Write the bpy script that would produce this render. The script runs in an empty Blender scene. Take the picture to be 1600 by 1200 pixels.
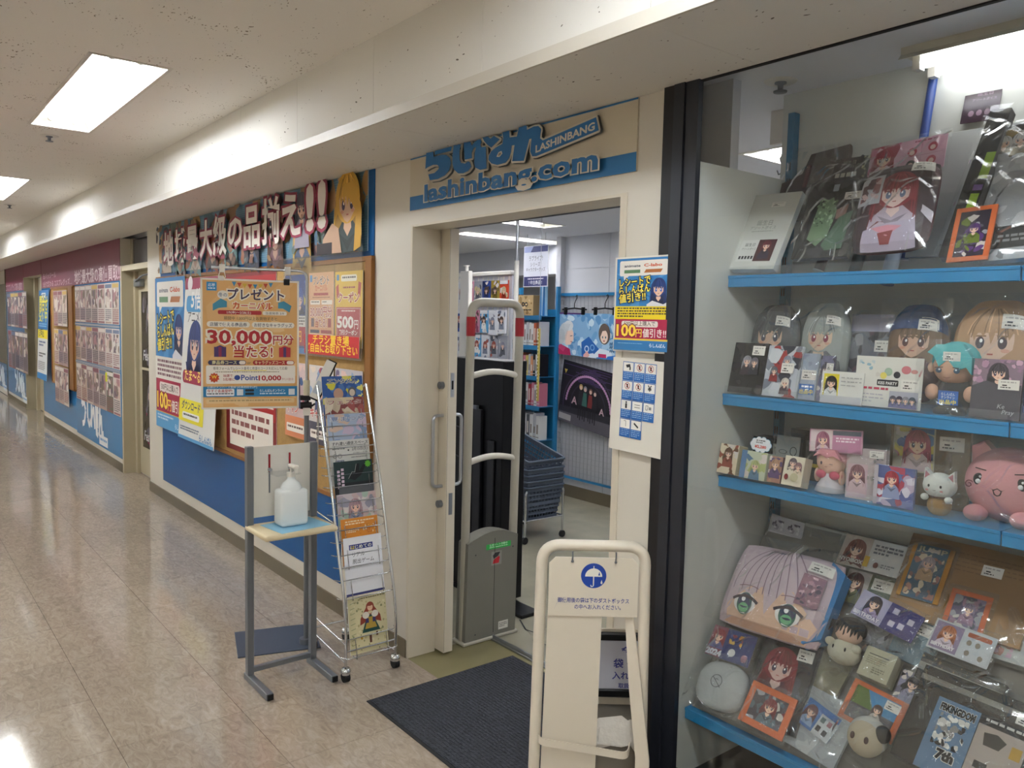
import bpy, bmesh, math, random
import numpy as np
from mathutils import Matrix, Vector

# ------------------------------------------------------------------ camera, world, exposure
sc = bpy.context.scene
COL = sc.collection
R = random.Random(11)
YAW, PITCH, ROLL = math.radians(141.252), math.radians(4.508), math.radians(1.306)
_f = Vector((math.cos(PITCH)*math.cos(YAW), math.cos(PITCH)*math.sin(YAW), -math.sin(PITCH)))
_r = _f.cross(Vector((0, 0, 1))).normalized()
_u = _r.cross(_f)
_c, _s = math.cos(ROLL), math.sin(ROLL)
_r2, _u2 = _c*_r + _s*_u, -_s*_r + _c*_u
cd = bpy.data.cameras.new('camera')
cd.sensor_width = 36.0
cd.lens = 1250.1/1600*36.0
cd.clip_start = 0.02
cam = bpy.data.objects.new('camera', cd)
COL.objects.link(cam)
cam.matrix_world = Matrix(((_r2.x, _u2.x, -_f.x, 0.0), (_r2.y, _u2.y, -_f.y, -1.872), (_r2.z, _u2.z, -_f.z, 1.55), (0, 0, 0, 1)))
sc.camera = cam
w = bpy.data.worlds.new('world')
sc.world = w
w.use_nodes = True
w.node_tree.nodes['Background'].inputs[0].default_value = (0.8, 0.85, 0.9, 1)
w.node_tree.nodes['Background'].inputs[1].default_value = 0.05
sc.view_settings.view_transform = 'Standard'
sc.view_settings.look = 'None'
sc.view_settings.gamma = 1.0
sc.view_settings.use_curve_mapping = False
sc.view_settings.exposure = 1.06
sc.cycles.max_bounces = 9
sc.cycles.diffuse_bounces = 6
sc.cycles.glossy_bounces = 3
sc.cycles.caustics_reflective = False
sc.cycles.caustics_refractive = False
sc.cycles.use_light_tree = False
sc.cycles.use_adaptive_sampling = True
sc.cycles.adaptive_threshold = 0.02
sc.cycles.transparent_max_bounces = 24
TUBE_CORRIDOR = 27.0     # radiance of the corridor's fluorescent tubes
TUBE_SHOP = 19.0         # radiance of the shop's tubes
TUBE_CASE = 3.6          # radiance of the showcase strip light

# ------------------------------------------------------------------ helpers
def lin(h):
    if not isinstance(h, str):
        return tuple(h)[:3]
    h = h.lstrip('#')
    if len(h) == 3:
        h = ''.join(c*2 for c in h)
    o = []
    for i in (0, 2, 4):
        c = int(h[i:i+2], 16)/255
        o.append(c/12.92 if c <= .04045 else ((c+.055)/1.055)**2.4)
    return tuple(o)

M = {}
def mat(name, col='#888', rough=.5, metal=0., var=None, bump=None, emit=None, coat=0., trans=0., spec=.5):
    """procedural principled material: var=(scale, amount) mottles the colour, bump=(scale, strength)"""
    m = bpy.data.materials.new(name)
    m.use_nodes = True
    nt = m.node_tree
    b = nt.nodes['Principled BSDF']
    c = lin(col)
    b.inputs['Base Color'].default_value = (*c, 1)
    b.inputs['Roughness'].default_value = rough
    b.inputs['Metallic'].default_value = metal
    b.inputs['Specular IOR Level'].default_value = spec
    if coat: b.inputs['Coat Weight'].default_value = coat
    if trans: b.inputs['Transmission Weight'].default_value = trans
    if emit:
        b.inputs['Emission Color'].default_value = (*lin(emit[0]), 1)
        b.inputs['Emission Strength'].default_value = emit[1]
    if var or bump:
        tc = nt.nodes.new('ShaderNodeTexCoord')
    if var:
        n = nt.nodes.new('ShaderNodeTexNoise')
        n.inputs['Scale'].default_value = var[0]
        n.inputs['Detail'].default_value = 5
        nt.links.new(tc.outputs['Object'], n.inputs['Vector'])
        mx = nt.nodes.new('ShaderNodeMix'); mx.data_type = 'RGBA'
        a = var[1]
        mx.inputs[6].default_value = (*[x*(1-a) for x in c], 1)
        mx.inputs[7].default_value = (*[min(1, x*(1+a)) for x in c], 1)
        nt.links.new(n.outputs[0], mx.inputs[0])
        nt.links.new(mx.outputs[2], b.inputs['Base Color'])
    if bump:
        n = nt.nodes.new('ShaderNodeTexNoise')
        n.inputs['Scale'].default_value = bump[0]
        n.inputs['Detail'].default_value = 4
        nt.links.new(tc.outputs['Object'], n.inputs['Vector'])
        bp = nt.nodes.new('ShaderNodeBump')
        bp.inputs['Strength'].default_value = bump[1]
        bp.inputs['Distance'].default_value = .01
        nt.links.new(n.outputs[0], bp.inputs['Height'])
        nt.links.new(bp.outputs[0], b.inputs['Normal'])
    M[name] = m
    return m

def cmat(col, rough=.5, metal=0.):
    k = f'paint_{col}_{rough}_{metal}'
    if k not in M:
        mat(k, col, rough, metal)
    return M[k]

class MB:
    """collects shapes, builds ONE mesh object"""
    def __init__(s):
        s.v, s.f, s.mi, s.sm = [], [], [], []
    def add(s, vs, fs, m=0, sm=False):
        o = len(s.v)
        s.v += [tuple(v) for v in vs]
        for f in fs:
            s.f.append([o+i for i in f]); s.mi.append(m); s.sm.append(sm)
        return s
    def box(s, x0, y0, z0, x1, y1, z1, m=0, bev=0., seg=2):
        x0, x1 = min(x0, x1), max(x0, x1); y0, y1 = min(y0, y1), max(y0, y1); z0, z1 = min(z0, z1), max(z0, z1)
        if bev > 0:
            bm = bmesh.new()
            bmesh.ops.create_cube(bm, size=1, matrix=Matrix.Translation(((x0+x1)/2, (y0+y1)/2, (z0+z1)/2)) @ Matrix.Diagonal((x1-x0, y1-y0, z1-z0, 1)))
            bmesh.ops.bevel(bm, geom=list(bm.edges), offset=bev, segments=seg, affect='EDGES', profile=.5)
            bm.verts.index_update()
            s.add([v.co for v in bm.verts], [[v.index for v in f.verts] for f in bm.faces], m, seg > 1)
            bm.free()
            return s
        vs = [(x, y, z) for z in (z0, z1) for y in (y0, y1) for x in (x0, x1)]
        return s.add(vs, [(0, 2, 3, 1), (4, 5, 7, 6), (0, 1, 5, 4), (2, 6, 7, 3), (0, 4, 6, 2), (1, 3, 7, 5)], m)
    def cyl(s, p0, p1, r, n=14, r2=None, m=0):
        p0, p1 = Vector(p0), Vector(p1)
        r2 = r if r2 is None else r2
        d = (p1-p0).normalized()
        a = d.orthogonal().normalized(); b = d.cross(a)
        vs = []
        for p, q in ((p0, r), (p1, r2)):
            vs += [p+q*(math.cos(2*math.pi*i/n)*a+math.sin(2*math.pi*i/n)*b) for i in range(n)]
        s.add(vs, [(i, (i+1) % n, n+(i+1) % n, n+i) for i in range(n)], m, True)
        s.add(vs, [list(range(n))[::-1], list(range(n, 2*n))], m)
        return s
    def tube(s, pts, r, n=8, m=0, closed=False):
        pts = [Vector(p) for p in pts]
        k = len(pts)
        T = []
        for i in range(k):
            if closed: t = pts[(i+1) % k]-pts[i-1]
            else: t = pts[min(i+1, k-1)]-pts[max(i-1, 0)]
            T.append(t.normalized())
        a = T[0].orthogonal().normalized()
        vs = []
        for i in range(k):
            a = (a-T[i]*a.dot(T[i]))
            a = a.normalized() if a.length > 1e-6 else T[i].orthogonal().normalized()
            b = T[i].cross(a)
            vs += [pts[i]+r*(math.cos(2*math.pi*j/n)*a+math.sin(2*math.pi*j/n)*b) for j in range(n)]
        fs = []
        for i in range(k if closed else k-1):
            i2 = (i+1) % k
            fs += [(i*n+j, i*n+(j+1) % n, i2*n+(j+1) % n, i2*n+j) for j in range(n)]
        s.add(vs, fs, m, True)
        if not closed:
            s.add(vs[:n]+vs[-n:], [list(range(n))[::-1], list(range(n, 2*n))], m)
        return s
    def lathe(s, prof, c=(0, 0, 0), n=24, m=0):
        vs = [(c[0]+r*math.cos(2*math.pi*i/n), c[1]+r*math.sin(2*math.pi*i/n), c[2]+z) for r, z in prof for i in range(n)]
        fs = [(k*n+i, k*n+(i+1) % n, (k+1)*n+(i+1) % n, (k+1)*n+i) for k in range(len(prof)-1) for i in range(n)]
        return s.add(vs, fs, m, True)
    def ball(s, c, rx, ry, rz, nu=18, nv=12, m=0, rot=None, p=1.0):
        vs, fs = [], []
        for j in range(nv+1):
            th = math.pi*j/nv
            for i in range(nu):
                ph = 2*math.pi*i/nu
                sp = lambda q: math.copysign(abs(q)**p, q)
                v = Vector((rx*sp(math.sin(th)*math.cos(ph)), ry*sp(math.sin(th)*math.sin(ph)), rz*sp(math.cos(th))))
                if rot: v = rot @ v
                vs.append(v+Vector(c))
        for j in range(nv):
            for i in range(nu):
                fs.append((j*nu+i, (j+1)*nu+i, (j+1)*nu+(i+1) % nu, j*nu+(i+1) % nu))
        return s.add(vs, fs, m, True)
    def prism(s, poly, a0, a1, plane='xz', m=0):
        """polygon in a plane, extruded along the remaining axis from a0 to a1"""
        P = {'xz': lambda p, a: (p[0], a, p[1]), 'xy': lambda p, a: (p[0], p[1], a), 'yz': lambda p, a: (a, p[0], p[1])}[plane]
        n = len(poly)
        vs = [P(p, a0) for p in poly]+[P(p, a1) for p in poly]
        return s.add(vs, [list(range(n)), list(range(n, 2*n))[::-1]]+[(i, n+i, n+(i+1) % n, (i+1) % n) for i in range(n)], m)
    def xform(s, mt):
        s.v = [tuple(mt @ Vector(v)) for v in s.v]
        return s
    def mesh(s, name, mats):
        me = bpy.data.meshes.new(name)
        me.from_pydata(s.v, [], s.f)
        for q in (mats if isinstance(mats, (list, tuple)) else [mats]):
            me.materials.append(q)
        me.polygons.foreach_set('material_index', s.mi)
        me.polygons.foreach_set('use_smooth', s.sm)
        me.update()
        bm = bmesh.new(); bm.from_mesh(me)
        bmesh.ops.recalc_face_normals(bm, faces=bm.faces)
        bm.to_mesh(me); bm.free()
        return me
    def build(s, name, mats, parent=None, loc=(0, 0, 0)):
        return link(name, s.mesh(name, mats), parent, loc)

def link(name, me, parent=None, loc=(0, 0, 0)):
    o = bpy.data.objects.new(name, me)
    COL.objects.link(o)
    o.location = loc
    if parent: o.parent = parent
    return o
def tag(o, label, cat, group=None):
    o['label'] = label; o['category'] = cat
    if group: o['group'] = group
    return o
def thing(name, label, cat, loc=(0, 0, 0), rotz=0., group=None):
    o = link(name, None, None, loc)
    o.empty_display_size = .05
    o.rotation_euler = (0, 0, rotz)
    return tag(o, label, cat, group)
def struct(o):
    o['kind'] = 'structure'
    return o
def dup(o, parent=None, loc=None, rot=None):
    c = o.copy(); COL.objects.link(c)
    if parent: c.parent = parent
    if loc is not None: c.location = loc
    if rot is not None: c.rotation_euler = rot
    for ch in o.children:
        dup(ch, c)
    return c
def fillet(pts, r, n=5):
    """round the inner corners of a polyline"""
    pts = [Vector(p) for p in pts]
    out = [pts[0]]
    for i in range(1, len(pts)-1):
        p, a, b = pts[i], pts[i-1], pts[i+1]
        da, db = (a-p), (b-p)
        q = min(r, da.length*.49, db.length*.49)
        a1, b1 = p+da.normalized()*q, p+db.normalized()*q
        for k in range(n+1):
            t = k/n
            out.append((1-t)**2*a1+2*t*(1-t)*p+t*t*b1)
    out.append(pts[-1])
    return out
ORD = ['first', 'second', 'third', 'fourth', 'fifth', 'sixth', 'seventh', 'eighth', 'ninth', 'tenth', 'eleventh', 'twelfth', 'thirteenth', 'fourteenth', 'fifteenth', 'sixteenth', 'seventeenth', 'eighteenth', 'nineteenth', 'twentieth']

# ------------------------------------------------------------------ flat print: lettering and pictures as thin coloured ink shapes
_tc = bpy.data.curves.new('lettering', 'FONT')
_to = bpy.data.objects.new('lettering', _tc)
_cache = {}
def glyphs(s, bold, res=2, space=1.0):
    k = (s, round(bold, 3), res, space)
    if k not in _cache:
        _tc.body = s; _tc.offset = bold; _tc.resolution_u = res; _tc.fill_mode = 'FRONT'; _tc.space_character = space
        me = bpy.data.meshes.new_from_object(_to)
        v = np.array([q.co[:2] for q in me.vertices]) if len(me.vertices) else np.zeros((1, 2))
        f = [list(p.vertices) for p in me.polygons]
        bpy.data.meshes.remove(me)
        _cache[k] = (v, f)
    return _cache[k]

LAY = 4.5e-5
class Cv:
    """a print, 100 units wide; x to the right, y down from the top"""
    def __init__(s, w, h):
        s.w, s.h = w, h
        s.H = 100*h/w
        s.v, s.f, s.c, s.k = [], [], [], 0
    def _add(s, pts, faces, col):
        o = len(s.v)
        s.k += 1
        u = s.w/100
        s.v += [((p[0]-50)*u, -s.k*LAY, (s.H/2-p[1])*u) for p in pts]
        c = (*lin(col), 1)
        for f in faces:
            s.f.append([o+i for i in f]); s.c.append(c)
        return s
    def poly(s, pts, col): return s._add(pts, [list(range(len(pts)))], col)
    def rect(s, x0, y0, x1, y1, col): return s.poly([(x0, y0), (x0, y1), (x1, y1), (x1, y0)], col)
    def bg(s, col): return s.rect(0, 0, 100, s.H, col)
    def rrect(s, x0, y0, x1, y1, r, col):
        p = []
        for cx, cy, a0 in ((x0+r, y0+r, 180), (x1-r, y0+r, 270), (x1-r, y1-r, 0), (x0+r, y1-r, 90)):
            p += [(cx+r*math.cos(math.radians(a0+15*i)), cy+r*math.sin(math.radians(a0+15*i))) for i in range(7)]
        return s.poly(p, col)
    def ell(s, cx, cy, rx, ry, col, rot=0., n=22):
        c, q = math.cos(math.radians(rot)), math.sin(math.radians(rot))
        P = []
        for i in range(n):
            a = 2*math.pi*i/n
            x, y = rx*math.cos(a), ry*math.sin(a)
            P.append((cx+c*x-q*y, cy+q*x+c*y))
        return s.poly(P, col)
    def ring(s, cx, cy, r0, r1, col, n=28, ky=1.):
        P = [(cx+r*math.cos(2*math.pi*i/n), cy+ky*r*math.sin(2*math.pi*i/n)) for r in (r0, r1) for i in range(n)]
        return s._add(P, [(i, (i+1) % n, n+(i+1) % n, n+i) for i in range(n)], col)
    def line(s, pts, wd, col):
        for a, b in zip(pts, pts[1:]):
            dx, dy = b[0]-a[0], b[1]-a[1]
            l = math.hypot(dx, dy) or 1
            nx, ny = -dy/l*wd/2, dx/l*wd/2
            s.poly([(a[0]+nx, a[1]+ny), (b[0]+nx, b[1]+ny), (b[0]-nx, b[1]-ny), (a[0]-nx, a[1]-ny)], col)
        return s
    def curve(s, a, b, c, wd, col, n=7):
        return s.line([((1-t)**2*a[0]+2*t*(1-t)*b[0]+t*t*c[0], (1-t)**2*a[1]+2*t*(1-t)*b[1]+t*t*c[1]) for t in [i/n for i in range(n+1)]], wd, col)
    def text(s, t, x, y, size, col, al='l', bold=0., wd=None, out=None, rot=0., slant=0., res=2):
        """baseline at y; size = em height; wd = squeeze or stretch to this width; out=(colour, extra boldness)"""
        if any(ord(q) > 0x2000 for q in t): bold *= .6
        jobs = ([(out[0], bold+out[1])] if out else [])+[(col, bold)]
        v0, _ = glyphs(t, 0., res)
        x0, x1 = v0[:, 0].min(), v0[:, 0].max()
        kx = size if wd is None else wd/max(1e-6, x1-x0)
        W = (x1-x0)*kx
        ox = x-(0 if al == 'l' else W/2 if al == 'c' else W)
        c, q = math.cos(math.radians(rot)), math.sin(math.radians(rot))
        for cc, bb in jobs:
            v, f = glyphs(t, bb, res)
            px = (v[:, 0]-x0)*kx+ox-x
            py = -v[:, 1]*size
            px = px-slant*py
            P = np.stack([x+c*px-q*py, y+q*px+c*py], 1)
            s._add(P.tolist(), f, cc)
        return s
    def lines(s, x0, y0, x1, y1, n, col, fill=.55, seed=1):
        """rows of small print too small to read"""
        r = random.Random(seed*977+n)
        h = (y1-y0)/n
        pts, fs = [], []
        for i in range(n):
            y = y0+i*h; x = x0
            end = x1 if i < n-1 else x0+(x1-x0)*r.uniform(.5, 1)
            while x < end:
                wv = min(h*r.uniform(.5, 1.6), end-x)
                o = len(pts)
                pts += [(x, y), (x, y+h*fill), (x+wv, y+h*fill), (x+wv, y)]
                fs.append((o, o+1, o+2, o+3))
                x += wv+h*r.uniform(.15, .5)
        if fs: s._add(pts, fs, col)
        return s
    def cloudy(s, x0, y0, x1, y1, cols, n, seed, kmin=.04, kmax=.16):
        """loose colour patches clipped into a box (paint-like picture ground)"""
        r = random.Random(seed)
        d = min(x1-x0, y1-y0)
        for _ in range(n):
            a, b = d*r.uniform(kmin, kmax), d*r.uniform(kmin, kmax)
            cx, cy, ro = r.uniform(x0, x1), r.uniform(y0, y1), r.uniform(0, 180)
            c, q = math.cos(math.radians(ro)), math.sin(math.radians(ro))
            P = []
            for i in range(10):
                t = 2*math.pi*i/10
                j = r.uniform(.7, 1.25)
                X, Y = a*j*math.cos(t), b*j*math.sin(t)
                P.append((min(x1, max(x0, cx+c*X-q*Y)), min(y1, max(y0, cy+q*X+c*Y))))
            s.poly(P, r.choice(cols))
        return s
    def figure(s, cx, cy, r, hair, cloth, skin='#e9c3ab', eye='#40304a', seed=1, body=True, long=True, H=None):
        """a generic drawn figure: hair mass, face, fringe, shoulders"""
        q = random.Random(seed)
        H = H or s.H
        dk = tuple(x*.55 for x in lin(hair))
        if long:
            s.poly([(cx-r*1.25, cy-r*.3), (cx-r*1.5, cy+r*2.4), (cx-r*.7, cy+r*1.9), (cx+r*.6, cy+r*2.2), (cx+r*1.45, cy+r*2.5), (cx+r*1.25, cy-r*.3)], dk)
        if body:
            b = min(H, cy+r*3.6)
            s.poly([(cx-r*.35, cy+r*.8), (cx-r*1.35, cy+r*1.7), (cx-r*1.6, b), (cx+r*1.6, b), (cx+r*1.35, cy+r*1.7), (cx+r*.35, cy+r*.8)], cloth)
            s.poly([(cx-r*.3, cy+r*.7), (cx-r*.4, cy+r*1.3), (cx, cy+r*1.7), (cx+r*.4, cy+r*1.3), (cx+r*.3, cy+r*.7)], skin)
            s.poly([(cx-r*.9, cy+r*1.5), (cx, cy+r*2.4), (cx+r*.9, cy+r*1.5), (cx, cy+r*1.9)], tuple(x*.5 for x in lin(cloth)))
        s.ell(cx, cy-r*.15, r*1.25, r*1.25, hair)
        s.poly([(cx-r*.85, cy-r*.2), (cx-r*.8, cy+r*.45), (cx-r*.3, cy+r*.92), (cx, cy+r*1.05), (cx+r*.3, cy+r*.92), (cx+r*.8, cy+r*.45), (cx+r*.85, cy-r*.2)], skin)
        for sx in (-1, 1):
            s.ell(cx+sx*r*.42, cy+r*.2, r*.17, r*.25, eye)
            s.ell(cx+sx*r*.38, cy+r*.12, r*.06, r*.08, '#fff')
            s.rect(cx+sx*r*.42-r*.22, cy-r*.1, cx+sx*r*.42+r*.22, cy-r*.04, dk)
        s.rect(cx-r*.1, cy+r*.64, cx+r*.12, cy+r*.7, '#a8504c')
        for sx in (-1, 1): s.ell(cx+sx*r*.55, cy+r*.52, r*.16, r*.08, tuple(a*b for a, b in zip(lin(skin), (.95, .72, .68))))
        n = 6
        P = [(cx-r*1.15, cy+r*.7), (cx-r*1.2, cy-r*.5), (cx-r*.6, cy-r*1.2), (cx+r*.5, cy-r*1.22), (cx+r*1.2, cy-r*.5), (cx+r*1.15, cy+r*.7)]
        e = []
        for i in range(n*2+1):
            x = cx+r*(.98-1.96*i/(n*2))
            e.append((x, cy+r*(-.32 if i % 2 else q.uniform(-.05, .32))))
        s.poly(P[1:5]+e, hair)
        for sx in (-1, 1):
            s.poly([(cx+sx*r*1.2, cy-r*.4), (cx+sx*r*1.28, cy+r*.9), (cx+sx*r*.85, cy+r*.35), (cx+sx*r*.8, cy-r*.5)], hair)
            s.line([(cx+sx*r*.5, cy-r*1.05), (cx+sx*r*.75, cy-r*.3)], r*.06, dk)
        lt = tuple(min(1, x*1.5+.02) for x in lin(hair))
        for i in range(9):
            a = cx+r*q.uniform(-1.0, 1.0)
            s.curve((cx+(a-cx)*.35, cy-r*1.2), (a, cy-r*.8), (a*1.0+(a-cx)*.12, cy-r*q.uniform(-.1, .35)), r*.05, dk if i % 3 else lt, 3)
        if long:
            for i in range(6):
                sx = -1 if i % 2 else 1
                x = cx+sx*r*q.uniform(1.0, 1.35)
                s.line([(x, cy+r*.2), (x+sx*r*.1, cy+r*q.uniform(1.2, 2.2))], r*.07, hair)
        return s
    def split(s, n):
        """cut the ink shapes along a grid so that they can follow a curved surface"""
        nv, nf, nc = [], [], []
        def clip(P, ax, lim, sg):
            o = []
            for i in range(len(P)):
                a, b = P[i-1], P[i]
                da, db = (a[ax]-lim)*sg, (b[ax]-lim)*sg
                if (da >= 0) != (db >= 0):
                    t = da/(da-db); o.append(tuple(a[k]+(b[k]-a[k])*t for k in range(3)))
                if db >= 0: o.append(b)
            return o
        for f, c in zip(s.f, s.c):
            todo = [[s.v[i] for i in f]]
            for ax, size in ((0, s.w), (2, s.h)):
                out = []
                for P in todo:
                    lo, hi = min(p[ax] for p in P), max(p[ax] for p in P)
                    st = size/n
                    k0, k1 = math.floor((lo+size/2)/st+1e-6), math.ceil((hi+size/2)/st-1e-6)
                    if k1-k0 <= 1: out.append(P); continue
                    for k in range(k0, k1):
                        Q = clip(clip(P, ax, -size/2+k*st, 1), ax, -size/2+(k+1)*st, -1)
                        if len(Q) > 2: out.append(Q)
                todo = out
            for P in todo:
                o = len(nv); nv += P; nf.append(list(range(o, o+len(P)))); nc.append(c)
        s.v, s.f, s.c = nv, nf, nc
        return s
    def mesh(s, name, m):
        me = bpy.data.meshes.new(name)
        me.from_pydata(s.v, [], s.f)
        at = me.attributes.new('ink', 'FLOAT_COLOR', 'FACE')
        at.data.foreach_set('color', np.array(s.c, dtype=np.float32).ravel())
        me.materials.append(m)
        me.update()
        return me
    def build(s, parent, y=0., name='print', m=None, loc=None):
        return link(name, s.mesh(name, m or M['ink']), parent, loc or (0, y, 0))

def ink(name, rough):
    m = bpy.data.materials.new(name); m.use_nodes = True
    nt = m.node_tree; b = nt.nodes['Principled BSDF']
    a = nt.nodes.new('ShaderNodeAttribute'); a.attribute_name = 'ink'
    nt.links.new(a.outputs['Color'], b.inputs['Base Color'])
    b.inputs['Roughness'].default_value = rough
    M[name] = m
ink('ink', .5); ink('ink_gloss', .18)

# ------------------------------------------------------------------ materials
def board_material(name, col, fleck, scale, thr, bumpy):
    """fissured mineral board: small dark elongated pits"""
    m = mat(name, col, .85, spec=.2)
    nt = m.node_tree; b = nt.nodes['Principled BSDF']
    tc = nt.nodes.new('ShaderNodeTexCoord')
    wn = nt.nodes.new('ShaderNodeTexNoise'); wn.inputs['Scale'].default_value = 14
    nt.links.new(tc.outputs['Object'], wn.inputs['Vector'])
    ad = nt.nodes.new('ShaderNodeMix'); ad.data_type = 'VECTOR'; ad.inputs[0].default_value = .06
    nt.links.new(tc.outputs['Object'], ad.inputs[4]); nt.links.new(wn.outputs[1], ad.inputs[5])
    mp = nt.nodes.new('ShaderNodeMapping'); mp.inputs['Scale'].default_value = (1., 2.6, 2.6); mp.inputs['Rotation'].default_value = (0, .25, .35)
    nt.links.new(ad.outputs[1], mp.inputs['Vector'])
    vo = nt.nodes.new('ShaderNodeTexVoronoi'); vo.inputs['Scale'].default_value = scale
    nt.links.new(mp.outputs[0], vo.inputs['Vector'])
    n2 = nt.nodes.new('ShaderNodeTexNoise'); n2.inputs['Scale'].default_value = 7; n2.inputs['Detail'].default_value = 3
    nt.links.new(tc.outputs['Object'], n2.inputs['Vector'])
    mr = nt.nodes.new('ShaderNodeMapRange'); mr.inputs[1].default_value = .42; mr.inputs[2].default_value = .68; mr.inputs[3].default_value = 0.; mr.inputs[4].default_value = thr
    nt.links.new(n2.outputs[0], mr.inputs[0])
    lt = nt.nodes.new('ShaderNodeMath'); lt.operation = 'LESS_THAN'
    nt.links.new(vo.outputs['Distance'], lt.inputs[0]); nt.links.new(mr.outputs[0], lt.inputs[1])
    mx = nt.nodes.new('ShaderNodeMix'); mx.data_type = 'RGBA'
    mx.inputs[6].default_value = (*lin(col), 1); mx.inputs[7].default_value = (*lin(fleck), 1)
    nt.links.new(lt.outputs[0], mx.inputs[0]); nt.links.new(mx.outputs[2], b.inputs['Base Color'])
    bp = nt.nodes.new('ShaderNodeBump'); bp.inputs['Strength'].default_value = bumpy; bp.inputs['Distance'].default_value = .004; bp.invert = True
    nt.links.new(lt.outputs[0], bp.inputs['Height']); nt.links.new(bp.outputs[0], b.inputs['Normal'])
board_material('ceiling_board', '#edeae4', '#958c7f', 34, .27, .7)
board_material('beam_board', '#e2dfd8', '#6f685e', 22, .17, .6)

def vinyl_tile():
    m = mat('floor_vinyl', '#b09a82', .22, spec=.5)
    nt = m.node_tree; b = nt.nodes['Principled BSDF']
    ge = nt.nodes.new('ShaderNodeNewGeometry')
    oi = nt.nodes.new('ShaderNodeObjectInfo')
    mp = nt.nodes.new('ShaderNodeMapping'); mp.inputs['Scale'].default_value = (6., 14., 1.); mp.inputs['Rotation'].default_value = (0, 0, .5)
    nt.links.new(ge.outputs['Position'], mp.inputs['Vector'])
    n1 = nt.nodes.new('ShaderNodeTexNoise'); n1.inputs['Scale'].default_value = 2.2; n1.inputs['Detail'].default_value = 8; n1.inputs['Roughness'].default_value = .68; n1.inputs['Distortion'].default_value = 1.6
    nt.links.new(mp.outputs[0], n1.inputs['Vector'])
    cr = nt.nodes.new('ShaderNodeValToRGB')
    e = cr.color_ramp.elements
    e[0].position = .3; e[0].color = (*lin('#8b7f72'), 1)
    e[1].position = .72; e[1].color = (*lin('#afa396'), 1)
    k = e.new(.5); k.color = (*lin('#9f9182'), 1)
    nt.links.new(n1.outputs[0], cr.inputs[0])
    hs = nt.nodes.new('ShaderNodeHueSaturation')
    mr = nt.nodes.new('ShaderNodeMapRange'); mr.inputs[3].default_value = .96; mr.inputs[4].default_value = 1.05
    nt.links.new(oi.outputs['Random'], mr.inputs[0]); nt.links.new(mr.outputs[0], hs.inputs['Value'])
    nt.links.new(cr.outputs[0], hs.inputs['Color']); nt.links.new(hs.outputs[0], b.inputs['Base Color'])
    n2 = nt.nodes.new('ShaderNodeTexNoise'); n2.inputs['Scale'].default_value = 2.5; n2.inputs['Detail'].default_value = 3
    nt.links.new(ge.outputs['Position'], n2.inputs['Vector'])
    m2 = nt.nodes.new('ShaderNodeMapRange'); m2.inputs[3].default_value = .05; m2.inputs[4].default_value = .13
    nt.links.new(n2.outputs[0], m2.inputs[0]); nt.links.new(m2.outputs[0], b.inputs['Roughness'])
    n3 = nt.nodes.new('ShaderNodeTexNoise'); n3.inputs['Scale'].default_value = 9; n3.inputs['Detail'].default_value = 2
    nt.links.new(ge.outputs['Position'], n3.inputs['Vector'])
    bp = nt.nodes.new('ShaderNodeBump'); bp.inputs['Strength'].default_value = .05; bp.inputs['Distance'].default_value = .004
    nt.links.new(n3.outputs[0], bp.inputs['Height']); nt.links.new(bp.outputs[0], b.inputs['Normal'])
vinyl_tile()

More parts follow.
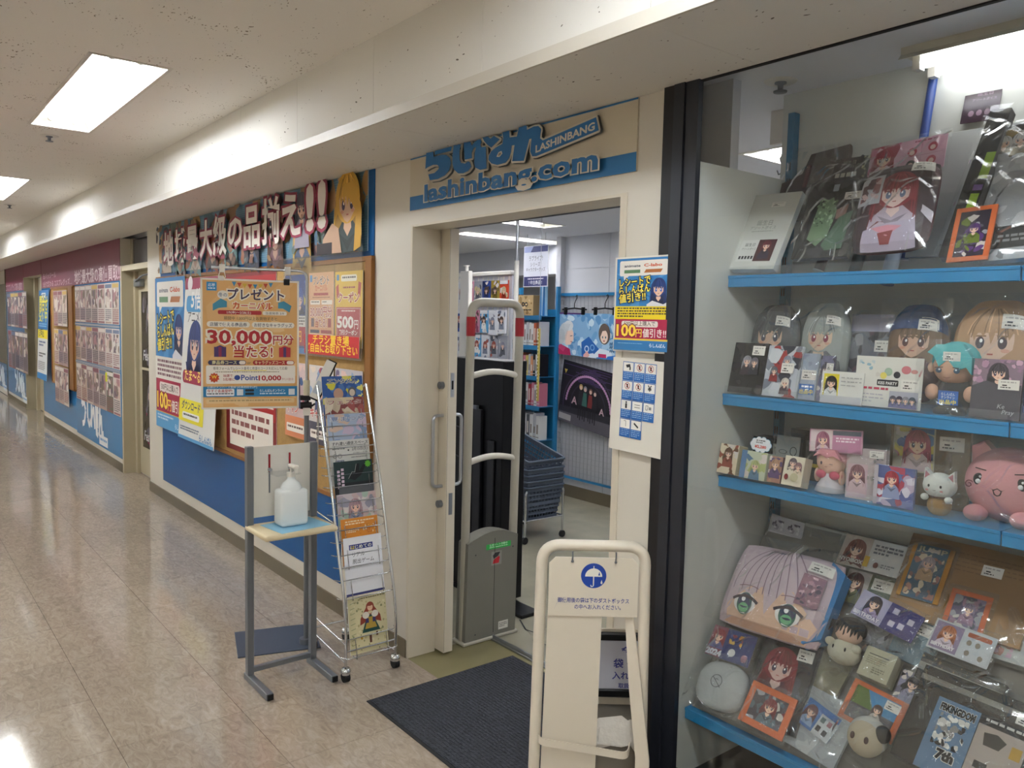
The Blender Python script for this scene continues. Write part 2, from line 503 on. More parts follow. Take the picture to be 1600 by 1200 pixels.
def film(name, glo, alpha, scale, strength, rough=.06):
    """clear plastic: transparent with sharp crumpled highlights"""
    m = bpy.data.materials.new(name); m.use_nodes = True
    nt = m.node_tree; nt.nodes.clear()
    o = nt.nodes.new('ShaderNodeOutputMaterial')
    tr = nt.nodes.new('ShaderNodeBsdfTransparent'); tr.inputs[0].default_value = (.97, .98, .98, 1)
    gl = nt.nodes.new('ShaderNodeBsdfGlossy'); gl.inputs['Roughness'].default_value = rough; gl.inputs[0].default_value = (1, 1, 1, 1)
    lw = nt.nodes.new('ShaderNodeFresnel'); lw.inputs[0].default_value = glo
    mx = nt.nodes.new('ShaderNodeMixShader')
    gb = nt.nodes.new('ShaderNodeNewGeometry')      # a thin sheet: the far face reflects like the near one
    ir = nt.nodes.new('ShaderNodeMapRange'); ir.inputs[3].default_value = glo; ir.inputs[4].default_value = 1/glo
    nt.links.new(gb.outputs['Backfacing'], ir.inputs[0]); nt.links.new(ir.outputs[0], lw.inputs[0])
    if strength:
        tc = nt.nodes.new('ShaderNodeTexCoord')
        n = nt.nodes.new('ShaderNodeTexNoise'); n.inputs['Scale'].default_value = 9; n.inputs['Detail'].default_value = 1
        nt.links.new(tc.outputs['Object'], n.inputs['Vector'])
        bp = nt.nodes.new('ShaderNodeBump'); bp.inputs['Strength'].default_value = strength; bp.inputs['Distance'].default_value = .008
        sv = nt.nodes.new('ShaderNodeMix'); sv.data_type = 'VECTOR'; sv.inputs[0].default_value = .12
        nt.links.new(tc.outputs['Object'], sv.inputs[4]); nt.links.new(n.outputs[1], sv.inputs[5])
        vo = nt.nodes.new('ShaderNodeTexVoronoi'); vo.feature = 'DISTANCE_TO_EDGE'; vo.inputs['Scale'].default_value = scale
        nt.links.new(sv.outputs[1], vo.inputs['Vector'])
        av = nt.nodes.new('ShaderNodeMapRange'); av.interpolation_type = 'SMOOTHSTEP'; av.inputs[2].default_value = .12      # sharp creases, flat facets
        nt.links.new(vo.outputs['Distance'], av.inputs[0])
        nt.links.new(av.outputs[0], bp.inputs['Height'])
        nt.links.new(bp.outputs[0], gl.inputs['Normal']); nt.links.new(bp.outputs[0], lw.inputs['Normal'])
    df = nt.nodes.new('ShaderNodeBsdfDiffuse'); df.inputs[0].default_value = (.8, .82, .82, 1)
    m0 = nt.nodes.new('ShaderNodeMixShader'); m0.inputs[0].default_value = alpha
    nt.links.new(tr.outputs[0], m0.inputs[1]); nt.links.new(df.outputs[0], m0.inputs[2])
    nt.links.new(lw.outputs[0], mx.inputs[0]); nt.links.new(m0.outputs[0], mx.inputs[1]); nt.links.new(gl.outputs[0], mx.inputs[2])
    nt.links.new(mx.outputs[0], o.inputs[0])
    M[name] = m
film('film', 1.56, .03, 10, 1.0, .06)
film('glass', 1.45, 0., 1, 0., .005)
film('acrylic', 1.45, .03, 1, 0., .05)

mat('wall_white', '#d0cabe', .45, var=(2.5, .03))
mat('door_white', '#cfc6b4', .45, var=(6, .07))
mat('beige_frame', '#b3a98f', .5, var=(3, .05))
mat('shop_ceiling', '#e2e3e8', .8)
mat('shop_white', '#c6c7cc', .6, var=(2, .02))
mat('case_white', '#cdcfc9', .55, var=(2, .03))
mat('baseboard_grey', '#6a604c', .45, var=(6, .08))
mat('black_frame', '#101114', .3, var=(5, .3))
mat('black', '#08080a', .4, var=(4, .3), spec=.25)
mat('blue_panel', '#0b538f', .4, spec=.25, var=(3, .04))
mat('blue_panel_light', '#3d86c0', .12, var=(3, .04))
mat('magenta', '#701339', .4)
mat('cork', '#a7844f', .9, var=(40, .18), bump=(80, .4))
mat('wood_trim', '#8a5a25', .5, var=(8, .15))
mat('paper', '#e8e6e0', .6)
mat('steel', '#b9bcc0', .28, 1.)
mat('chrome', '#d5d8dc', .12, 1.)
mat('grey_metal', '#7d8187', .4, .6)
mat('gate_grey', '#aaa596', .4, var=(3, .04))
mat('gate_dark', '#77756b', .42, var=(3, .05))
mat('red', '#9a1420', .4)
mat('rubber', '#111', .7)
mat('plastic_white', '#dad6cd', .35)
mat('stand_white', '#d6cdbd', .3, var=(4, .03))
mat('shelf_blue', '#2b7fb2', .35, var=(3, .04))
mat('shelf_blue_dark', '#1d6f96', .4)
mat('basket_grey', '#4a5564', .5, var=(9, .1))
mat('mat_charcoal', '#3a3d45', .95, var=(75, .75), bump=(120, 1.2))
mat('mat_edge', '#1e1f22', .8)
mat('shop_floor', '#9c9784', .2, var=(4, .32), bump=(10, .05))
mat('threshold_vinyl', '#857e5c', .18, var=(2.5, .1), bump=(6, .04))
mat('floor_under', '#4a3e32', .7)
mat('sanitizer', '#dfe4e4', .25)
mat('kraft', '#a47b4a', .75, var=(6, .06))
mat('tube_warm', '#fff', .3, emit=('#f0f6ff', TUBE_CORRIDOR))
mat('tube_case', '#fff', .3, emit=('#f6f8ff', TUBE_CASE))
mat('tube_cool', '#fff', .3, emit=('#f1f4ff', TUBE_SHOP))
mat('reflector', '#c9c6b8', .4)
mat('cloud_grey', '#4b5563', .6)

# ================================================================== the setting
XL, XR = -24.0, 3.6
YB = -4.3           # opposite side of the corridor
ZC, ZS, ZI = 2.555, 2.247, 2.30   # corridor ceiling, beam underside, shop ceiling
TX0, TX1 = -10.65, 0.6

fl = MB()
fl.box(TX0, -2.13, -.1, TX1, 0, -.003, 0)
fl.box(XL, YB, -.1, TX0, 0, 0, 1)
fl.box(TX1, YB, -.1, XR, 0, 0, 1)
fl.box(TX0, YB, -.1, TX1, -2.13, 0, 1)
floor = struct(fl.build('floor', [M['floor_under'], M['floor_vinyl']]))
ye = [0, -.33, -.78, -1.23, -1.68, -2.13]
for j in range(5):
    a, b = ye[j+1]+.0008, ye[j]-.0008
    tm = MB().box(.0008, a, -.003, .4492, b, 0).mesh('tile', M['floor_vinyl'])
    for i in range(25):
        link('tile', tm, floor, (TX0+.45*i, 0, 0))

struct(MB().box(-3.06, 0, -.1, -1.79, .46, -.001).build('floor_threshold', M['threshold_vinyl']))
struct(MB().box(-9.5, .46, -.1, -1.54, 6.5, -.001).box(-9.5, .141, -.1, -3.06, .46, -.001).box(-1.79, .141, -.1, -1.54, .46, -.001).build('floor_shop', M['shop_floor']))

# corridor ceiling, cut out for the recessed lights
LX = [3.06, -.62, -4.32, -8.02, -11.72, -15.42, -19.12]
LY, LL, LW = -1.02, 1.54, .285
LY2 = -3.12            # unseen second row of lights, added to brighten the corridor ceiling and walls
cb = MB()
edges = sorted(LX)
x = XL
for c in edges:      # added far row, staggered
    e = c-.47
    cb.box(x, YB, ZC, min(XR, e-LL/2), LY2+LW/2, ZC+.02)
    a, b = e-LL/2, min(XR, e+LL/2)
    cb.box(a, YB, ZC, b, LY2-LW/2, ZC+.02)
    x = b
if x < XR: cb.box(x, YB, ZC, XR, LY2+LW/2, ZC+.02)
x = XL
for c in edges:
    cb.box(x, LY2+LW/2, ZC, min(XR, c-LL/2), -.43, ZC+.02)
    a, b = c-LL/2, min(XR, c+LL/2)
    cb.box(a, LY2+LW/2, ZC, b, LY-LW/2, ZC+.02)
    cb.box(a, LY+LW/2, ZC, b, -.43, ZC+.02)
    x = b
if x < XR: cb.box(x, LY2+LW/2, ZC, XR, -.43, ZC+.02)
struct(cb.build('ceiling', M['ceiling_board']))
struct(MB().box(XL, YB, ZC+.12, XR, .0, ZC+.16).build('ceiling_slab', M['wall_white']))

# beam above the shop fronts: boards with fine joints, a bright corner bead
bm_ = struct(MB().box(XL, -.424, ZS+.004, XR, .012, ZC+.1).build('trim_1', M['floor_under']))
bw = .66
nb = int((XR-XL)/bw)+1
me_f = MB().box(.0008, -.43, ZS+.036, bw-.0008, -.4241, ZC+.02).mesh('front_board', M['beam_board'])
me_u = MB().box(.0004, -.424, ZS, bw-.0004, .012, ZS+.0039).mesh('soffit_board', M['beam_board'])
x0 = -1.973-bw*int((-1.973-XL)/bw)
for i in range(nb):
    if x0+bw*(i+1) < XR+bw:
        link('front_board', me_f, bm_, (x0+bw*i, 0, 0))
        link('soffit_board', me_u, bm_, (x0+bw*i, 0, 0))
for i in range(6):
    MB().box(XL+i*4.6+.001, -.4335, ZS-.001, XL+(i+1)*4.6-.001, -.424, ZS+.036).build('corner_bead', M['wall_white'], bm_)

# shop-front wall
def wall(name, *bx, m='wall_white'):
    b = MB()
    for q in bx: b.box(*q)
    return struct(b.build(name, M[m]))
for q in ((-7.36, 0, 0, -3.06, .14, ZS), (-3.06, 0, 1.96, -1.622, .14, ZS), (-1.79, 0, 0, -1.622, .14, 1.96), (-12.80, 0, 0, -8.32, .14, ZS), (-8.32, .17, 1.94, -7.36, .2, ZS),
          (-14.45, 0, 2.043, -12.80, .14, ZS), (-16.55, 0, 0, -14.45, .16, ZS), (XL, .02, 0, -16.55, .16, ZS)):
    wall('wall_front', q)
wall('wall_opposite', (XL, YB-.1, 0, XR, YB, ZC))
wall('wall_end', (XL-.1, YB, 0, XL, .1, ZC))
wall('wall_near_end', (XR, YB, 0, XR+.1, .6, ZC))
# shop interior shell
wall('wall_shop_back', (-9.5, 6.4, 0, -5.3, 6.5, ZI), m='shop_white')
wall('wall_shop_left', (-9.6, .14, 0, -9.5, 6.5, ZI), m='shop_white')
wr = wall('wall_shop_right', (-5.3, 2.96, 0, -1.54, 3.08, ZI), (-5.36, 2.9, 0, -5.3, 3.1, ZI), m='shop_white')
for i, (a, b) in enumerate(((-5.295, -4.75), (-4.745, -4.2), (-4.195, -3.6))):
    for z0, z1 in ((.105, 2.012), (2.018, ZI-.002)):
        MB().box(a, 2.952, z0, b, 2.96, z1, 0).build('panel', M['shop_white'], wr)
struct(MB().box(-5.3, 2.944, 0, -1.54, 2.952, .105).build('baseboard_shop_right', M['baseboard_grey']))
ci = MB()
SHOPL = [(-4.8, 1.74), (-5.75, 2.75), (-2.05, 1.75), (-3.4, 1.15), (-7.2, 1.6), (-7.2, 4.4), (-5.8, 5.0)]  # from the doorway one on: unseen lamps added to brighten the shop
xs = sorted({-9.5, 1.3} | {v for p in SHOPL for v in (p[0]-.11, p[0]+.11)})
def free_strips(xa, xb):
    ys = [(.012, 6.5)]
    for (px, py) in SHOPL:
        if px-.11 < (xa+xb)/2 < px+.11:
            o = []
            for a, b in ys:
                lo, hi = py-.63, py+.63
                if hi <= a or lo >= b: o.append((a, b)); continue
                if lo > a: o.append((a, lo))
                if hi < b: o.append((hi, b))
            ys = o
    return ys
for a, b in zip(xs, xs[1:]):
    for y0, y1 in free_strips(a, b):
        if a >= -1.17 and False: continue
        ci.box(a, y0, ZI, b, y1, ZI+.02)
ceil_shop = struct(ci.build('ceiling_shop', M['shop_ceiling']))
struct(MB().box(-9.6, .012, ZI+.12, 3.6, 6.5, ZI+.15).build('ceiling_shop_slab', M['shop_ceiling']))
struct(MB().box(-9.5, 3.4, 2.02, -5.45, 3.7, ZI).build('trim_2', M['shop_white']))       # dropped beam inside the shop

# baseboards of the corridor
for i, (a, b) in enumerate(((-7.36, -3.06), (-12.80, -8.32), (-16.55, -14.45))):
    bb = MB()
    n = max(1, round((b-a)/2.2))
    for k in range(n):
        bb.box(a+(b-a)*k/n+.0006, -.008, 0, a+(b-a)*(k+1)/n-.0006, 0, .082)
    struct(bb.build('baseboard_front', M['baseboard_grey']))

# ------------------------------------------------------------------ door with slid-open leaf
dr = struct(MB().box(-3.95, .147, .012, -2.978, .198, 1.955, 0, .002, 1).build('door_1', M['door_white']))
hd = lambda y0, y1: fillet([(-3.012, y0, 1.115), (-3.012, y1, 1.115), (-3.012, y1, .79), (-3.012, y0, .79)], .025)
MB().tube(hd(.147, .095), .008, 10).build('pull_handle', M['steel'], dr)
MB().tube([(p[0], p[1], p[2]) for p in hd(.198, .25)], .008, 10).build('pull_handle', M['steel'], dr)
for z in (1.252, .707):
    MB().cyl((-3.017, .147, z), (-3.017, .128, z), .017, 18).cyl((-3.017, .13, z), (-3.017, .124, z), .011, 14).build('lock_cylinder', M['grey_metal'], dr)
MB().box(-2.9785, .163, 1.2, -2.976, .182, 1.31).box(-2.976, .168, 1.235, -2.9752, .177, 1.275, 1).build('strike_plate', [M['steel'], M['black']], dr)
MB().box(-2.9785, .163, .66, -2.976, .182, .76).build('strike_plate', M['grey_metal'], dr)
MB().box(-3.95, .152, 1.955, -1.79, .195, 1.985).build('door_track', M['black'], dr)
MB().box(-2.979, .149, .02, -2.9772, .1500, 1.95).build('edge_groove', M['baseboard_grey'], dr)
tr = MB()
tr.box(-3.064, -.004, 0, -3.048, .145, 1.96).box(-3.048, -.003, 1.95, -1.79, .14, 1.96).box(-1.80, -.004, 0, -1.772, .145, 1.96)
struct(tr.build('trim_3', M['door_white']))
struct(MB().box(-3.05, .44, -.001, -1.80, .48, .006).cyl((-3.05, .46, .006), (-1.80, .46, .006), .011, 14).build('trim_4', M['steel']))
# receiving frame further in
struct(MB().box(-1.79, .14, 0, -1.6, .2, 2.0).build('wall_door_pocket', M['wall_white']))
struct(MB().box(-9.5, .14, 0, -3.96, .2, ZI).box(-3.96, .2, 0, -3.1, .22, ZI).box(-3.1, .2, 1.985, -1.54, .24, ZI).build('wall_shop_front', M['shop_white']))
struct(MB().box(-1.6, .14, 0, -1.54, 3.0, 1.93).build('wall_shop_side', M['shop_white']))
struct(MB().box(-8.32, 0, -.1, -7.36, .14, 0).box(-14.45, 0, -.1, -12.80, .16, 0).build('floor_recess', M['floor_vinyl']))

# ------------------------------------------------------------------ far door in its recess
d2 = struct(MB().box(-8.32, .13, .01, -7.36, .17, 1.935, 0, .002, 1).build('door_2', M['beige_frame']))
MB().box(-8.325, -.004, 0, -8.27, .13, 1.96).box(-8.27, .1, 0, -8.2, .13, 1.96).box(-8.32, 0, 1.935, -7.36, .14, 1.985).build('door_frame', M['beige_frame'], d2)
for z0, z1, k in ((.275, 1.01, 3), (1.035, 1.745, 8)):
    c = Cv(.52, z1-z0); c.bg('#151318')
    c.cloudy(8, 4, 92, c.H-4, ['#2a2530', '#4a4048', '#0c0c10', '#6d6670', '#8a3b55' if k == 3 else '#5a525c'], 34, k)
    c.figure(55, c.H*.3, 15, '#8d8790', '#2b2630', seed=k)
    c.text('Fes', 12, c.H*.9, 26, '#cfcbd0', bold=.02, slant=.2)
    p = MB().box(-8.1, .1285, z0, -7.58, .13, z1).build('pane', M['black'], d2)
    c.build(p, name='poster_print', loc=(-7.84, .1282, (z0+z1)/2), m=M['ink_gloss'])
MB().box(-8.2, .085, 1.79, -7.98, .13, 1.86, 0, .006).tube([(-8.1, .08, 1.84), (-7.75, .05, 1.88), (-7.6, .1, 1.9)], .008, 6).build('door_closer', M['grey_metal'], d2)
wd = struct(MB().box(-8.26, .1, 1.99, -7.42, .11, ZS-.01).build('window_1', cmat('#565861', .15)))
MB().box(-8.32, .09, 1.985, -8.25, .14, ZS).box(-7.43, .09, 1.985, -7.36, .14, ZS).build('window_frame', M['beige_frame'], wd)
# second, farther door recess
d3 = struct(MB().box(-14.3, .155, .01, -12.80, .19, 2.04).build('door_3', M['beige_frame']))
MB().box(-14.455, -.004, 0, -14.44, .155, 2.043).box(-14.3, .11, 0, -14.2, .155, 2.043).box(-12.86, -.006, 0, -12.80, .155, 2.043).build('door_frame', M['beige_frame'], d3)
w2 = struct(MB().box(-20.5, .004, .62, -16.57, .012, 2.0).build('window_2', cmat('#6e6a5c', .08)))
MB().box(-16.58, -.012, 0, -16.53, .02, ZS).box(-20.5, -.004, .58, -16.57, .02, .62).build('window_frame', M['baseboard_grey'], w2)

# ------------------------------------------------------------------ recessed fluorescent lights
def light(name, label, loc, rotz, L, W, tube, group):
    t = thing(name, label, 'ceiling light', loc, rotz, group)
    a, b, h = L/2, W/2, .075
    i = .05
    b0 = MB()
    lo = [(-a, -b, 0), (a, -b, 0), (a, b, 0), (-a, b, 0)]
    hi = [(-a+i, -b+i, h), (a-i, -b+i, h), (a-i, b-i, h), (-a+i, b-i, h)]
    b0.add(lo+hi, [(0, 1, 5, 4), (1, 2, 6, 5), (2, 3, 7, 6), (3, 0, 4, 7), (4, 5, 6, 7)])
    b0.build('reflector', M['reflector'], t)
    f = MB()
    k = .014
    f.box(-a-k, -b-k, -.004, a+k, -b+.002, .002).box(-a-k, b-.002, -.004, a+k, b+k, .002).box(-a-k, -b, -.004, -a+.002, b, .002).box(a-.002, -b, -.004, a+k, b, .002)
    f.build('frame', M['plastic_white'], t)
    for s in (-1, 1):
        y = s*W*.19
        MB().cyl((-a+.09, y, .034), (a-.09, y, .034), .0165, 14).build('tube', M[tube], t)
        for e in (-a+.06, a-.09): MB().cyl((e, y, .034), (e+.03, y, .034), .019, 12).build('socket', M['plastic_white'], t)
    return t
where = {-4.32: 'nearest recessed twin-tube light in the corridor ceiling', -8.02: 'second recessed twin-tube light in the corridor ceiling, cut by the left edge'}
for i, c in enumerate(LX):
    lab = where.get(c, 'recessed corridor ceiling light above the camera' if c == -.62 else 'recessed corridor ceiling light behind the camera' if c > 0 else f'recessed corridor ceiling light far down the corridor, {ORD[i-2]} from the near end')
    light('ceiling_light', lab, (c, LY, ZC), 0, LL, LW, 'tube_warm', 'corridor ceiling lights')
    light('ceiling_light', f'added unseen fill light of the far ceiling row, {ORD[i]} from the near end', (c-.47, LY2, ZC), 0, LL, LW, 'tube_warm', 'added fill lights of the far row')  # far row: unseen lamps put in to lift the corridor's brightness
sl = ['twin-tube light in the shop ceiling seen through the top of the doorway', 'twin-tube shop ceiling light left of the doorway light, above the hanging goods', 'shop ceiling light glimpsed over the white partition of the showcase',
      'added unseen shop ceiling light just inside the doorway', 'added unseen shop ceiling light over the left aisle', 'added unseen shop ceiling light at the back left of the shop', 'added unseen shop ceiling light at the back of the shop']
for (px, py), lb in zip(SHOPL, sl):
    light('ceiling_light', lb, (px, py, ZI), math.pi/2, 1.26, .22, 'tube_cool', 'shop ceiling lights')
# surface-mounted strip light inside the showcase
t = thing('strip_light', 'twin-tube strip light under the showcase ceiling above the top shelf', 'ceiling light', (-.44, .385, ZI))
MB().box(-.64, -.085, -.02, .64, .085, 0).prism([(-.085, -.02), (-.1, -.035), (-.05, -.02)], -.64, .64, 'yz').build('housing', M['reflector'], t)
for s in (-1, 1):
    MB().cyl((-.6, s*.045, -.04), (.6, s*.045, -.04), .015, 14).build('tube', M['tube_case'], t)
    for e in (-.62, .6): MB().box(e, s*.045-.014, -.058, e+.02, s*.045+.014, -.02).build('socket', M['plastic_white'], t)
for (px, py, pz), lb in (((-5.367, -1.031, ZC), 'small ceiling sprinkler beside the nearest corridor light'), ((-9.147, -.788, ZC), 'round ceiling detector beyond the second corridor light'), ((-1.461, .328, ZI), 'chrome sprinkler head in the showcase ceiling')):
    t = thing('ceiling_sprinkler', lb, 'sprinkler', (px, py, pz))
    MB().lathe([(.0, -.004), (.045, -.004), (.05, 0)], n=20).build('rosette', M['plastic_white'], t)
    MB().lathe([(0, -.034), (.02, -.034), (.021, -.03), (.008, -.028), (.009, -.012), (.018, -.008), (.018, -.003)], n=16).build('head', M['grey_metal'], t)

# ================================================================== the wall of the shop front: sign, boards, posters
def sheet(name, label, cat, x0, z0, x1, z1, cv, y=0., th=.003, group=None, m='paper', gloss=False, tilt=0., roll=0.):
    """a poster or card on a wall facing the corridor: a thin sheet with its print"""
    x0, x1 = min(x0, x1), max(x0, x1); z0, z1 = min(z0, z1), max(z0, z1)
    w_, h_ = x1-x0, z1-z0
    b = MB()
    b.box(-w_/2, -th, -h_/2, w_/2, 0, h_/2)
    o = b.build(name, M[m], None, ((x0+x1)/2, y, (z0+z1)/2))
    o.rotation_euler = (math.radians(-tilt), math.radians(-roll), 0)
    tag(o, label, cat, group)
    if cv:
        c = Cv(w_, h_); cv(c)
        c.build(o, -th-.0003, m=M['ink_gloss'] if gloss else None)
    return o

# ---- sign over the door
def shop_sign(c):
    H = c.H
    c.bg('#c9bfaa')
    c.rect(0, 0, 100, .45, '#2f78b4')
    c.rect(0, H*.735, 100, H, '#2f78b4')
    G = [[(11.8, 0.0), (15.9, 0.2), (15.9, 1.8), (19.8, 1.6), (23.1, 2.2), (25.2, 3.5), (25.7, 5.1), (24.8, 7.1), (22.4, 8.3), (18.6, 8.9), (14.0, 8.7), (13.1, 6.8), (16.6, 6.8), (18.8, 6.0), (19.2, 5.3), (18.2, 4.5), (15.8, 4.2), (13.1, 4.5), (11.3, 4.9)],
         [(16.7, 0.1), (26.0, 0.1), (25.6, 1.4), (16.7, 1.3)],
         [(26.9, 0.0), (30.7, 0.2), (30.1, 2.5), (30.2, 4.5), (31.1, 5.7), (33.0, 6.2), (34.7, 5.7), (35.6, 6.2), (36.3, 7.5), (34.8, 8.5), (32.3, 8.9), (29.6, 8.6), (27.3, 7.1), (26.5, 5.3), (26.4, 2.9)],
         [(32.2, 0.0), (35.6, 0.2), (36.3, 1.4), (38.8, 0.3), (40.7, 0.3), (41.1, 1.1), (40.5, 2.0), (41.2, 2.7), (43.2, 2.8), (43.8, 9.0), (40.7, 9.0), (38.2, 8.0), (37.7, 6.5), (38.0, 3.6), (38.4, 2.2), (37.4, 2.3), (36.4, 3.6), (36.5, 5.1), (32.8, 5.0)],
         [(41.5, 0.0), (44.1, 0.1), (45.3, 0.9), (46.9, 0.4), (49.7, 1.8), (45.8, 3.5), (43.8, 2.3), (42.3, 1.1)],
         [(50.8, 0.1), (53.8, 0.1), (54.1, 2.0), (57.6, 2.3), (58.1, 4.5), (55.1, 4.3), (54.8, 6.1), (54.1, 7.6), (52.6, 8.6), (48.8, 8.7), (46.0, 7.9), (44.6, 6.7), (44.7, 5.6), (45.8, 4.5), (47.8, 3.8), (50.9, 3.2), (51.2, 1.6)],
         [(58.0, 0.0), (61.3, 0.0), (61.5, 1.2), (64.3, 0.8), (66.2, 1.0), (67.4, 2.0), (67.1, 3.4), (67.0, 4.3), (68.1, 5.0), (87.7, 2.6), (88.8, 5.9), (65.7, 8.7), (64.0, 8.5), (63.1, 7.1), (63.5, 3.8), (62.6, 3.8), (61.4, 6.8), (60.5, 9.2), (55.4, 8.6), (56.4, 4.1), (57.2, 2.5)]]
    for col, wd in (('#5f6364', 1.25), ('#d3cbba', .95)):
        for P in G:
            c.line([(p[0], max(p[1], wd/2)) for p in P+P[:1]], wd, col)
            for p in P: c.ell(p[0], max(p[1], wd/2), wd/2, wd/2, col, n=8)
    for P in G: c.poly(P, '#2a70ac')
    hole = [(48.3, 6.4), (49.2, 5.3), (50.6, 5.1), (51.0, 5.9), (49.7, 6.6)]
    c.poly(hole, '#d3cbba'); c.poly([(49+(p[0]-49)*.6+.3, 5.9+(p[1]-5.9)*.6) for p in hole], '#8d8676')
    c.text('LASHINBANG', 65.4, 7.75, 2.6, '#d3cbba', bold=.03, wd=22, rot=-6, slant=.1)
    c.text('lashinbang.com', 11.4, 14.9, 7.1, '#2a70ac', bold=.034, wd=77, out=('#d3cbba', .045))
sg = sheet('shop_sign', 'cream and blue shop sign above the doorway with the lettering lashinbang.com', 'sign', -3.069, 2.021, -1.736, 2.245, shop_sign, 0, .006, m='door_white')
c = Cv(1.2, .2)

# ---- white wall: blue boards, banner and cork board
bp = tag(MB().box(-6.94, -.006, .165, -3.72, 0, .62, 0, .001, 1).build('lower_board', M['blue_panel']), 'strong blue board below the cork board on the white wall', 'board')
tb = tag(MB().box(-6.95, -.006, 1.84, -3.39, 0, 2.246, 0, .001, 1).build('upper_board', M['blue_panel']), 'blue board behind the long banner under the beam', 'board')
def banner(c):
    H = c.H
    c.bg('#5d87a0')
    for i in range(30): c.rect(0, i*H/30, 100, i*H/30+H/75, '#7397ab')
    c.cloudy(0, 0, 100, H, ['#46627a', '#8a6a4a', '#4a3a40', '#b08a58', '#7a8a80', '#3b4a60', '#a06a50', '#c09a70', '#5a7a8a'], 90, 4, .06, .3)
    r = random.Random(3)
    hairs = ['#7a4a2a', '#c8a050', '#3a3a4a', '#a04a30', '#8a7a8a', '#d0b070', '#5a3a2a', '#70a0a0']
    for i in range(8):
        c.figure(6+i*10.6, H*r.uniform(.2, .85), 2.4, r.choice(hairs), r.choice(['#6a4a50', '#40506a', '#b0a090', '#3a3030']), '#a07f6c', seed=i, H=H)
    c.cloudy(0, 0, 88, H, ['#46627a', '#6a5240', '#3a3038', '#8a6c48', '#5a6a64', '#2f3c50', '#7a5242', '#94744f'], 70, 14, .04, .13)
    c.figure(95.6, H*.34, 2.9, '#c8982e', '#2d3b3a', '#c9a184', seed=5, H=H)
    c.poly([(94, H*.12), (98, H*.12), (99.9, H*.5), (99.6, H*.95), (97.6, H), (98.2, H*.5)], '#c8982e')
    c.poly([(88, H*.8), (91, H*.6), (93, H*.68), (94, H), (88, H)], '#b9967c')
    c.rect(86, H*.85, 91, H, '#2b2326')
    c.figure(80.6, H*.3, 1.7, '#4a4550', '#8d8794', seed=9, H=H)
    for ch, xx, t0, t1 in zip('地域最大級の品揃え!!', (10.5, 19, 27.2, 35.9, 43.8, 52, 60.1, 68.6, 76.6, 83.7, 87.8), (2.2, 2.2, 2.1, 1.8, 1.6, 2, 1.1, .8, .7, .4, .3), (9.3, 8.8, 8.5, 8.5, 8.5, 7.8, 7.9, 7.9, 7.4, 6.7, 6.6)):
        sz = (t1-t0)/(.72 if ch == '!' else .9)
        c.text(ch, xx, t1-(.1 if ch == '!' else .6), sz, '#ded6cc', 'c', bold=.05, wd=1.5 if ch == '!' else 6.9, out=('#8c2140', .055))
sheet('banner', 'long picture banner with white lettering on crimson outlines under the beam', 'banner', -6.955, 1.868, -3.443, 2.246, banner, -.007, .003)
ck = thing('cork_board', 'wide cork notice board with wooden frame on the white wall', 'notice board', (-5.22, 0, .62))
MB().box(-1.8, -.014, 0, 1.82, -.003, 1.21).build('cork_panel', M['cork'], ck)
for n_, q in (('frame_rail', (-1.82, -.02, -.012, 1.835, 0, .012)), ('frame_rail', (-1.82, -.02, 1.198, 1.835, 0, 1.222)), ('frame_rail', (1.775, -.022, 0, 1.835, 0, 1.21)), ('frame_rail', (-1.835, -.022, 0, -1.79, 0, 1.21))):
    MB().box(*q, 0, .002, 1).build(n_, M['wood_trim'], ck)

def chip(c, x0, y0, x1, y1):
    """pale panel of partner shop logos"""
    c.rrect(x0, y0, x1, y1, 3, '#e6e2da')
    w_, h_ = x1-x0, y1-y0
    c.text('animate', x0+w_*.1, y0+h_*.42, h_*.24, '#2c3350', bold=.02, wd=w_*.34)
    c.text('C-labo', x0+w_*.52, y0+h_*.42, h_*.27, '#d0562a', bold=.03, wd=w_*.36)
    c.rect(x0+w_*.1, y0+h_*.6, x0+w_*.44, y0+h_*.82, '#5f8a62')
    c.poly([(x0+w_*.52, y0+h_*.82), (x0+w_*.56, y0+h_*.6), (x0+w_*.9, y0+h_*.6), (x0+w_*.86, y0+h_*.82)], '#b8703a')
def receipt_poster(c, foot='#2f7fc0'):
    H = c.H
    c.bg('#2f7fc0')
    for i in range(12):
        a = math.radians(i*30)
        q = lambda t: (min(100, max(0, 45+90*math.cos(t))), min(H*.52, max(H*.16, H*.36+90*math.sin(t))))
        c.poly([(45, H*.36), q(a), q(a+.2)], '#4b94cf')
    chip(c, 6, H*.025, 95, H*.19)
    c.poly([(14, H*.19), (24, H*.19), (15, H*.235)], '#e6e2da')
    c.figure(80, H*.33, 10.5, '#27407e', '#202a52', eye='#3a66c0', seed=3, H=H*.52)
    c.poly([(60, H*.5), (70, H*.46), (90, H*.5), (99, H*.47), (99, H*.52), (60, H*.52)], '#dcdce4')
    for i, t in enumerate(('レシートで', 'らしんばん', '値引き!!')):
        c.text(t, 8, H*(.31+.085*i), 13.5, '#ffe94a', bold=.03, wd=58 if i < 2 else 50, out=('#1d2c4c', .1), rot=-5)
def yen(c, y0, y1, y2):
    H = c.H
    c.rect(2, H*y0, 98, H*y1, '#b01d46')
    c.rrect(14, H*(y0+.02), 82, H*(y0+.085), 3, '#e8ded8')
    c.text('500円以上購入で', 48, H*(y0+.068), 7.5, '#402028', 'c', bold=.01, wd=58)
    c.text('100', 5, H*(y1-.025), 23, '#ffd84a', bold=.03, wd=36, out=('#7a1030', .05))
    c.text('円', 42, H*(y1-.025), 13, '#ffd84a', bold=.03)
    c.text('値引き!!', 55, H*(y1-.025), 13, '#f2ece6', bold=.03, wd=42)
    c.rect(0, H*y1, 100, H*y2, '#e8c84a')
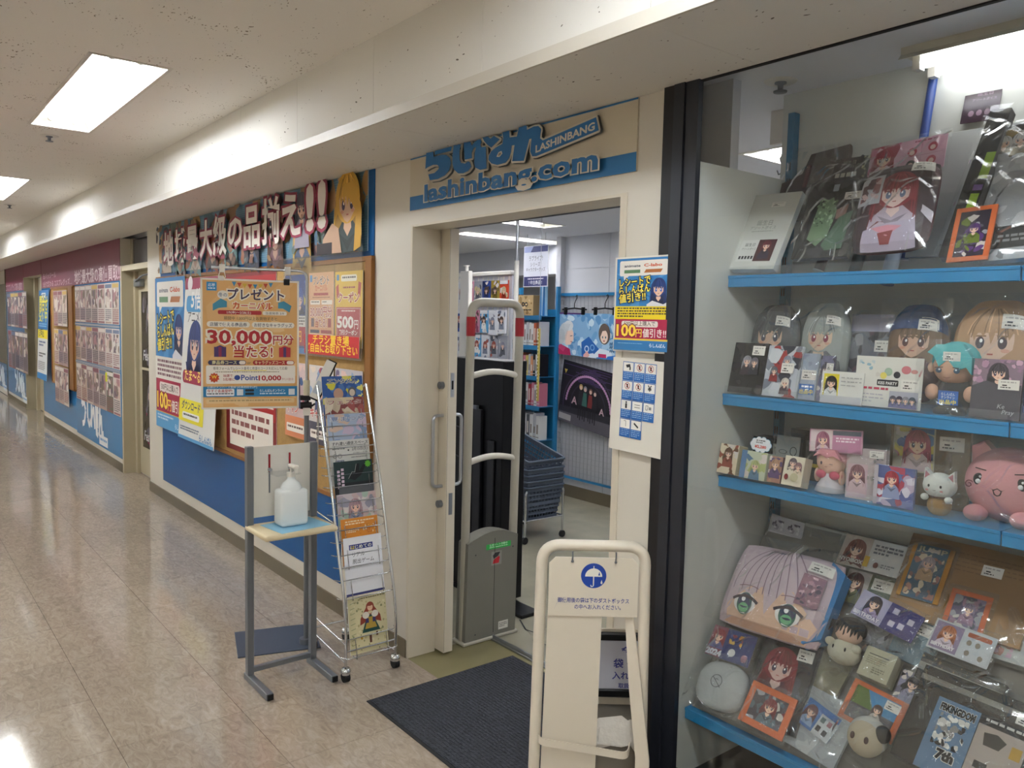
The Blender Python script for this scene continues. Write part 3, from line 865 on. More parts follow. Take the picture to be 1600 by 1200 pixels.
def poster_receipt_long(c):
    H = c.H
    receipt_poster(c)
    c.rect(0, H*.52, 100, H*.67, '#e4e0d8')
    c.lines(7, H*.54, 95, H*.66, 4, '#7a4a58', seed=2)
    yen(c, .67, .89, .895)
    c.rect(0, H*.895, 100, H, '#5aa3d6'); c.lines(6, H*.91, 60, H*.95, 2, '#cfe0ee')
    c.text('らしんばん', 66, H*.975, 6, '#eef3f8', bold=.03)
sheet('poster', 'tall blue and yellow receipt discount poster at the left end of the cork board', 'poster', -7.03, .615, -6.235, 1.83, poster_receipt_long, -.023)
def poster_point(c):
    H = c.H
    c.bg('#e3e3e0'); c.rect(0, 0, 100, H*.07, '#9c1c4c'); c.ell(14, H*.035, 7, 7, '#efe6ea')
    c.rrect(6, H*.11, 94, H*.21, 5, '#4b9cd2'); c.text('5倍', 20, H*.18, 20, '#f2f2f0', bold=.04)
    c.text('アニメイト', 12, H*.27, 12, '#33333a', bold=.01)
    c.figure(36, H*.4, 15, '#2c3f80', '#27305c', seed=8, H=H*.52)
    c.rrect(6, H*.57, 94, H*.65, 5, '#a8204c'); c.text('たま～る', 12, H*.63, 12, '#ffe070', bold=.03)
    c.rect(0, H*.75, 70, H*.89, '#f3e63a'); c.text('ダウンロード', 8, H*.81, 9, '#2a3a7a', bold=.03); c.rrect(10, H*.83, 60, H*.87, 3, '#eee'); c.lines(14, H*.84, 55, H*.86, 1, '#333')
    c.lines(6, H*.92, 60, H*.95, 2, '#6a7a90'); c.text('らしんばん', 62, H*.975, 7, '#3d86c0', bold=.02)
    c.rect(0, H*.98, 100, H, '#5aa3d6')
sheet('poster', 'white and yellow membership poster with curling lower edge on the cork board', 'poster', -6.2, .63, -5.41, 1.81, poster_point, -.058, tilt=3.2)
def poster_tax(c):
    H = c.H
    c.bg('#7c1418'); c.rect(2, H*.02, 98, H*.78, '#a3161c'); c.line([(8, H*.6), (95, H*.6)], 1, '#e8d8d0'); c.line([(8, H*.71), (95, H*.71)], 1, '#e8d8d0')
    c.text('Tax-free 5,500円', 8, H*.66, 11, '#ffd23a', bold=.03, wd=86)
    c.rect(8, H*.74, 94, H*.97, '#e4ddd2')
    c.lines(12, H*.77, 90, H*.93, 3, '#8a4a48', .5, 4)
sheet('poster', 'dark red tax exemption notice with a pale text panel on the cork board', 'poster', -5.37, .66, -4.52, 1.815, poster_tax, -.016)

# ---- leaflets in clear pockets at the right end of the cork board
pk = thing('leaflet_pocket', 'clear plastic pocket sheet holding leaflets on the cork board', 'leaflet holder', (-3.915, -.02, 1.34))
MB().box(-.465, -.016, 0, .465, -.0145, .53).build('clear_sheet', M['acrylic'], pk)
for xx in (-.465, -.15, .165, .463): MB().cyl((xx, -.01, 0), (xx, -.01, .53), .003, 8).build('seam', M['acrylic'], pk)
def lf_navy(c):
    H = c.H; c.bg('#27407c'); c.cloudy(5, 4, 95, H*.5, ['#3a5aa0', '#d8c850', '#1d2c5c', '#5a78b8'], 18, 2); c.figure(70, H*.3, 14, '#3050a0', '#20284a', seed=2, H=H*.5)
    c.rect(0, H*.52, 100, H*.66, '#e2dfd8'); c.lines(6, H*.54, 94, H*.65, 3, '#444'); c.rect(0, H*.66, 100, H*.9, '#a81c3c'); c.text('0円', 45, H*.84, 24, '#ffd84a', bold=.03); c.rect(0, H*.93, 100, H, '#2f7fc0')
def lf_carnival(c):
    H = c.H; c.bg('#dba67a'); c.rect(4, 4, 14, 16, '#3d86c0'); c.text('プレゼント', 50, H*.16, 17, '#4a3d52', 'c', bold=.03, wd=62, out=('#e8d8c8', .05)); c.text('カーニバル', 50, H*.25, 13, '#c8482a', 'c', bold=.03, wd=48)
    c.rect(20, H*.28, 78, H*.315, '#a8202c'); c.lines(15, H*.335, 85, H*.36, 1, '#8a4a30')
    c.rrect(6, H*.38, 46, H*.44, 2, '#efe6dc'); c.rrect(52, H*.38, 94, H*.44, 2, '#efe6dc'); c.lines(10, H*.395, 42, H*.425, 1, '#444'); c.lines(56, H*.395, 90, H*.425, 1, '#444', seed=4)
    c.text('30,000円分', 50, H*.6, 21, '#a8202c', 'c', bold=.02, wd=86, out=('#efe6dc', .05)); c.text('当たる!', 50, H*.745, 18, '#a8202c', 'c', bold=.02, wd=46, out=('#efe6dc', .05))
    c.rect(10, H*.63, 22, H*.75, '#5a4458'); c.rect(78, H*.63, 90, H*.75, '#a02838'); c.rect(6, H*.79, 44, H*.835, '#3a3a5a'); c.rect(50, H*.79, 92, H*.835, '#a02838'); c.rect(4, H*.85, 96, H, '#e8ddd0'); c.lines(10, H*.87, 90, H*.95, 3, '#6a5040')
def lf_coupon(c):
    H = c.H; c.bg('#e2b83a'); c.rect(6, 5, 15, 15, '#3d86c0'); c.rrect(22, 6, 80, 17, 4, '#f0e8d8'); c.lines(27, 9, 76, 14, 1, '#444'); c.lines(30, H*.2, 74, H*.24, 1, '#a02838')
    c.poly([(4, H*.2), (13, H*.16), (16, H*.34), (7, H*.36)], '#b8242c'); c.poly([(96, H*.16), (86, H*.14), (83, H*.34), (92, H*.34)], '#b8242c')
    c.text('クーポン', 50, H*.4, 19, '#a8202c', 'c', bold=.04, wd=76, out=('#f6e8c8', .06)); c.rect(5, H*.47, 95, H*.87, '#b02838'); c.rect(7, H*.485, 93, H*.86, '#f0e4dc'); c.rect(8, H*.49, 92, H*.855, '#b02838')
    c.lines(25, H*.51, 75, H*.54, 1, '#f0e4dc'); c.text('500', 10, H*.74, 27, '#f4efe8', bold=.04, wd=58); c.text('円', 72, H*.74, 17, '#f4efe8', bold=.03); c.text('割引クーポン', 50, H*.83, 9.5, '#f4efe8', 'c', bold=.03, wd=66)
    c.rrect(22, H*.9, 70, H*.97, 2, '#bcd4e4'); c.text('アプリ会員', 46, H*.955, 7, '#3d6a90', 'c', bold=.03)
sheet('leaflet', 'navy and yellow leaflet, leftmost in the upper clear pockets', 'leaflet', -4.377, 1.345, -4.09, 1.776, lf_navy, -.0225, .003, 'leaflets on the cork board')
sheet('leaflet', 'orange present carnival leaflet in the middle upper clear pocket', 'leaflet', -4.061, 1.40, -3.764, 1.78, lf_carnival, -.0225, .003, 'leaflets on the cork board')
sheet('leaflet', 'yellow and red 500 yen coupon leaflet in the right upper clear pocket', 'leaflet', -3.75, 1.40, -3.46, 1.776, lf_coupon, -.0225, .003, 'leaflets on the cork board')
def lab_red(c):
    c.bg('#bf2a30'); H = c.H
    c.text('チラシ置き場', 50, H*.42, 8.4, '#f2d23a', 'c', bold=.03, wd=66); c.text('ご自由にお取り下さい', 50, H*.86, 8.2, '#f2d23a', 'c', bold=.03, wd=94)
sheet('notice_strip', 'red strip with yellow lettering across the leaflet pockets', 'notice', -4.085, 1.352, -3.462, 1.455, lab_red, -.0385, .002, m='paper')
def lf_low(seed, top, base):
    def f(c):
        H = c.H; c.bg(top); r = random.Random(seed)
        c.cloudy(3, 3, 97, H*.6, ['#d8b8b0', '#8aa0c0', '#a84a5a', '#e0d0c0', '#6a5a78', '#3d5a8a'], 24, seed)
        c.figure(50, H*.25, 16, r.choice(['#5a4a60', '#b89a60', '#7a8ab0']), '#44507a', seed=seed, H=H*.6)
        c.text('キャン', 8, H*.66, 20, '#c23a3a', bold=.03, out=('#efe6dc', .06)); c.rect(0, H*.72, 100, H, base); c.rrect(8, H*.82, 92, H*.93, 3, '#eae2d8'); c.lines(14, H*.85, 86, H*.9, 1, '#5a4038')
    return f
sheet('leaflet', 'pink and orange leaflet, leftmost in the lower clear pockets', 'leaflet', -4.376, .87, -4.095, 1.29, lf_low(3, '#c8b0b0', '#d08058'), -.02, .003, 'leaflets on the cork board')
sheet('leaflet', 'dark picture leaflet in the middle lower clear pocket behind the rack', 'leaflet', -4.06, .87, -3.77, 1.29, lf_low(5, '#cfc8c4', '#4a4656'), -.02, .003, 'leaflets on the cork board')
sheet('leaflet', 'pale grey leaflet in the right lower clear pocket behind the rack', 'leaflet', -3.75, .87, -3.46, 1.29, lf_low(7, '#b8b4b8', '#8d8fa4'), -.02, .003, 'leaflets on the cork board')

# ---- posters beside the doorway
def poster_receipt(c):
    H = c.H
    c.bg('#e6e1d8')
    d = Cv(c.w*.94, c.h*.965); receipt_poster(d)
    H2 = d.H
    d.rect(0, H2*.52, 100, H2*.66, '#ecd21e'); d.lines(5, H2*.535, 96, H2*.65, 4, '#4a3a30', .5, 6)
    yen(d, .66, .87, .89)
    d.rect(0, H2*.89, 100, H2, '#2f78b4'); d.lines(8, H2*.92, 55, H2*.935, 1, '#7fb0d8'); d.text('らしんばん', 68, H2*.955, 6, '#eef3f8', bold=.03)
    k = c.w*.94/c.w
    o = len(c.v)
    c.v += [(v[0], v[1]-LAY*2, v[2]) for v in d.v]; c.f += [[o+i for i in f] for f in d.f]; c.c += d.c
sheet('poster', 'receipt discount poster with yellow 100 yen lettering at the right of the doorway', 'poster', -1.80, 1.462, -1.566, 1.757, poster_receipt, -.012, .004)
def rules(c):
    H = c.H
    c.bg('#dcd8ce')
    x0, y0, cw, ch = 20, H*.035, 20.5, H*.20
    k = 0
    for j in range(4):
        for i in range(3):
            if j == 3 and i == 2: continue
            x, y = x0+i*(cw+.6)-j*.0, y0+j*(ch+.4)
            c.rect(x, y, x+cw, y+ch, '#1d62ae')
            c.rect(x+1, y+1, x+cw-1, y+ch*.52, '#e8e6e0')
            cx, cy = x+cw/2, y+ch*.27
            r = ch*.19
            if k in (1, 2, 3, 4):
                c.ring(cx, cy, r*.82, r, '#a83232', 20)
                c.rect(cx-r*.3, cy-r*.55, cx+r*.3, cy+r*.55, '#3a2a2a'); c.line([(cx-r*.6, cy-r*.6), (cx+r*.6, cy+r*.6)], r*.18, '#a83232')
            elif k == 0:
                c.poly([(cx-r, cy-r*.5), (cx+r*.6, cy-r*.8), (cx+r*.8, cy), (cx-r*.6, cy+r*.3)], '#26262a'); c.rect(cx+r*.4, cy, cx+r*.9, cy+r*.9, '#26262a')
            elif k == 5: c.text('¥', cx, cy+r*.75, r*2.2, '#26262a', 'c', bold=.03)
            elif k == 6: c.ell(cx, cy-r*.7, r*.3, r*.3, '#26262a'); c.rect(cx-r*.35, cy-r*.35, cx+r*.35, cy+r*1.0, '#26262a')
            elif k == 7: c.rect(cx-r, cy-r*.4, cx+r, cy-r*.25, '#26262a'); c.rect(cx-r, cy+r*.3, cx+r, cy+r*.45, '#26262a')
            elif k == 8: c.line([(cx-r, cy-r*.6), (cx-r*.2, cy-r*.6), (cx-r*.4, cy+r*.6), (cx-r, cy+r*.6), (cx-r, cy-r*.6)], r*.14, '#444'); c.rect(cx+r*.1, cy-r*.3, cx+r, cy+r*.5, '#8a8a8a')
            elif k == 9: c.line([(cx-r*.5, cy-r*.8), (cx+r*.3, cy-r*.8), (cx+r*.3, cy+r*.8)], r*.14, '#444')
            else: c.line([(cx-r*.8, cy-r*.5), (cx+r*.8, cy+r*.6)], r*.5, '#26262a')
            c.lines(x+2, y+ch*.56, x+cw-2, y+ch*.95, 4, '#8fb4dc', .45, k+3)
            k += 1
sheet('rules_notice', 'white notice with a grid of blue pictograms beside the doorway', 'notice', -1.80, 1.145, -1.578, 1.440, rules, -.012, .004, roll=-1.5)

# ================================================================== far shop-front display
fm = tag(MB().box(-12.78, -.004, 1.848, -8.32, 0, ZS-.001).build('fascia_board', M['magenta']), 'magenta fascia board above the far poster display', 'board')
cv = Cv(4.46, .399); H = cv.H
cv.text('地域最大級の高価買取!!', 51.5, H*.94, 3.7, '#d9c4c8', bold=.03, wd=49)
cv.build(fm, name='lettering', loc=(-10.55, -.0045, 2.0475))
cv = Cv(4.46, .399)
cv.text('缶バッジール', 3, H*.68, 1.9, '#cbb0b8', bold=.02, wd=22); cv.build(fm, name='lettering', loc=(-10.55, -.0045, 2.0475))
cv = Cv(4.46, .399)
cv.text('5分で終わる コスプレグッズ…', 3, H*.95, 1.9, '#cbb0b8', bold=.02, wd=45)
cv.build(fm, name='lettering', loc=(-10.55, -.0045, 2.0475))
fb = tag(MB().box(-10.5, -.005, .128, -8.32, 0, 1.848).build('display_board', M['blue_panel_light']), 'light blue board carrying the far poster display', 'board')
fb2 = tag(MB().box(-12.78, -.005, .15, -10.503, 0, 1.848).build('display_board', M['blue_panel_light']), 'light blue board behind the far cork board', 'board')
def shoplogo(c):
    H = c.H
    st = [[(3, 4), (3, 16)], [(3, 16), (12, 13), (18, 20), (12, 31), (4, 33)], [(26, 2), (26, 26), (33, 32), (38, 26)], [(42, 8), (41, 32)], [(42, 24), (50, 14), (54, 32)], [(58, 10), (60, 36)], [(57, 18), (68, 15)], [(64, 8), (64, 30), (58, 34), (66, 36)], [(74, 10), (70, 36)], [(71, 28), (78, 18), (80, 34), (86, 32)]]
    for s_ in st: c.line(s_, 5.2, '#dfe3e6')
    c.rect(70, 34, 100, 42, '#dfe3e6'); c.lines(73, 36.5, 97, 40, 1, '#3d86c0')
cv = Cv(1.3, .55); shoplogo(cv); cv.build(fb, name='logo', loc=(-9.58, -.0055, .42))
xs7 = [-10.484, -10.184, -9.889, -9.58, -9.278, -8.95, -8.645, -8.355]
pal = ['#a58a86', '#b09a94', '#c2b2a6', '#9c8488', '#cfc4bc', '#b8a08c', '#a8958f', '#d6cec6']
def far_poster(seed, base):
    def f(c):
        H = c.H; r = random.Random(seed); c.bg(base)
        c.rect(4, H*.03, 96, H*.12, r.choice(['#8a4a58', '#d8d0c8', '#6a7a98', '#c8a858']))
        c.cloudy(5, H*.14, 95, H*.6, ['#8a6a6c', '#c8b0a4', '#6a5a64', '#d6c8bc', '#a8787c', '#e0d8d0', '#7a6a58'], 16, seed, .1, .35)
        c.lines(6, H*.64, 94, H*.93, 6, r.choice(['#8a5058', '#6a5a58', '#4a4a58']), .5, seed)
        c.rect(6, H*.94, 94, H*.98, r.choice(['#b89a8c', '#d8cec4', '#8a5058']))
    return f
rown = ['top', 'middle', 'bottom']
for j, (z0, z1) in enumerate(((1.425, 1.835), (.99, 1.385), (.535, .955))):
    for i in range(7):
        b = pal[(i*3+j*5) % 8]
        if j == 2 and i == 5: b = '#5a5f4a'
        sheet('poster', f'small poster, {ORD[i]} from the left in the {rown[j]} row of the far blue display', 'poster', xs7[i]+.006, z0, xs7[i+1]-.006, z1, far_poster(100+j*10+i, b), -.005, .002, 'posters of the far display')
tag(MB().box(-8.97, -.011, .84, -8.9, -.008, .93).build('sticky_note', cmat('#d8d81c', .6)), 'small yellow tag between two bottom posters of the far display', 'note')
for z, k in ((1.405, 'upper'), (.972, 'lower')):
    tag(MB().box(-10.49, -.012, z-.012, -8.35, -.005, z+.012).build('price_rail', cmat('#8f9aa8', .4)), f'{k} pale rail between poster rows of the far display', 'rail')
fc = thing('cork_board', 'small cork notice board in the far display', 'notice board', (-11.2, 0, .62))
MB().box(-.74, -.02, 0, .73, -.005, 1.21).build('cork_panel', M['cork'], fc)
for q in ((.5, -.04, 0, .73, -.02, 1.21), (-.75, -.03, 1.2, .73, -.005, 1.225), (-.75, -.03, -.01, .73, -.005, .01), (-.76, -.03, 0, -.73, -.005, 1.21)):
    MB().box(*q).build('frame_rail', M['wood_trim'], fc)
for j, (z0, z1) in enumerate(((1.36, 1.795), (.88, 1.32), (.4, .86))):
    for i in range(3):
        a = -11.62+.3*i
        sheet('poster', f'small poster, {ORD[i]} from the left in the {rown[j]} row on the far cork board', 'poster', a+.005, z0, a+.295, z1, far_poster(200+j*10+i, pal[(i+j*2) % 4]), -.045, .002, 'posters on the far cork board')
def far_blue(c):
    H = c.H; c.bg('#1f78bc'); c.rrect(28, H*.03, 72, H*.085, 3, '#d8dde2'); c.lines(34, H*.045, 66, H*.07, 1, '#4a5a78')
    c.text('問合せ', 8, H*.22, 30, '#e8d83a', bold=.05, wd=84, out=('#1d3a6a', .05)); c.text('受付中', 8, H*.34, 22, '#e8d83a', bold=.05, wd=84)
    c.lines(10, H*.37, 90, H*.42, 2, '#8fc0e4'); c.rect(0, H*.44, 100, H*.54, '#e8d61e'); c.text('お申込', 14, H*.515, 17, '#2a3a5a', bold=.04); c.rect(0, H*.54, 100, H*.93, '#dddfe0')
    c.lines(14, H*.57, 80, H*.64, 2, '#2a4a8a'); c.lines(16, H*.7, 84, H*.76, 2, '#333'); c.lines(10, H*.8, 80, H*.9, 5, '#777'); c.rect(0, H*.93, 100, H, '#2f86c8')
sheet('poster', 'tall blue, yellow and white poster hanging at the far recess', 'poster', -12.79, .615, -12.03, 1.82, far_blue, -.055, tilt=2.2)

# farthest display beyond the second recess
tag(MB().box(-16.5, -.004, 1.85, -14.46, 0, ZS-.001).box(-14.45, -.004, 2.045, -12.80, 0, ZS-.001).build('fascia_board', M['magenta']), 'magenta fascia board at the far left end of the shop front', 'board')
f2 = tag(MB().box(-16.5, -.005, .128, -14.46, 0, 1.848).build('display_board', M['blue_panel_light']), 'light blue board at the far left end of the shop front', 'board')
cv = Cv(1.3, .55); shoplogo(cv); cv.build(f2, name='logo', loc=(-15.0, -.0055, .36))
cv = Cv(2.0, .16); cv.text('コスプレグッズ高価買取', 2, cv.H*.9, 6.5, '#cbb0b8', bold=.02, wd=94); cv.build(f2, name='lettering', loc=(-15.5, -.006, 1.93))
for j, (z0, z1) in enumerate(((1.26, 1.83), (.56, 1.2))):
    for i in range(5):
        a = -16.35+.44*i
        sheet('poster', f'dim poster, {ORD[i]} from the left in the {("upper", "lower")[j]} row at the far left end', 'poster', a+.006, z0, a+.434, z1, far_poster(300+j*10+i, ['#5a5260', '#8a7a80', '#6a6068'][(i+j) % 3]), -.006, .002, 'posters at the far left end')
f4 = tag(MB().box(-20.5, -.005, .128, -16.6, .015, .575).build('display_board', M['blue_panel_light']), 'blue board below the far left window', 'board')
cv = Cv(1.3, .55); shoplogo(cv); cv.build(f4, name='logo', loc=(-17.4, -.0055, .36))

# ================================================================== things in front of the shop
# ---- door mat
dm = thing('door_mat', 'charcoal ribbed entrance mat with dark rubber edge in the doorway', 'mat', (-2.79, -.352, 0))
MB().box(.012, .012, .0, 1.18, .745, .008).build('pile', M['mat_charcoal'], dm)
MB().box(0, 0, .0, 1.2, .76, .004, 0, .0015, 1).build('rubber_edge', M['mat_edge'], dm)
rb = MB()
for i in range(46):
    rb.box(.014, .018+i*.0157, .008, 1.178, .018+i*.0157+.008, .0096)
rb.build('ribs', M['mat_charcoal'], dm)

# ---- hand sanitizer stand
ss = thing('sanitizer_stand', 'grey metal hand sanitizer stand with cream shelf and white back panel', 'stand', (-3.25, -.517, 0))
for s_ in (-1, 1):
    y = s_*.142
    MB().box(-.012, y-.014, .028, .018, y+.014, 1.005, 0, .002, 1).build('post', M['grey_metal'], ss)
    ft = MB().box(-.03, y-.014, .0, .225, y+.014, .028, 0, .002, 1).build('foot', M['grey_metal'], ss)
    MB().box(.225, y-.012, .003, .232, y+.012, .026).build('end_cap', M['rubber'], ft)
MB().box(-.012, -.128, .035, .01, .128, .055).build('crossbar', M['grey_metal'], ss)
MB().box(-.006, -.128, .70, .002, .128, 1.0).build('back_panel', M['plastic_white'], ss)
MB().box(-.008, -.158, .650, .22, .158, .674, 0, .009, 3).build('shelf', mat('cream_shelf', '#d9c9a6', .35), ss)
MB().box(.03, -.05, .638, .06, -.02, .65).box(.03, .09, .638, .06, .12, .65).build('bracket', M['rubber'], ss)
for s_ in (-.055, .035):
    MB().box(.002, s_-.004, .89, .004, s_+.004, .965, 0).box(.002, s_-.003, .8, .004, s_+.003, .89, 1).build('slot', [M['red'], M['grey_metal']], ss)
bk = MB().box(.002, -.065, .885, .10, .045, .891, 0, .002, 1).build('bottle_holder', M['acrylic'], ss)
for s_ in (-.055, .035): MB().cyl((.002, s_, .9), (.016, s_, .9), .008, 10).build('knob', M['steel'], bk)
pn = tag(MB().box(-.1, -.12, 0, .08, .11, .0012).build('paper_napkin', cmat('#8fc4e0', .8), None, (-3.13, -.495, .674)), 'light blue paper napkin under the sanitizer bottle', 'napkin')
pn.rotation_euler = (0, 0, .12)
bt = thing('sanitizer_bottle', 'white translucent pump bottle of hand sanitizer on the cream shelf', 'bottle', (-3.155, -.515, .6757))
bo = MB()
bo.box(-.045, -.06, 0, .045, .06, .155, 0, .016, 3)
bo.lathe([(.045, .145), (.043, .162), (.034, .178), (.02, .19), (.0165, .196), (.0165, .208)], n=20)
bo.build('bottle_body', M['sanitizer'], bt)
MB().cyl((0, 0, .204), (0, 0, .222), .0185, 18).cyl((0, 0, .222), (0, 0, .245), .006, 10).box(-.013, -.012, .243, .055, .012, .258, 0, .005, 2).box(.046, -.008, .225, .056, .008, .248, 0, .003, 1).build('pump', M['plastic_white'], bt)

# ---- poster stand
ps = thing('poster_stand', 'grey pole stand on a flat dark base plate, holding the orange carnival poster', 'stand', (-3.47, -.305, 0), math.radians(-17))
MB().box(-.24, -.31, 0, .07, .06, .006, 0, .002, 1).build('base_plate', cmat('#4d5666', .4, .3), ps)
MB().cyl((0, 0, .006), (0, 0, .03), .03, 18).cyl((0, 0, .03), (0, 0, 1.2), .0115, 14).build('pole', M['grey_metal'], ps)
MB().cyl((0, 0, 1.18), (0, 0, 1.255), .015, 14).build('collar', cmat('#cfc8ae', .4), ps)
am = MB().tube(fillet([(0, 0, 1.2), (0, 0, 1.755), (0, -.41, 1.755)], .04, 6), .0065, 10).build('arm', M['steel'], ps)
for yy in (-.365, -.085):
    hk = MB().box(-.009, yy-.012, 1.735, .009, yy+.012, 1.77).tube([(0, yy-.01, 1.735), (0, yy-.016, 1.715), (0, yy, 1.702)], .002, 6).tube([(0, yy+.01, 1.735), (0, yy+.014, 1.715), (0, yy, 1.702)], .002, 6)
    hk.build('hook', M['plastic_white'], ps)
cl = MB().box(-.012, -.03, 1.165, .03, .015, 1.185).cyl((.02, -.03, 1.14), (.02, .02, 1.14), .016, 12).tube([(.0, 0, 1.17), (.03, .01, 1.13), (.05, .03, 1.15)], .005, 6)
cl.build('clamp', M['rubber'], ps)
MB().box(.032, -.02, 1.095, .034, .012, 1.13).build('price_tag', M['plastic_white'], ps)
# folded leaflet case clamped to the pole
lc = thing('tilted_leaflet_case', 'narrow dark-edged leaflet case clamped at a slant above the rack', 'leaflet holder', (-3.43, -.285, 1.165), math.radians(-17))
LCM = Matrix.Rotation(math.radians(-25), 4, 'X')
MB().box(-.004, -.02, 0, .008, .02, .2).xform(LCM).build('case', M['black'], lc)
MB().box(.008, -.03, .008, .0095, .013, .195, 0).box(.0095, -.026, .03, .0105, .008, .09, 1).xform(LCM).build('leaflet', [M['paper'], cmat('#c8d0dc', .4)], lc)

def carnival(c):
    H = c.H
    c.bg('#e9e4da'); c.rect(2, 2, 98, H-2, '#e2b070')
    c.cloudy(3, 3, 97, H-3, ['#e6b87c', '#dfab68', '#eac48c'], 24, 8, .08, .25)
    c.rect(6, 4, 16, 13, '#2f8fcb'); c.text('応募', 11, 8.6, 3.6, '#dfeaf2', 'c', bold=.02); c.lines(7.5, 10, 14.5, 12, 1, '#dfeaf2')
    for i, cc in enumerate(('#3a8ab8', '#c84a2c', '#d8b23a', '#c84a2c', '#3a8ab8', '#d8b23a', '#c84a2c', '#3a8ab8')):
        x = 31+i*5.3; y = 3+2.2*math.sin(i/7*math.pi); c.poly([(x, y), (x+4.6, y), (x+2.3, y+5)], cc)
    c.poly([(12, 27), (20, 21), (26, 24), (26, 30), (18, 31), (12, 34)], '#3f8fae'); c.poly([(84, 22), (92, 27), (90, 34), (83, 30), (78, 30), (78, 24)], '#3f8fae')
    c.ell(22, 17, 5.5, 4.5, '#efe9de'); c.text('冬の', 22, 18.8, 4.6, '#4a6a88', 'c', bold=.02)
    c.text('プレゼント', 27, 21, 13, '#3b2c52', bold=.035, wd=57, out=('#f2ead8', .1))
    c.text('カーニバル', 32, 31, 8.4, '#cc4426', bold=.035, wd=40, out=('#f2ead8', .1))
    c.rrect(17, 33.2, 61, 37.4, 1.5, '#a81a24'); c.text('1/9(金)～2/28(土)', 26, 36.6, 3.4, '#f0e4d8', bold=.02); c.rrect(62, 33.2, 87, 37.4, 1.5, '#e9e2d6'); c.text('当選発表 3/9', 65, 36.6, 3.2, '#555', wd=19)
    c.text('期間中 1,000円以上お買物すると', 50, 43, 4.1, '#5a4632', 'c', wd=54)
    c.rrect(6, 45, 49, 51, 3, '#eee8dc'); c.text('店舗で使える商品券', 27.5, 49.8, 4.4, '#33334a', 'c', bold=.015, wd=37); c.rrect(51, 45, 95, 51, 3, '#eee8dc'); c.text('お好きなキャラグッズ', 73, 49.8, 4.4, '#33334a', 'c', bold=.015, wd=39)
    c.text('30,000', 7, 68, 19.5, '#b01824', bold=.03, wd=64, out=('#f2ead8', .075)); c.text('円分', 73, 68, 11, '#b01824', bold=.03, wd=21, out=('#f2ead8', .08))
    c.text('当たる!', 33, 82, 14, '#b01824', bold=.03, wd=39, out=('#f2ead8', .08))
    for x, cc, rc in ((13, '#47306a', '#8c2a4c'), (79, '#b02030', '#47306a')):
        c.rect(x, 72, x+12, 82.5, cc); c.rect(x+4.5, 72, x+7.5, 82.5, rc); c.poly([(x+2, 72), (x+6, 70), (x+10, 72)], cc)
    c.rrect(7, 86, 45, 91, 2.5, '#2d2a56'); c.text('商品券コース', 11, 90, 4.2, '#e8dfa8', bold=.03); c.rrect(38, 86.6, 44.4, 90.4, 1.8, '#ece4d8')
    c.text('or', 48, 90, 4, '#333', 'c'); c.rrect(52, 86, 95, 91, 2.5, '#a81a24'); c.text('キャラグッズコース', 54, 90, 4.2, '#f2e0a8', bold=.03, wd=31); c.rrect(87, 86.6, 94.4, 90.4, 1.8, '#ece4d8')
    c.rrect(5, 91.5, 96, 111, 1.5, '#efe9e0'); c.text('専用フォームでレシート番号と希望のコースを記入して応募!', 50, 96, 3.6, '#4a3c30', 'c', wd=76); c.rect(32, 96.5, 66, 97.3, '#e8d84a'); c.lines(14, 98, 80, 99.4, 1, '#8a7a68')
    P = []
    for i in range(20):
        a = 2*math.pi*i/20; q = 5.5 if i % 2 else 4.1; P.append((13+q*math.cos(a), 104.5+q*math.sin(a)))
    c.poly(P, '#c4461c'); c.text('W', 13, 105.4, 5, '#f4d23a', 'c', bold=.03)
    c.text('抽選で', 22, 103.6, 3.2, '#a81a24', bold=.015); c.text('5名様に', 22, 107.6, 3.4, '#a81a24', bold=.015)
    c.ell(36, 104.5, 3, 2.7, '#2a4a9a'); c.text('Point', 40, 107.2, 8, '#2a4a9a', bold=.02, wd=17); c.text('10,000', 58, 107.6, 7.4, '#b01824', bold=.03, wd=23); c.text('ポイント当たる!', 82, 107.6, 3.2, '#b01824', wd=12)
    c.rect(2, 114, 98, 125, '#1f7db4'); c.rrect(5, 116.5, 33, 124, 1, '#e8eaec'); c.text('今すぐ会員登録!', 6, 120, 3.6, '#b01824', bold=.02, wd=25); c.lines(6, 121, 32, 123, 1, '#445')
    c.text('応募はメンバーズ登録 [応募期間中UP!]', 6, 115.6, 2.8, '#e8eef2', wd=50)
    c.rect(35.5, 117, 42, 123.5, '#dfe3e6'); c.rect(89, 117, 95.5, 123.5, '#dfe3e6'); c.rrect(44, 117, 53, 119.5, .8, '#17181c'); c.rrect(44, 120.6, 53, 123.2, .8, '#17181c')
    c.text('らしんばんオンライン', 59, 120, 3.6, '#eef2f4', bold=.02, wd=26); c.lines(59, 121.2, 86, 123.6, 1, '#cfe0ec')
    c.rrect(5, 127, 95, 132, 1, '#e6c692'); c.lines(8, 128.4, 92, 130.8, 1, '#b09468')
cp = tag(MB().box(-.21, -.001, -.29, .21, .001, .29).build('carnival_poster', M['paper']), 'orange present carnival poster with 30,000 yen lettering hung from the pole arm', 'poster')
a = math.radians(-17)
dx, dy = math.sin(math.radians(17)), math.cos(math.radians(17))
cx_, cy_ = -3.47-dx*.245, -.305-dy*.245
cp.location = (cx_, cy_, 1.418)
cp.rotation_euler = (0, 0, math.radians(90-17))
c = Cv(.42, .58); carnival(c); c.build(cp, -.0013)
MB().box(-.012, -.006, .28, .012, .006, .302, 0, .002, 1).build('clip', M['plastic_white'], cp, (-.125, 0, 0))
MB().box(-.013, -.007, .27, .013, .007, .298, 0, .002, 1).build('clip', M['rubber'], cp, (.155, 0, 0))

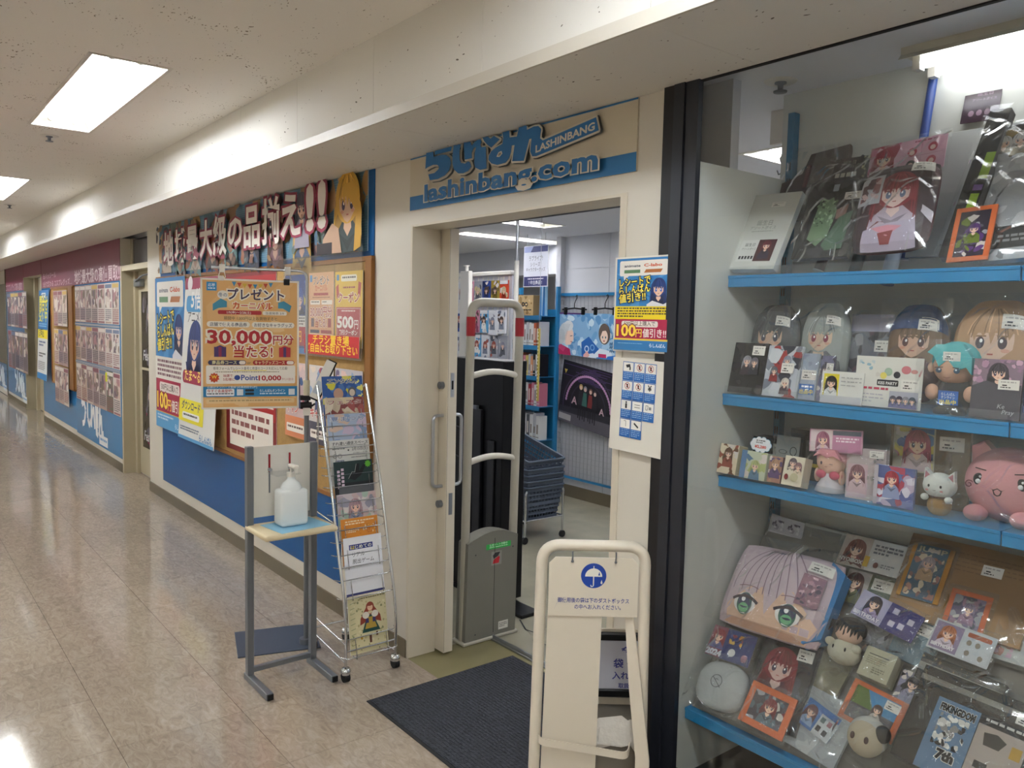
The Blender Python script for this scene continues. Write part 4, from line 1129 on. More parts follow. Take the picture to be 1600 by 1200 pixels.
# ---- brochure rack on casters
rk = thing('brochure_rack', 'chrome wire brochure rack on casters beside the white pillar', 'rack', (-3.2, -.216, 0))
YL, YR = -.121, .121
railp = [(.2, .065), (.203, .22), (.175, .38), (.12, .56), (.058, .80), (-.018, 1.03), (-.09, 1.245)]
for y in (YL, YR):
    MB().tube(fillet([(x, y, z) for x, z in railp], .05, 3), .0065, 10).build('front_rail', M['chrome'], rk)
    MB().tube([(-.2, y*.7, .06), (-.165, y*.7, .9), (-.15, y*.7, 1.19), (-.09, y, 1.245)], .0055, 8).build('rear_rail', M['chrome'], rk)
    for z in (.08, .16):
        MB().tube([(.2, y, z), (-.2, y*.7, z)], .004, 6).build('side_wire', M['chrome'], rk)
    MB().tube([(.095, y, .66), (-.172, y*.7, .66)], .004, 6).build('side_wire', M['chrome'], rk)
    for (x, yy) in ((.2, y), (-.2, y*.7)):
        cs = MB().lathe([(.0, .062), (.017, .06), (.022, .045), (.02, .034)], (x, yy, 0), 16).build('caster_cap', M['chrome'], rk)
        MB().cyl((x, yy-.012, .022), (x, yy+.012, .022), .022, 18).build('wheel', M['rubber'], cs)
MB().tube([(.2, YL, .13), (.2, YR, .13)], .004, 6).build('cross_wire', M['chrome'], rk)
MB().tube([(-.2, YL*.7, .1), (-.2, YR*.7, .1)], .004, 6).build('cross_wire', M['chrome'], rk)
LEAN = math.radians(9)
BR = [(-3.045, .345, .245), (-3.088, .595, .25), (-3.118, .672, .2), (-3.145, .776, .2), (-3.18, .915, .225), (-3.215, 1.005, .2), (-3.242, 1.118, .23), (-3.268, 1.19, .22), (-3.29, 1.284, .22)]
tiers = [(xt+3.2+h*math.sin(LEAN)-.008, zt-h*math.cos(LEAN)) for xt, zt, h in BR]
for i, (x, z) in enumerate(tiers):
    pkt = MB()
    d = .032
    for zz in (z, z+.075 if i < 2 else z+.05):
        xo = x+d-(zz-z)*.3
        pkt.tube(fillet([(x-(zz-z)*.33, YL-.014, zz), (xo, YL-.0, zz), (xo, YR, zz), (x-(zz-z)*.33, YR+.014, zz)], .02, 3), .0025, 6)
    for yy in (-.075, .075):
        pkt.tube([(x-.02, yy, z-.01), (x+d, yy, z-.01), (x+d-.02, yy, z+.07)], .002, 6)
    pkt.build('wire_pocket', M['chrome'], rk)
def brochure(label, xb, zb, h, wdt, fn, yo=0., lean=17, cat='brochure'):
    o = MB().box(-wdt/2, 0, 0, wdt/2, .003, h).build('brochure', M['paper'])
    tag(o, label, cat, 'brochures in the wire rack')
    o.location = (-3.2+xb, -.216+yo, zb)
    o.rotation_euler = Matrix.Rotation(math.pi/2, 3, 'Z').to_euler()
    o.rotation_euler = (Matrix.Rotation(math.pi/2, 3, 'Z') @ Matrix.Rotation(math.radians(-lean), 3, 'X')).to_euler()
    c = Cv(wdt, h); fn(c); c.build(o, -.0004, loc=(0, -.0004, h/2))
    return o
def b_girl(c):
    H = c.H; c.bg('#d8cfa4'); c.cloudy(2, 2, 98, H-2, ['#c2b88a', '#b0a878', '#e4dcb8', '#8f9068'], 70, 4, .012, .035)
    for sx in (-1, 1): c.poly([(56, H*.2), (56+sx*8, H*.2), (56+sx*26, H*.4), (56+sx*28, H*.52), (56+sx*14, H*.48)], '#8f3b28')
    c.poly([(48, H*.36), (62, H*.36), (80, H*.66), (32, H*.66)], '#1f4a42'); c.poly([(49, H*.4), (62, H*.4), (72, H*.6), (40, H*.6)], '#b0923a')
    for sx in (-1, 1): c.ell(56+sx*12, H*.36, 9, 8, '#dfd8cc'); c.rect(56+sx*9-4, H*.42, 56+sx*9+4, H*.5, '#3b3568')
    c.ell(56, H*.22, 10.5, 11, '#93402c'); c.ell(56, H*.235, 7, 8, '#e6bf9e'); c.poly([(46, H*.2), (56, H*.16), (66, H*.2), (56, H*.215)], '#93402c')
    c.rect(52.6, H*.235, 54, H*.245, '#33221c'); c.rect(58, H*.235, 59.4, H*.245, '#33221c'); c.poly([(50, H*.32), (56, H*.35), (62, H*.32), (56, H*.37)], '#a02c24')
    c.rect(50, H*.72, 56, H*.85, '#5c2f1a'); c.rect(68, H*.68, 73, H*.75, '#5c2f1a'); c.ell(30, H*.74, 3, 3.4, '#b8902a'); c.lines(30, H*.045, 96, H*.075, 1, '#6a6040')
    for k in range(9): c.line([(4, H*(.12+k*.09)), (16, H*(.1+k*.09))], 1.4, '#9aa078')
def b_escape(c):
    H = c.H; c.bg('#e6e7ec'); c.rect(14, 17, 76, 29, '#20307c'); c.text('はじめての', 45, 27, 10, '#e8e8d8', 'c', bold=.03, wd=56); c.rect(20, 18, 27, 28, '#20307c'); c.text('は', 20, 27, 10, '#e0d03a', bold=.03)
    c.text('リアル', 21, 45, 12, '#22242c', bold=.005, wd=32, slant=.12); c.text('脱出ゲーム', 21, 61, 12, '#22242c', bold=.005, wd=56, slant=.08); c.rect(0, H*.96, 100, H, '#3a3f74')
def b_dark(c):
    H = c.H; c.bg('#12171a'); c.rect(0, 0, 100, H*.42, '#17302f'); c.poly([(36, 40), (46, 25), (53, 27), (58, 8), (66, 8), (64, 26), (76, 10), (82, 14), (70, 34), (52, 46)], '#060708'); c.line([(36, 41), (46, 26), (53, 27), (58, 8)], .9, '#a8a8a4')
    for k in range(2):
        for j in range(5): c.rect(8+k*10, 20+j*9-k*4, 15+k*10, 26+j*9-k*4, '#cfb8c8')
    P = [(88+(9 if i % 2 else 6)*math.cos(i*.349), 10+(9 if i % 2 else 6)*math.sin(i*.349)) for i in range(18)]
    c.poly(P, '#5fae2c'); c.rect(10, H*.5, 100, H, '#5a5c60')
def b_white(c):
    H = c.H; c.bg('#d3d3cf'); c.text('すれ違い通信スペース', 6, 11, 8.5, '#23242a', bold=.02, wd=90, slant=.15); c.rect(6, 13, 92, 13.8, '#23242a'); c.lines(6, 16, 52, 22, 2, '#333'); c.text('2月15日(土)', 55, 25, 9, '#23242a', bold=.01, wd=40); c.text('11:00～17:30', 58, 34, 6, '#444', wd=36); c.ell(46, 24, 2, 2, '#22332a'); c.ring(12, 36, 4, 5, '#555'); c.ring(24, 36, 4, 5, '#555'); c.lines(52, 40, 94, 43, 1, '#555'); c.text('animate', 12, 49, 7, '#2c3a70', bold=.03)
def b_mix(seed, cols, txt=None, tc='#3a5a90'):
    def f(c):
        c.bg(cols[0]); c.cloudy(0, 0, 100, c.H, cols, 36, seed, .06, .2)
        if txt: c.text(txt, 50, 16, 12, tc, 'c', bold=.02, wd=86, out=('#e8e6e0', .04))
    return f
def b_yellow(c):
    H = c.H; c.bg('#2f5aa0'); c.cloudy(0, 0, 100, H, ['#d8d04a', '#2f5aa0', '#4a78b8', '#e0d870'], 50, 3, .05, .1); c.text('エンタメ祭', 50, 16, 13, '#24468c', 'c', bold=.02, wd=74, out=('#e8e4c0', .06))
    c.ell(38, 40, 12, 13, '#c09a86'); c.ell(72, 36, 10, 11, '#5a5f66'); c.ell(72, 38, 7, 8, '#d8c8b8')
def b_orange(c):
    c.bg('#d8892c'); c.lines(12, 6, 90, 18, 2, '#f0dcb8'); c.cloudy(45, 18, 96, 40, ['#e8d8b8', '#c8701c', '#f0c060'], 26, 5, .06, .14); c.lines(10, 28, 44, 36, 2, '#f2e2c0')
def b_pale(c):
    c.bg('#c9c0c4'); c.cloudy(0, 0, 100, c.H, ['#b8a8b4', '#d8d0cc', '#9a98a8', '#a8c0b0', '#c8b0b0'], 40, 6, .06, .16); c.figure(45, 30, 13, '#a88a90', '#8a90a8', seed=4)
for lab, i, h, wd_, fn in (
    ('cream brochure with a red-haired girl in a green dress, bottom of the wire rack', 0, .25, .185, b_girl), ('white handwritten real escape game sheet low in the wire rack', 1, .235, .185, b_escape),
    ('orange brochure peeking above the escape game sheet', 2, .2, .18, b_orange), ('pale pink and green brochure in the middle of the wire rack', 3, .205, .19, b_pale), ('black brochure with a green burst in the wire rack', 4, .21, .19, b_dark),
    ('white sheet titled with passing communication lettering in the wire rack', 5, .205, .195, b_white), ('sky blue and lilac brochure in the upper wire rack', 6, .235, .19, b_mix(4, ['#a8b8d0', '#d8dce8', '#8aa0c4', '#c8b8d0', '#d0b8a8'], '夏まつり', '#6a80b0')),
    ('cream and dark red brochure near the top of the wire rack', 7, .235, .19, b_mix(9, ['#c8b8a0', '#d8ccb8', '#a85a58', '#8a4a48', '#d8c8a8'], 'フェスタ', '#8a2a34')), ('yellow and blue chequered brochure at the top of the wire rack', 8, .235, .2, b_yellow)):
    x, z = tiers[i]
    brochure(lab, x+.006, z, BR[i][2], wd_, fn, lean=9)

# ---- security gate in the doorway
sgt = thing('security_gate', 'beige anti-theft gate with red sleeves standing in the doorway', 'security gate', (-3.05, .447, 0))
G0, G1 = -.125, .15
gb = MB()
n = 10
top = [(G0-.005+(G1-G0+.01)*k/n, .5+.035*math.sin(math.pi*k/n)) for k in range(n+1)]
gb.prism([(G0-.03, .012)]+[(G0-.02, .49)]+top+[(G1+.0, .012)], -.04, .04, 'yz')
gb.build('pedestal', M['gate_dark'], sgt)
MB().box(-.05, G0-.045, 0, .05, G1+.012, .014, 0, .003, 1).build('foot_plate', M['gate_grey'], sgt)
MB().box(.0402, .012, .03, .041, .014, .5).build('panel_seam', M['rubber'], sgt)
MB().tube(fillet([(0, G0-.015, .01), (0, G0, 1.635), (0, G1+.02, 1.635), (0, G1, .01)], .07, 7), .021, 14).build('loop', M['gate_grey'], sgt)
for y, a in ((G0-.0005, 1), (G1+.019, 1)):
    MB().cyl((0, y, 1.475), (0, y, 1.565), .0222, 16).build('red_sleeve', M['red'], sgt)
for z in (1.285, .875):
    k = 8
    MB().tube([(0, G0+(G1-G0)*i/k, z+.02*math.sin(math.pi*i/k)) for i in range(k+1)], .015, 12).build('crossbar', cmat('#c8c4b8', .35), sgt)
c = Cv(.27, .52)
c.rrect(31, 18, 87, 28, 1.5, '#2fae4c'); c.text('防犯ゲート作動中', 59, 22.6, 5, '#bfe8c4', 'c', bold=.02, wd=40); c.lines(38, 24, 80, 26.4, 1, '#bfe8c4')
c.rect(43, 33, 66, 58, '#8f8d84'); c.poly([(46, 40), (52, 35), (63, 35), (58, 42), (48, 46)], '#2b2b2c'); c.poly([(46, 55), (48, 48), (60, 42), (62, 45), (60, 55)], '#c8202c')
c.rect(62, 165, 84, 180, '#d6d4cc'); c.lines(64, 168, 82, 177, 3, '#7a7a76')
for q in ((8, 33), (92, 30), (10, 178)): c.ell(q[0], q[1], 1.4, 1.4, '#333')
g = c.build(sgt, name='labels', loc=(.0405, .012, .262)); g.rotation_euler = (0, 0, math.pi/2)

# ---- umbrella bag stand
us = thing('umbrella_bag_stand', 'white tube-framed umbrella bag stand with blue umbrella sign at the doorway', 'stand', (-1.605, -.268, 0), math.radians(51))
# local x = across (to the right), local y = away from the viewer
HW = .148
MB().tube(fillet([(-HW-.012, .0, .012), (-HW, 0, .912), (HW, 0, .912), (HW+.012, 0, .012)], .055, 8), .0165, 14).build('tube_frame', M['stand_white'], us)
MB().box(-HW-.03, -.12, 0, HW+.03, .14, .012, 0, .004, 1).build('base_plate', M['stand_white'], us)
sp = MB()
sp.prism([(-.128, .708), (-.128, .862), (-.110, .880), (.110, .880), (.128, .862), (.128, .708)], -.014, -.009, 'xz')
sp.build('sign_panel', M['stand_white'], us)
for x in (-.062, .062):
    MB().tube([(x, -.017, .899), (x, -.019, .887), (x, -.0145, .872)], .0022, 6).ball((x, -.016, .869), .004, .003, .004, 8, 6).build('hook', M['grey_metal'], us)
c = Cv(.256, .118); H = c.H
c.ell(50, 17.4, 14.2, 14.2, '#14409c', n=36)
c.poly([(40.4, 18.4)]+[(50-9.6*math.cos(math.pi*i/14), 18.4-9.4*math.sin(math.pi*i/14)) for i in range(15)], '#e2ddd2')
c.rect(49.5, 6.2, 50.5, 9.5, '#e2ddd2'); c.rect(49.4, 18.4, 50.6, 28.3, '#e2ddd2'); c.curve((50, 28), (50, 30.2), (47.2, 29.6), 1.1, '#e2ddd2'); c.line([(47.3, 29.6), (47, 27.8)], 1, '#e2ddd2')
c.poly([(56.2, 12.4), (57.4, 17), (55, 17)], '#14409c'); c.ell(59, 25.2, 1.1, 1.6, '#e2ddd2'); c.poly([(59, 21.8), (59.9, 24.8), (58.1, 24.8)], '#e2ddd2')
c.build(us, name='umbrella_symbol', loc=(0, -.0145, .8135))
c = Cv(.256, .06)
c.text('御使用後の袋は下のダストボックス', 52, 21.7, 6.2, '#1c3a96', 'c', bold=.012, wd=80); c.text('の中へお入れください。', 57, 29.2, 6.2, '#1c3a96', 'c', bold=.012, wd=52)
c.build(us, name='lettering', loc=(-.004, -.0145, .775))
# tapered front plates
MB().prism([(-.128, .72), (-.142, .02), (.02, .02), (.028, .72)], -.008, -.003, 'xz').build('front_plate', M['stand_white'], us)
rp = MB()
le = [(.096, .005, .705), (.112, -.012, .5), (.134, -.035, .3), (.138, -.04, .02)]
ri = [(.118, -.004, .705), (.146, -.03, .5), (.17, -.055, .3), (.174, -.06, .02)]
vs = [p for a_, b_ in zip(le, ri) for p in (a_, b_, (b_[0]+.003, b_[1]+.005, b_[2]), (a_[0]+.003, a_[1]+.005, a_[2]))]
rp.add(vs, [(4*i+k, 4*i+(k+1) % 4, 4*i+4+(k+1) % 4, 4*i+4+k) for i in range(3) for k in range(4)]+[(0, 3, 2, 1), (12, 13, 14, 15)], 0, False)
rp.build('side_plate', M['stand_white'], us)
def ribbon(pts, z, h, th):
    b_ = MB(); P = [Vector(p) for p in pts]; n = len(P); vs = []
    for i, p in enumerate(P):
        d = (P[min(i+1, n-1)]-P[max(i-1, 0)]); nn = Vector((-d.y, d.x, 0)).normalized()*th
        vs += [p+Vector((0, 0, -h/2)), p+Vector((0, 0, h/2)), p+nn+Vector((0, 0, h/2)), p+nn+Vector((0, 0, -h/2))]
    return b_.add(vs, [(4*i+k, 4*i+(k+1) % 4, 4*i+4+(k+1) % 4, 4*i+4+k) for i in range(n-1) for k in range(4)]+[(0, 3, 2, 1), (4*n-4, 4*n-3, 4*n-2, 4*n-1)])
ribbon(fillet([(-.145, .02, .355), (-.152, -.03, .34), (.112, -.045, .308), (.13, .03, .318)], .025, 5), 0, .022, .003).build('strap_ring', M['stand_white'], us)
db = thing('dust_box', 'small grey dust box with white liner inside the umbrella stand', 'bin', us.matrix_world @ Vector((0, 0, 0)), math.radians(51))
db.location = (-1.605-.06*math.sin(math.radians(51))*1.0+.05*math.cos(math.radians(51)), -.268+.06*math.cos(math.radians(51))+.05*math.sin(math.radians(51)), .0122)
MB().prism([(-.06, 0), (.09, 0), (.105, .36), (-.075, .36)], -.045, .085, 'xz').build('bin_body', cmat('#6c665c', .5), db)
ln = MB(); r = random.Random(5)
n = 30
ring = []
for k in range(n):
    t = 2*math.pi*k/n
    ring.append((.015+.1*math.copysign(abs(math.cos(t))**.5, math.cos(t)), .02+.075*math.copysign(abs(math.sin(t))**.5, math.sin(t))))
vs = []
for (sc_, z) in ((.9, .3), (1.0, .375), (1.03, .385), (1.04, .37), (1.05, .3)):
    vs += [(.015+(p[0]-.015)*sc_+r.uniform(-.002, .002), .02+(p[1]-.02)*sc_+r.uniform(-.002, .002), z+r.uniform(-.018, .012)) for p in ring]
ln.add(vs, [(j*n+i, j*n+(i+1) % n, (j+1)*n+(i+1) % n, (j+1)*n+i) for j in range(4) for i in range(n)], 0, False)
ln.build('liner', mat('liner', '#cfccc6', .4, bump=(40, .5)), db)
bdz = thing('umbrella_bag_dispenser', 'black-edged holder of clear umbrella bags with blue print behind the white plates', 'bag dispenser', db.location+Vector((-.012, .018, .0)), math.radians(51))
MB().box(-.03, .03, .565, .11, .06, .592, 0, .004, 1).build('rail', M['black'], bdz)
MB().box(-.03, .02, .40, .11, .05, .425, 0, .004, 1).build('rail', M['black'], bdz)
MB().box(-.028, .028, .42, .1, .036, .575, 0, .002, 1).build('bag_bundle', cmat('#b9bccb', .25), bdz)
MB().box(-.03, .06, .02, .11, .066, .6, 0, .001, 1).build('back_plate', M['stand_white'], bdz)
c = Cv(.128, .15)
for t_, x, y, s_ in (('傘', 60, 30, 22), ('ぽ', 82, 34, 16), ('袋', 42, 62, 24), ('ッ', 74, 62, 20), ('入れ', 40, 90, 20), ('取扱', 55, 112, 13)): c.text(t_, x, y, s_, '#2a2f86', bold=.04)
c.build(bdz, name='print', loc=(.036, .0275, .498))

# ================================================================== inside the shop, seen through the doorway
# ---- blue bookcase with books
bc = thing('bookcase', 'light blue metal bookcase full of books at the back of the doorway view', 'bookcase', (-5.56, 2.7, 0))
for x in (-.27, .25):
    MB().box(x, .165, 0, x+.025, .2, 1.86).build('upright', M['shelf_blue'], bc)
    MB().box(x, 0, 0, x+.025, .165, .06).build('foot', M['shelf_blue'], bc)
MB().box(-.245, .19, 0, .25, .2, 1.66).build('back_panel', M['shelf_blue_dark'], bc)
SZ = [.12, .50, .80, 1.065, 1.335, 1.60]
for z in SZ:
    s_ = MB().box(-.245, 0, z-.006, .25, .19, z).build('shelf', M['shelf_blue'], bc)
    MB().box(-.247, -.006, z-.035, .252, 0, z+.004).build('shelf_lip', M['shelf_blue'], s_)
bcols = [('white', '#d8d8d6'), ('orange', '#c0582e'), ('black', '#17161c'), ('pale grey', '#b8babf'), ('red', '#a8303a'), ('yellow', '#d8c86a'), ('pink', '#c8788c'), ('green', '#8fae6a'), ('peach', '#d8956a'), ('brown', '#7c4630'), ('dark grey', '#55585e'), ('lilac', '#a090b4')]
rows = [(.12, 'lowest', 'g0g2b0o', .17), (.50, 'fifth', 'kob0dgwdwgw', .24), (.80, 'fourth', 'wwwwwwwwrpwp', .215), (1.065, 'third', 'onwlprnpygfkwk', .205), (1.335, 'second', 'wgkoogwwgwwong', .215)]
code = {'w': 0, 'o': 1, 'k': 2, 'g': 3, 'r': 4, 'y': 5, 'p': 6, 'f': 8, 'n': 9, 'd': 10, 'l': 11, 'b': 2, '0': 10, '2': 7}
bmesh_ = {}
for z, nm, s_, hh in rows:
    x = -5.56-.24
    wv = .478/len(s_)
    for i, ch in enumerate(s_):
        cn, ch_ = bcols[code[ch]]
        h = hh*R.uniform(.86, 1.0)
        wb = wv*R.uniform(.86, .97)
        o = MB().box(0, 0, 0, wb, .095, h, 0).box(.001, -.0006, h*.1, wb-.001, 0, h*.13, 1).box(wb*.25, -.0006, h*.25, wb*.75, 0, h*R.uniform(.5, .8), 1).build('book', [cmat(ch_, .4), cmat('#8a8078' if code[ch] in (0, 3, 5) else '#d8d0c4', .5)], None, (x, 2.715, z))
        tag(o, f'{cn} book, {ORD[i]} from the left on the {nm} shelf of the blue bookcase', 'book', 'books in the blue bookcase')
        if i in (4, 9): o.rotation_euler = (0, .03, 0)
        x += wv
def pack(name, label, cat, x0, z0, x1, z1, y, fn, th=.02, side='#c8c8cc', group=None, rotz=0.):
    w_, h_ = x1-x0, z1-z0
    o = MB().box(-w_/2, -th, -h_/2, w_/2, 0, h_/2, 0, .0015, 1).build(name, cmat(side, .35), None, ((x0+x1)/2, y, (z0+z1)/2))
    tag(o, label, cat, group)
    o.rotation_euler = (0, 0, rotz)
    c = Cv(w_, h_); fn(c); c.build(o, -th-.0004, m=M['ink_gloss'])
    return o
def p_art(base, hair, cloth, seed, hdr=None):
    def f(c):
        H = c.H; c.bg(base); r = random.Random(seed)
        c.cloudy(3, 3, 97, H-3, [base, hair, '#d8d0cc', cloth], 10, seed, .1, .25)
        c.figure(50, H*.42, min(20, H*.2), hair, cloth, seed=seed)
        if hdr: c.rect(0, 0, 100, H*.16, hdr); c.lines(8, H*.04, 92, H*.12, 1, '#e8e8e8')
    return f
pack('boxed_goods', 'gold patterned box with round figures on top of the blue bookcase', 'box', -5.64, 1.602, -5.40, 1.78, 2.78, lambda c: (c.bg('#b59a6c'), c.cloudy(4, 4, 96, c.H-4, ['#cbb284', '#8a7048'], 14, 3), [c.text('∞', 52, c.H*.62, 40, '#2b2620', 'c', bold=.02), c.lines(30, c.H*.7, 90, c.H*.8, 1, '#2b2620')]), .1, '#8d744c')
pack('boxed_goods', 'dark red picture box on top of the blue bookcase', 'box', -5.75, 1.602, -5.65, 1.79, 2.77, p_art('#5a2c30', '#3a2a2c', '#8a3a40', 5), .06, '#4a2428')
pack('boxed_goods', 'clear pink and white pack at the left end on top of the bookcase', 'box', -5.86, 1.602, -5.765, 1.83, 2.76, p_art('#c8b8c8', '#d8a0b8', '#d8d8e0', 6), .04, '#c0b8c8')
tr_ = thing('rolled_goods', 'tall bundle of blue and white patterned rolls at the right end of the bookcase top', 'rolls', (-5.365, 2.76, 1.602))
for i in range(4):
    MB().cyl((-.03+.022*i, .0+.01*(i % 2), 0), (-.02+.022*i, 0, .28), .013, 10).build('roll', cmat(['#4a90c8', '#b8d4e8', '#2f78b8', '#8fbcdc'][i], .3), tr_)

# ---- wire grid on the right wall and what hangs on it
gp = thing('wire_grid_panel', 'light blue framed wire grid panel on the shop wall behind the hanging pictures', 'grid panel', (-5.3, 2.925, .17))
fr = MB().box(0, -.008, 1.61, .78, .008, 1.635).box(0, -.008, 0, .78, .008, .02)
fr.build('frame', M['shelf_blue'], gp)
wv = MB()
for i in range(17): wv.box(.01+i*.047-.0015, -.0015, 0, .01+i*.047+.0015, .0015, 1.62)
for i in range(34): wv.box(0, -.0045, .02+i*.047-.0015, .78, -.0015, .02+i*.047+.0015)
w_ = wv.build('wires', M['steel'], gp); w_['kind'] = 'stuff'
def tapestry1(c):
    H = c.H
    c.bg('#86b2d6'); c.cloudy(0, 0, 100, H, ['#a8cce4', '#6fa4d0', '#bcd6e8', '#5b94c8', '#cfe2ec'], 90, 3, .04, .13)
    c.rect(0, 0, 46, 1.8, '#5a3a7a')
    c.poly([(46, 33), (58, 26), (77, 41), (63, 50), (47, 55)], '#2062b0'); c.ring(55, 40, 2.4, 3.8, '#cfe0ee', 18); c.ring(64, 38, 2.4, 3.6, '#7fb0dc', 18)
    c.poly([(0, 44), (14, 38), (27, 42), (29, 52), (23, H), (0, H)], '#b8285e'); c.poly([(4, 40), (12, 37), (20, 41), (16, 46)], '#d04a7a')
    c.ell(20, 24, 12.5, 13, '#d4d6d8'); c.poly([(24, 16), (32, 22), (33, 30), (28, 37), (20, 38), (18, 28)], '#ecccbc'); c.ell(12, 28, 6, 9, '#c4c8cc'); c.ell(24, 15, 8, 6, '#dcdee0')
    c.line([(27, 27), (31, 26.4)], .8, '#4a4a58'); c.rect(28, 33, 30.5, 33.8, '#b05a5c')
    for i in range(7): c.curve((12+i*2.4, 13), (9+i*2, 22), (10+i*1.6, 32), .5, '#a8aeb4', 4)
    c.poly([(60, H), (66, 46), (76, 38), (92, 40), (99, 54), (98, H)], '#dbe5ee'); c.poly([(50, 47), (66, 44), (70, 50), (56, 54)], '#dbe5ee')
    c.ell(83, 22, 9, 11.5, '#5f5048'); c.ell(82.5, 25, 5.8, 7.4, '#efd2c0'); c.poly([(75, 22), (79, 12), (90, 14), (91, 24), (86, 18), (80, 19), (77, 25)], '#5f5048')
    for q in (80.2, 85): c.ell(q, 25.6, .9, 1.3, '#2e6a70')
    c.ell(82.5, 29.6, 1.2, .8, '#b0484c'); c.rect(74, 44, 86, 48, '#bf2a60'); c.poly([(72, 48), (88, 48), (90, H), (70, H)], '#3f8cd0'); c.poly([(88, 46), (100, 44), (100, H), (86, H)], '#2a70c4')
    c.poly([(50, 47), (56, 42), (60, 47), (57, 54), (50, 54)], '#e2a8a0')
    for i in range(9): c.ell(92+(i % 3)*2.6, 32+(i//3)*4, .8, 1.6, '#345a80', 20, 8)
def tapestry2(c):
    H = c.H
    c.bg('#15131c'); r = random.Random(2)
    for i in range(14): c.line([(r.uniform(0, 60), 3+i*1.6), (r.uniform(60, 100), 3+i*1.6)], .6, '#5a3f7a')
    c.ring(52, 54, 44, 46, '#3a3048', 48); 
    for i in range(34):
        a = math.pi*(1.02+.96*i/33); c.ell(52+40*math.cos(a), 54+40*math.sin(a), 1.7, 2.2, '#b58ab0', math.degrees(a))
    c.ring(52, 54, 30, 32, '#2c2636', 40)
    c.poly([(0, 62), (100, 56), (100, H), (0, H)], '#57545c'); c.poly([(0, 62), (100, 56), (100, 66), (0, 70)], '#2c2a32')
    for i, (x, hr, cl) in enumerate(((38, '#b89a5a', '#26242c'), (46, '#8a8a94', '#3a6a60'), (56, '#6a4a40', '#7a3030'), (64, '#3a3036', '#222028'))):
        c.ell(x, 30+i, 3.2, 3.8, hr); c.ell(x, 31+i, 2.2, 2.6, '#d8b8a4'); c.poly([(x-3, 35+i), (x+3, 35+i), (x+4.6, 54), (x-4.6, 54)], cl); c.rect(x-2.6, 54, x-.8, 72, '#1c1a20'); c.rect(x+.8, 54, x+2.6, 74, '#1c1a20')
    c.text('A', 23, 55, 14, '#c8a8b0', bold=.02); c.text('A', 73, 58, 12, '#c8a8b0', bold=.02); c.rect(2, 72, 24, 80, '#a8a4a4')
    c.poly([(4, 12), (10, 12), (7, 18)], '#c8b050')
def hanging(name, label, corners, fn, y=2.895):
    TL, TR, BL, BR = [Vector((p[0], 0, p[1])) for p in corners]
    cen = (TL+TR+BL+BR)/4
    n = 10
    b = MB(); vs = []
    for j in range(n+1):
        for i in range(n+1):
            u, v = i/n, j/n
            p = (TL*(1-u)+TR*u)*(1-v)+(BL*(1-u)+BR*u)*v-cen
            vs.append((p.x, -.0001, p.z))
    b.add(vs, [(j*(n+1)+i, j*(n+1)+i+1, (j+1)*(n+1)+i+1, (j+1)*(n+1)+i) for j in range(n) for i in range(n)], 0, True)
    o = b.build(name, M['paper'], None, (cen.x, y, cen.z)); tag(o, label, 'tapestry')
    w_ = (TR-TL).length; h_ = (TL-BL).length
    c = Cv(w_, h_); fn(c)
    nv = []
    for (X, Yv, Z) in c.v:
        u, v = min(1, max(0, X/w_+.5)), min(1, max(0, .5-Z/h_))
        p = (TL*(1-u)+TR*u)*(1-v)+(BL*(1-u)+BR*u)*v-cen
        nv.append((p.x, Yv-.0006, p.z))
    c.v = nv
    c.build(o)
    return o
hanging('tapestry', 'bright blue cloth tapestry with two kimono figures hung from black hangers', ((-5.34, 1.635), (-4.6, 1.625), (-5.345, 1.27), (-4.585, 1.245)), tapestry1)
hanging('tapestry', 'dark stage-scene tapestry hung askew below the blue tapestry', ((-5.225, 1.225), (-4.58, 1.13), (-5.29, .685), (-4.58, .585)), tapestry2, 2.905)
for xc, wh in ((-5.09, 'left'), (-4.72, 'right')):
    t = thing('clip_hanger', f'black clip hanger holding the {wh} half of the blue tapestry', 'hanger', (xc, 2.885, 1.66), 0, 'clip hangers')
    MB().tube([(-.15, 0, 0), (0, 0, .012), (.15, 0, 0)], .007, 8).build('bar', M['black'], t)
    MB().tube([(0, 0, .012), (.0, 0, .05), (.012, 0, .075), (.03, .0, .1), (.018, .01, .125), (-.008, .02, .115)], .0035, 8).build('hook', M['black'], t)
    for s_ in (-.11, .11): MB().box(s_-.012, -.014, -.045, s_+.012, .014, .02, 0, .003, 1).build('clip', M['black'], t)

# ---- white hook wall with hanging packs
hw = thing('hook_wall', 'white pegged display wall with hanging character goods left of the bookcase', 'display rack', (-5.78, 2.5, 0))
MB().box(-.75, 0, .1, .3, .02, 1.96).build('panel', M['shop_white'], hw)
MB().box(-.75, -.03, 1.95, .32, .03, 1.985, 0, .004, 1).build('top_rail', M['plastic_white'], hw)
for i in range(14): MB().box(-.72+i*.075, -.006, .2, -.71+i*.075, 0, 1.94).build('slat', M['plastic_white'], hw)
MB().box(-.02+.32, -.3, 0, .35, .02, 1.0).build('end_panel', M['acrylic'], hw)
r = random.Random(21)
pcols = [('dark blue', '#33498c', '#25305c'), ('olive yellow', '#a08a3a', '#6a5a2a'), ('orange red', '#d0482c', '#8a2c1c'), ('white', '#d6d8dc', '#7a8090'), ('pink', '#c88a9c', '#8a4a60'), ('sky blue', '#5fa4d0', '#e8e4e0'), ('grey', '#9a9ca4', '#5a5c64')]
pk_list = []
for j, zt in enumerate((1.9, 1.64, 1.42, 1.2, .96, .72)):
    for i in range(6):
        x0 = -6.2+i*.128
        pk_list.append((x0+.004, zt-.20+R.uniform(-.02, .01), x0+.118, zt, i, j))
fix = {(3, 0): 0, (4, 0): 1, (5, 0): 2, (3, 1): 5, (4, 1): 3}
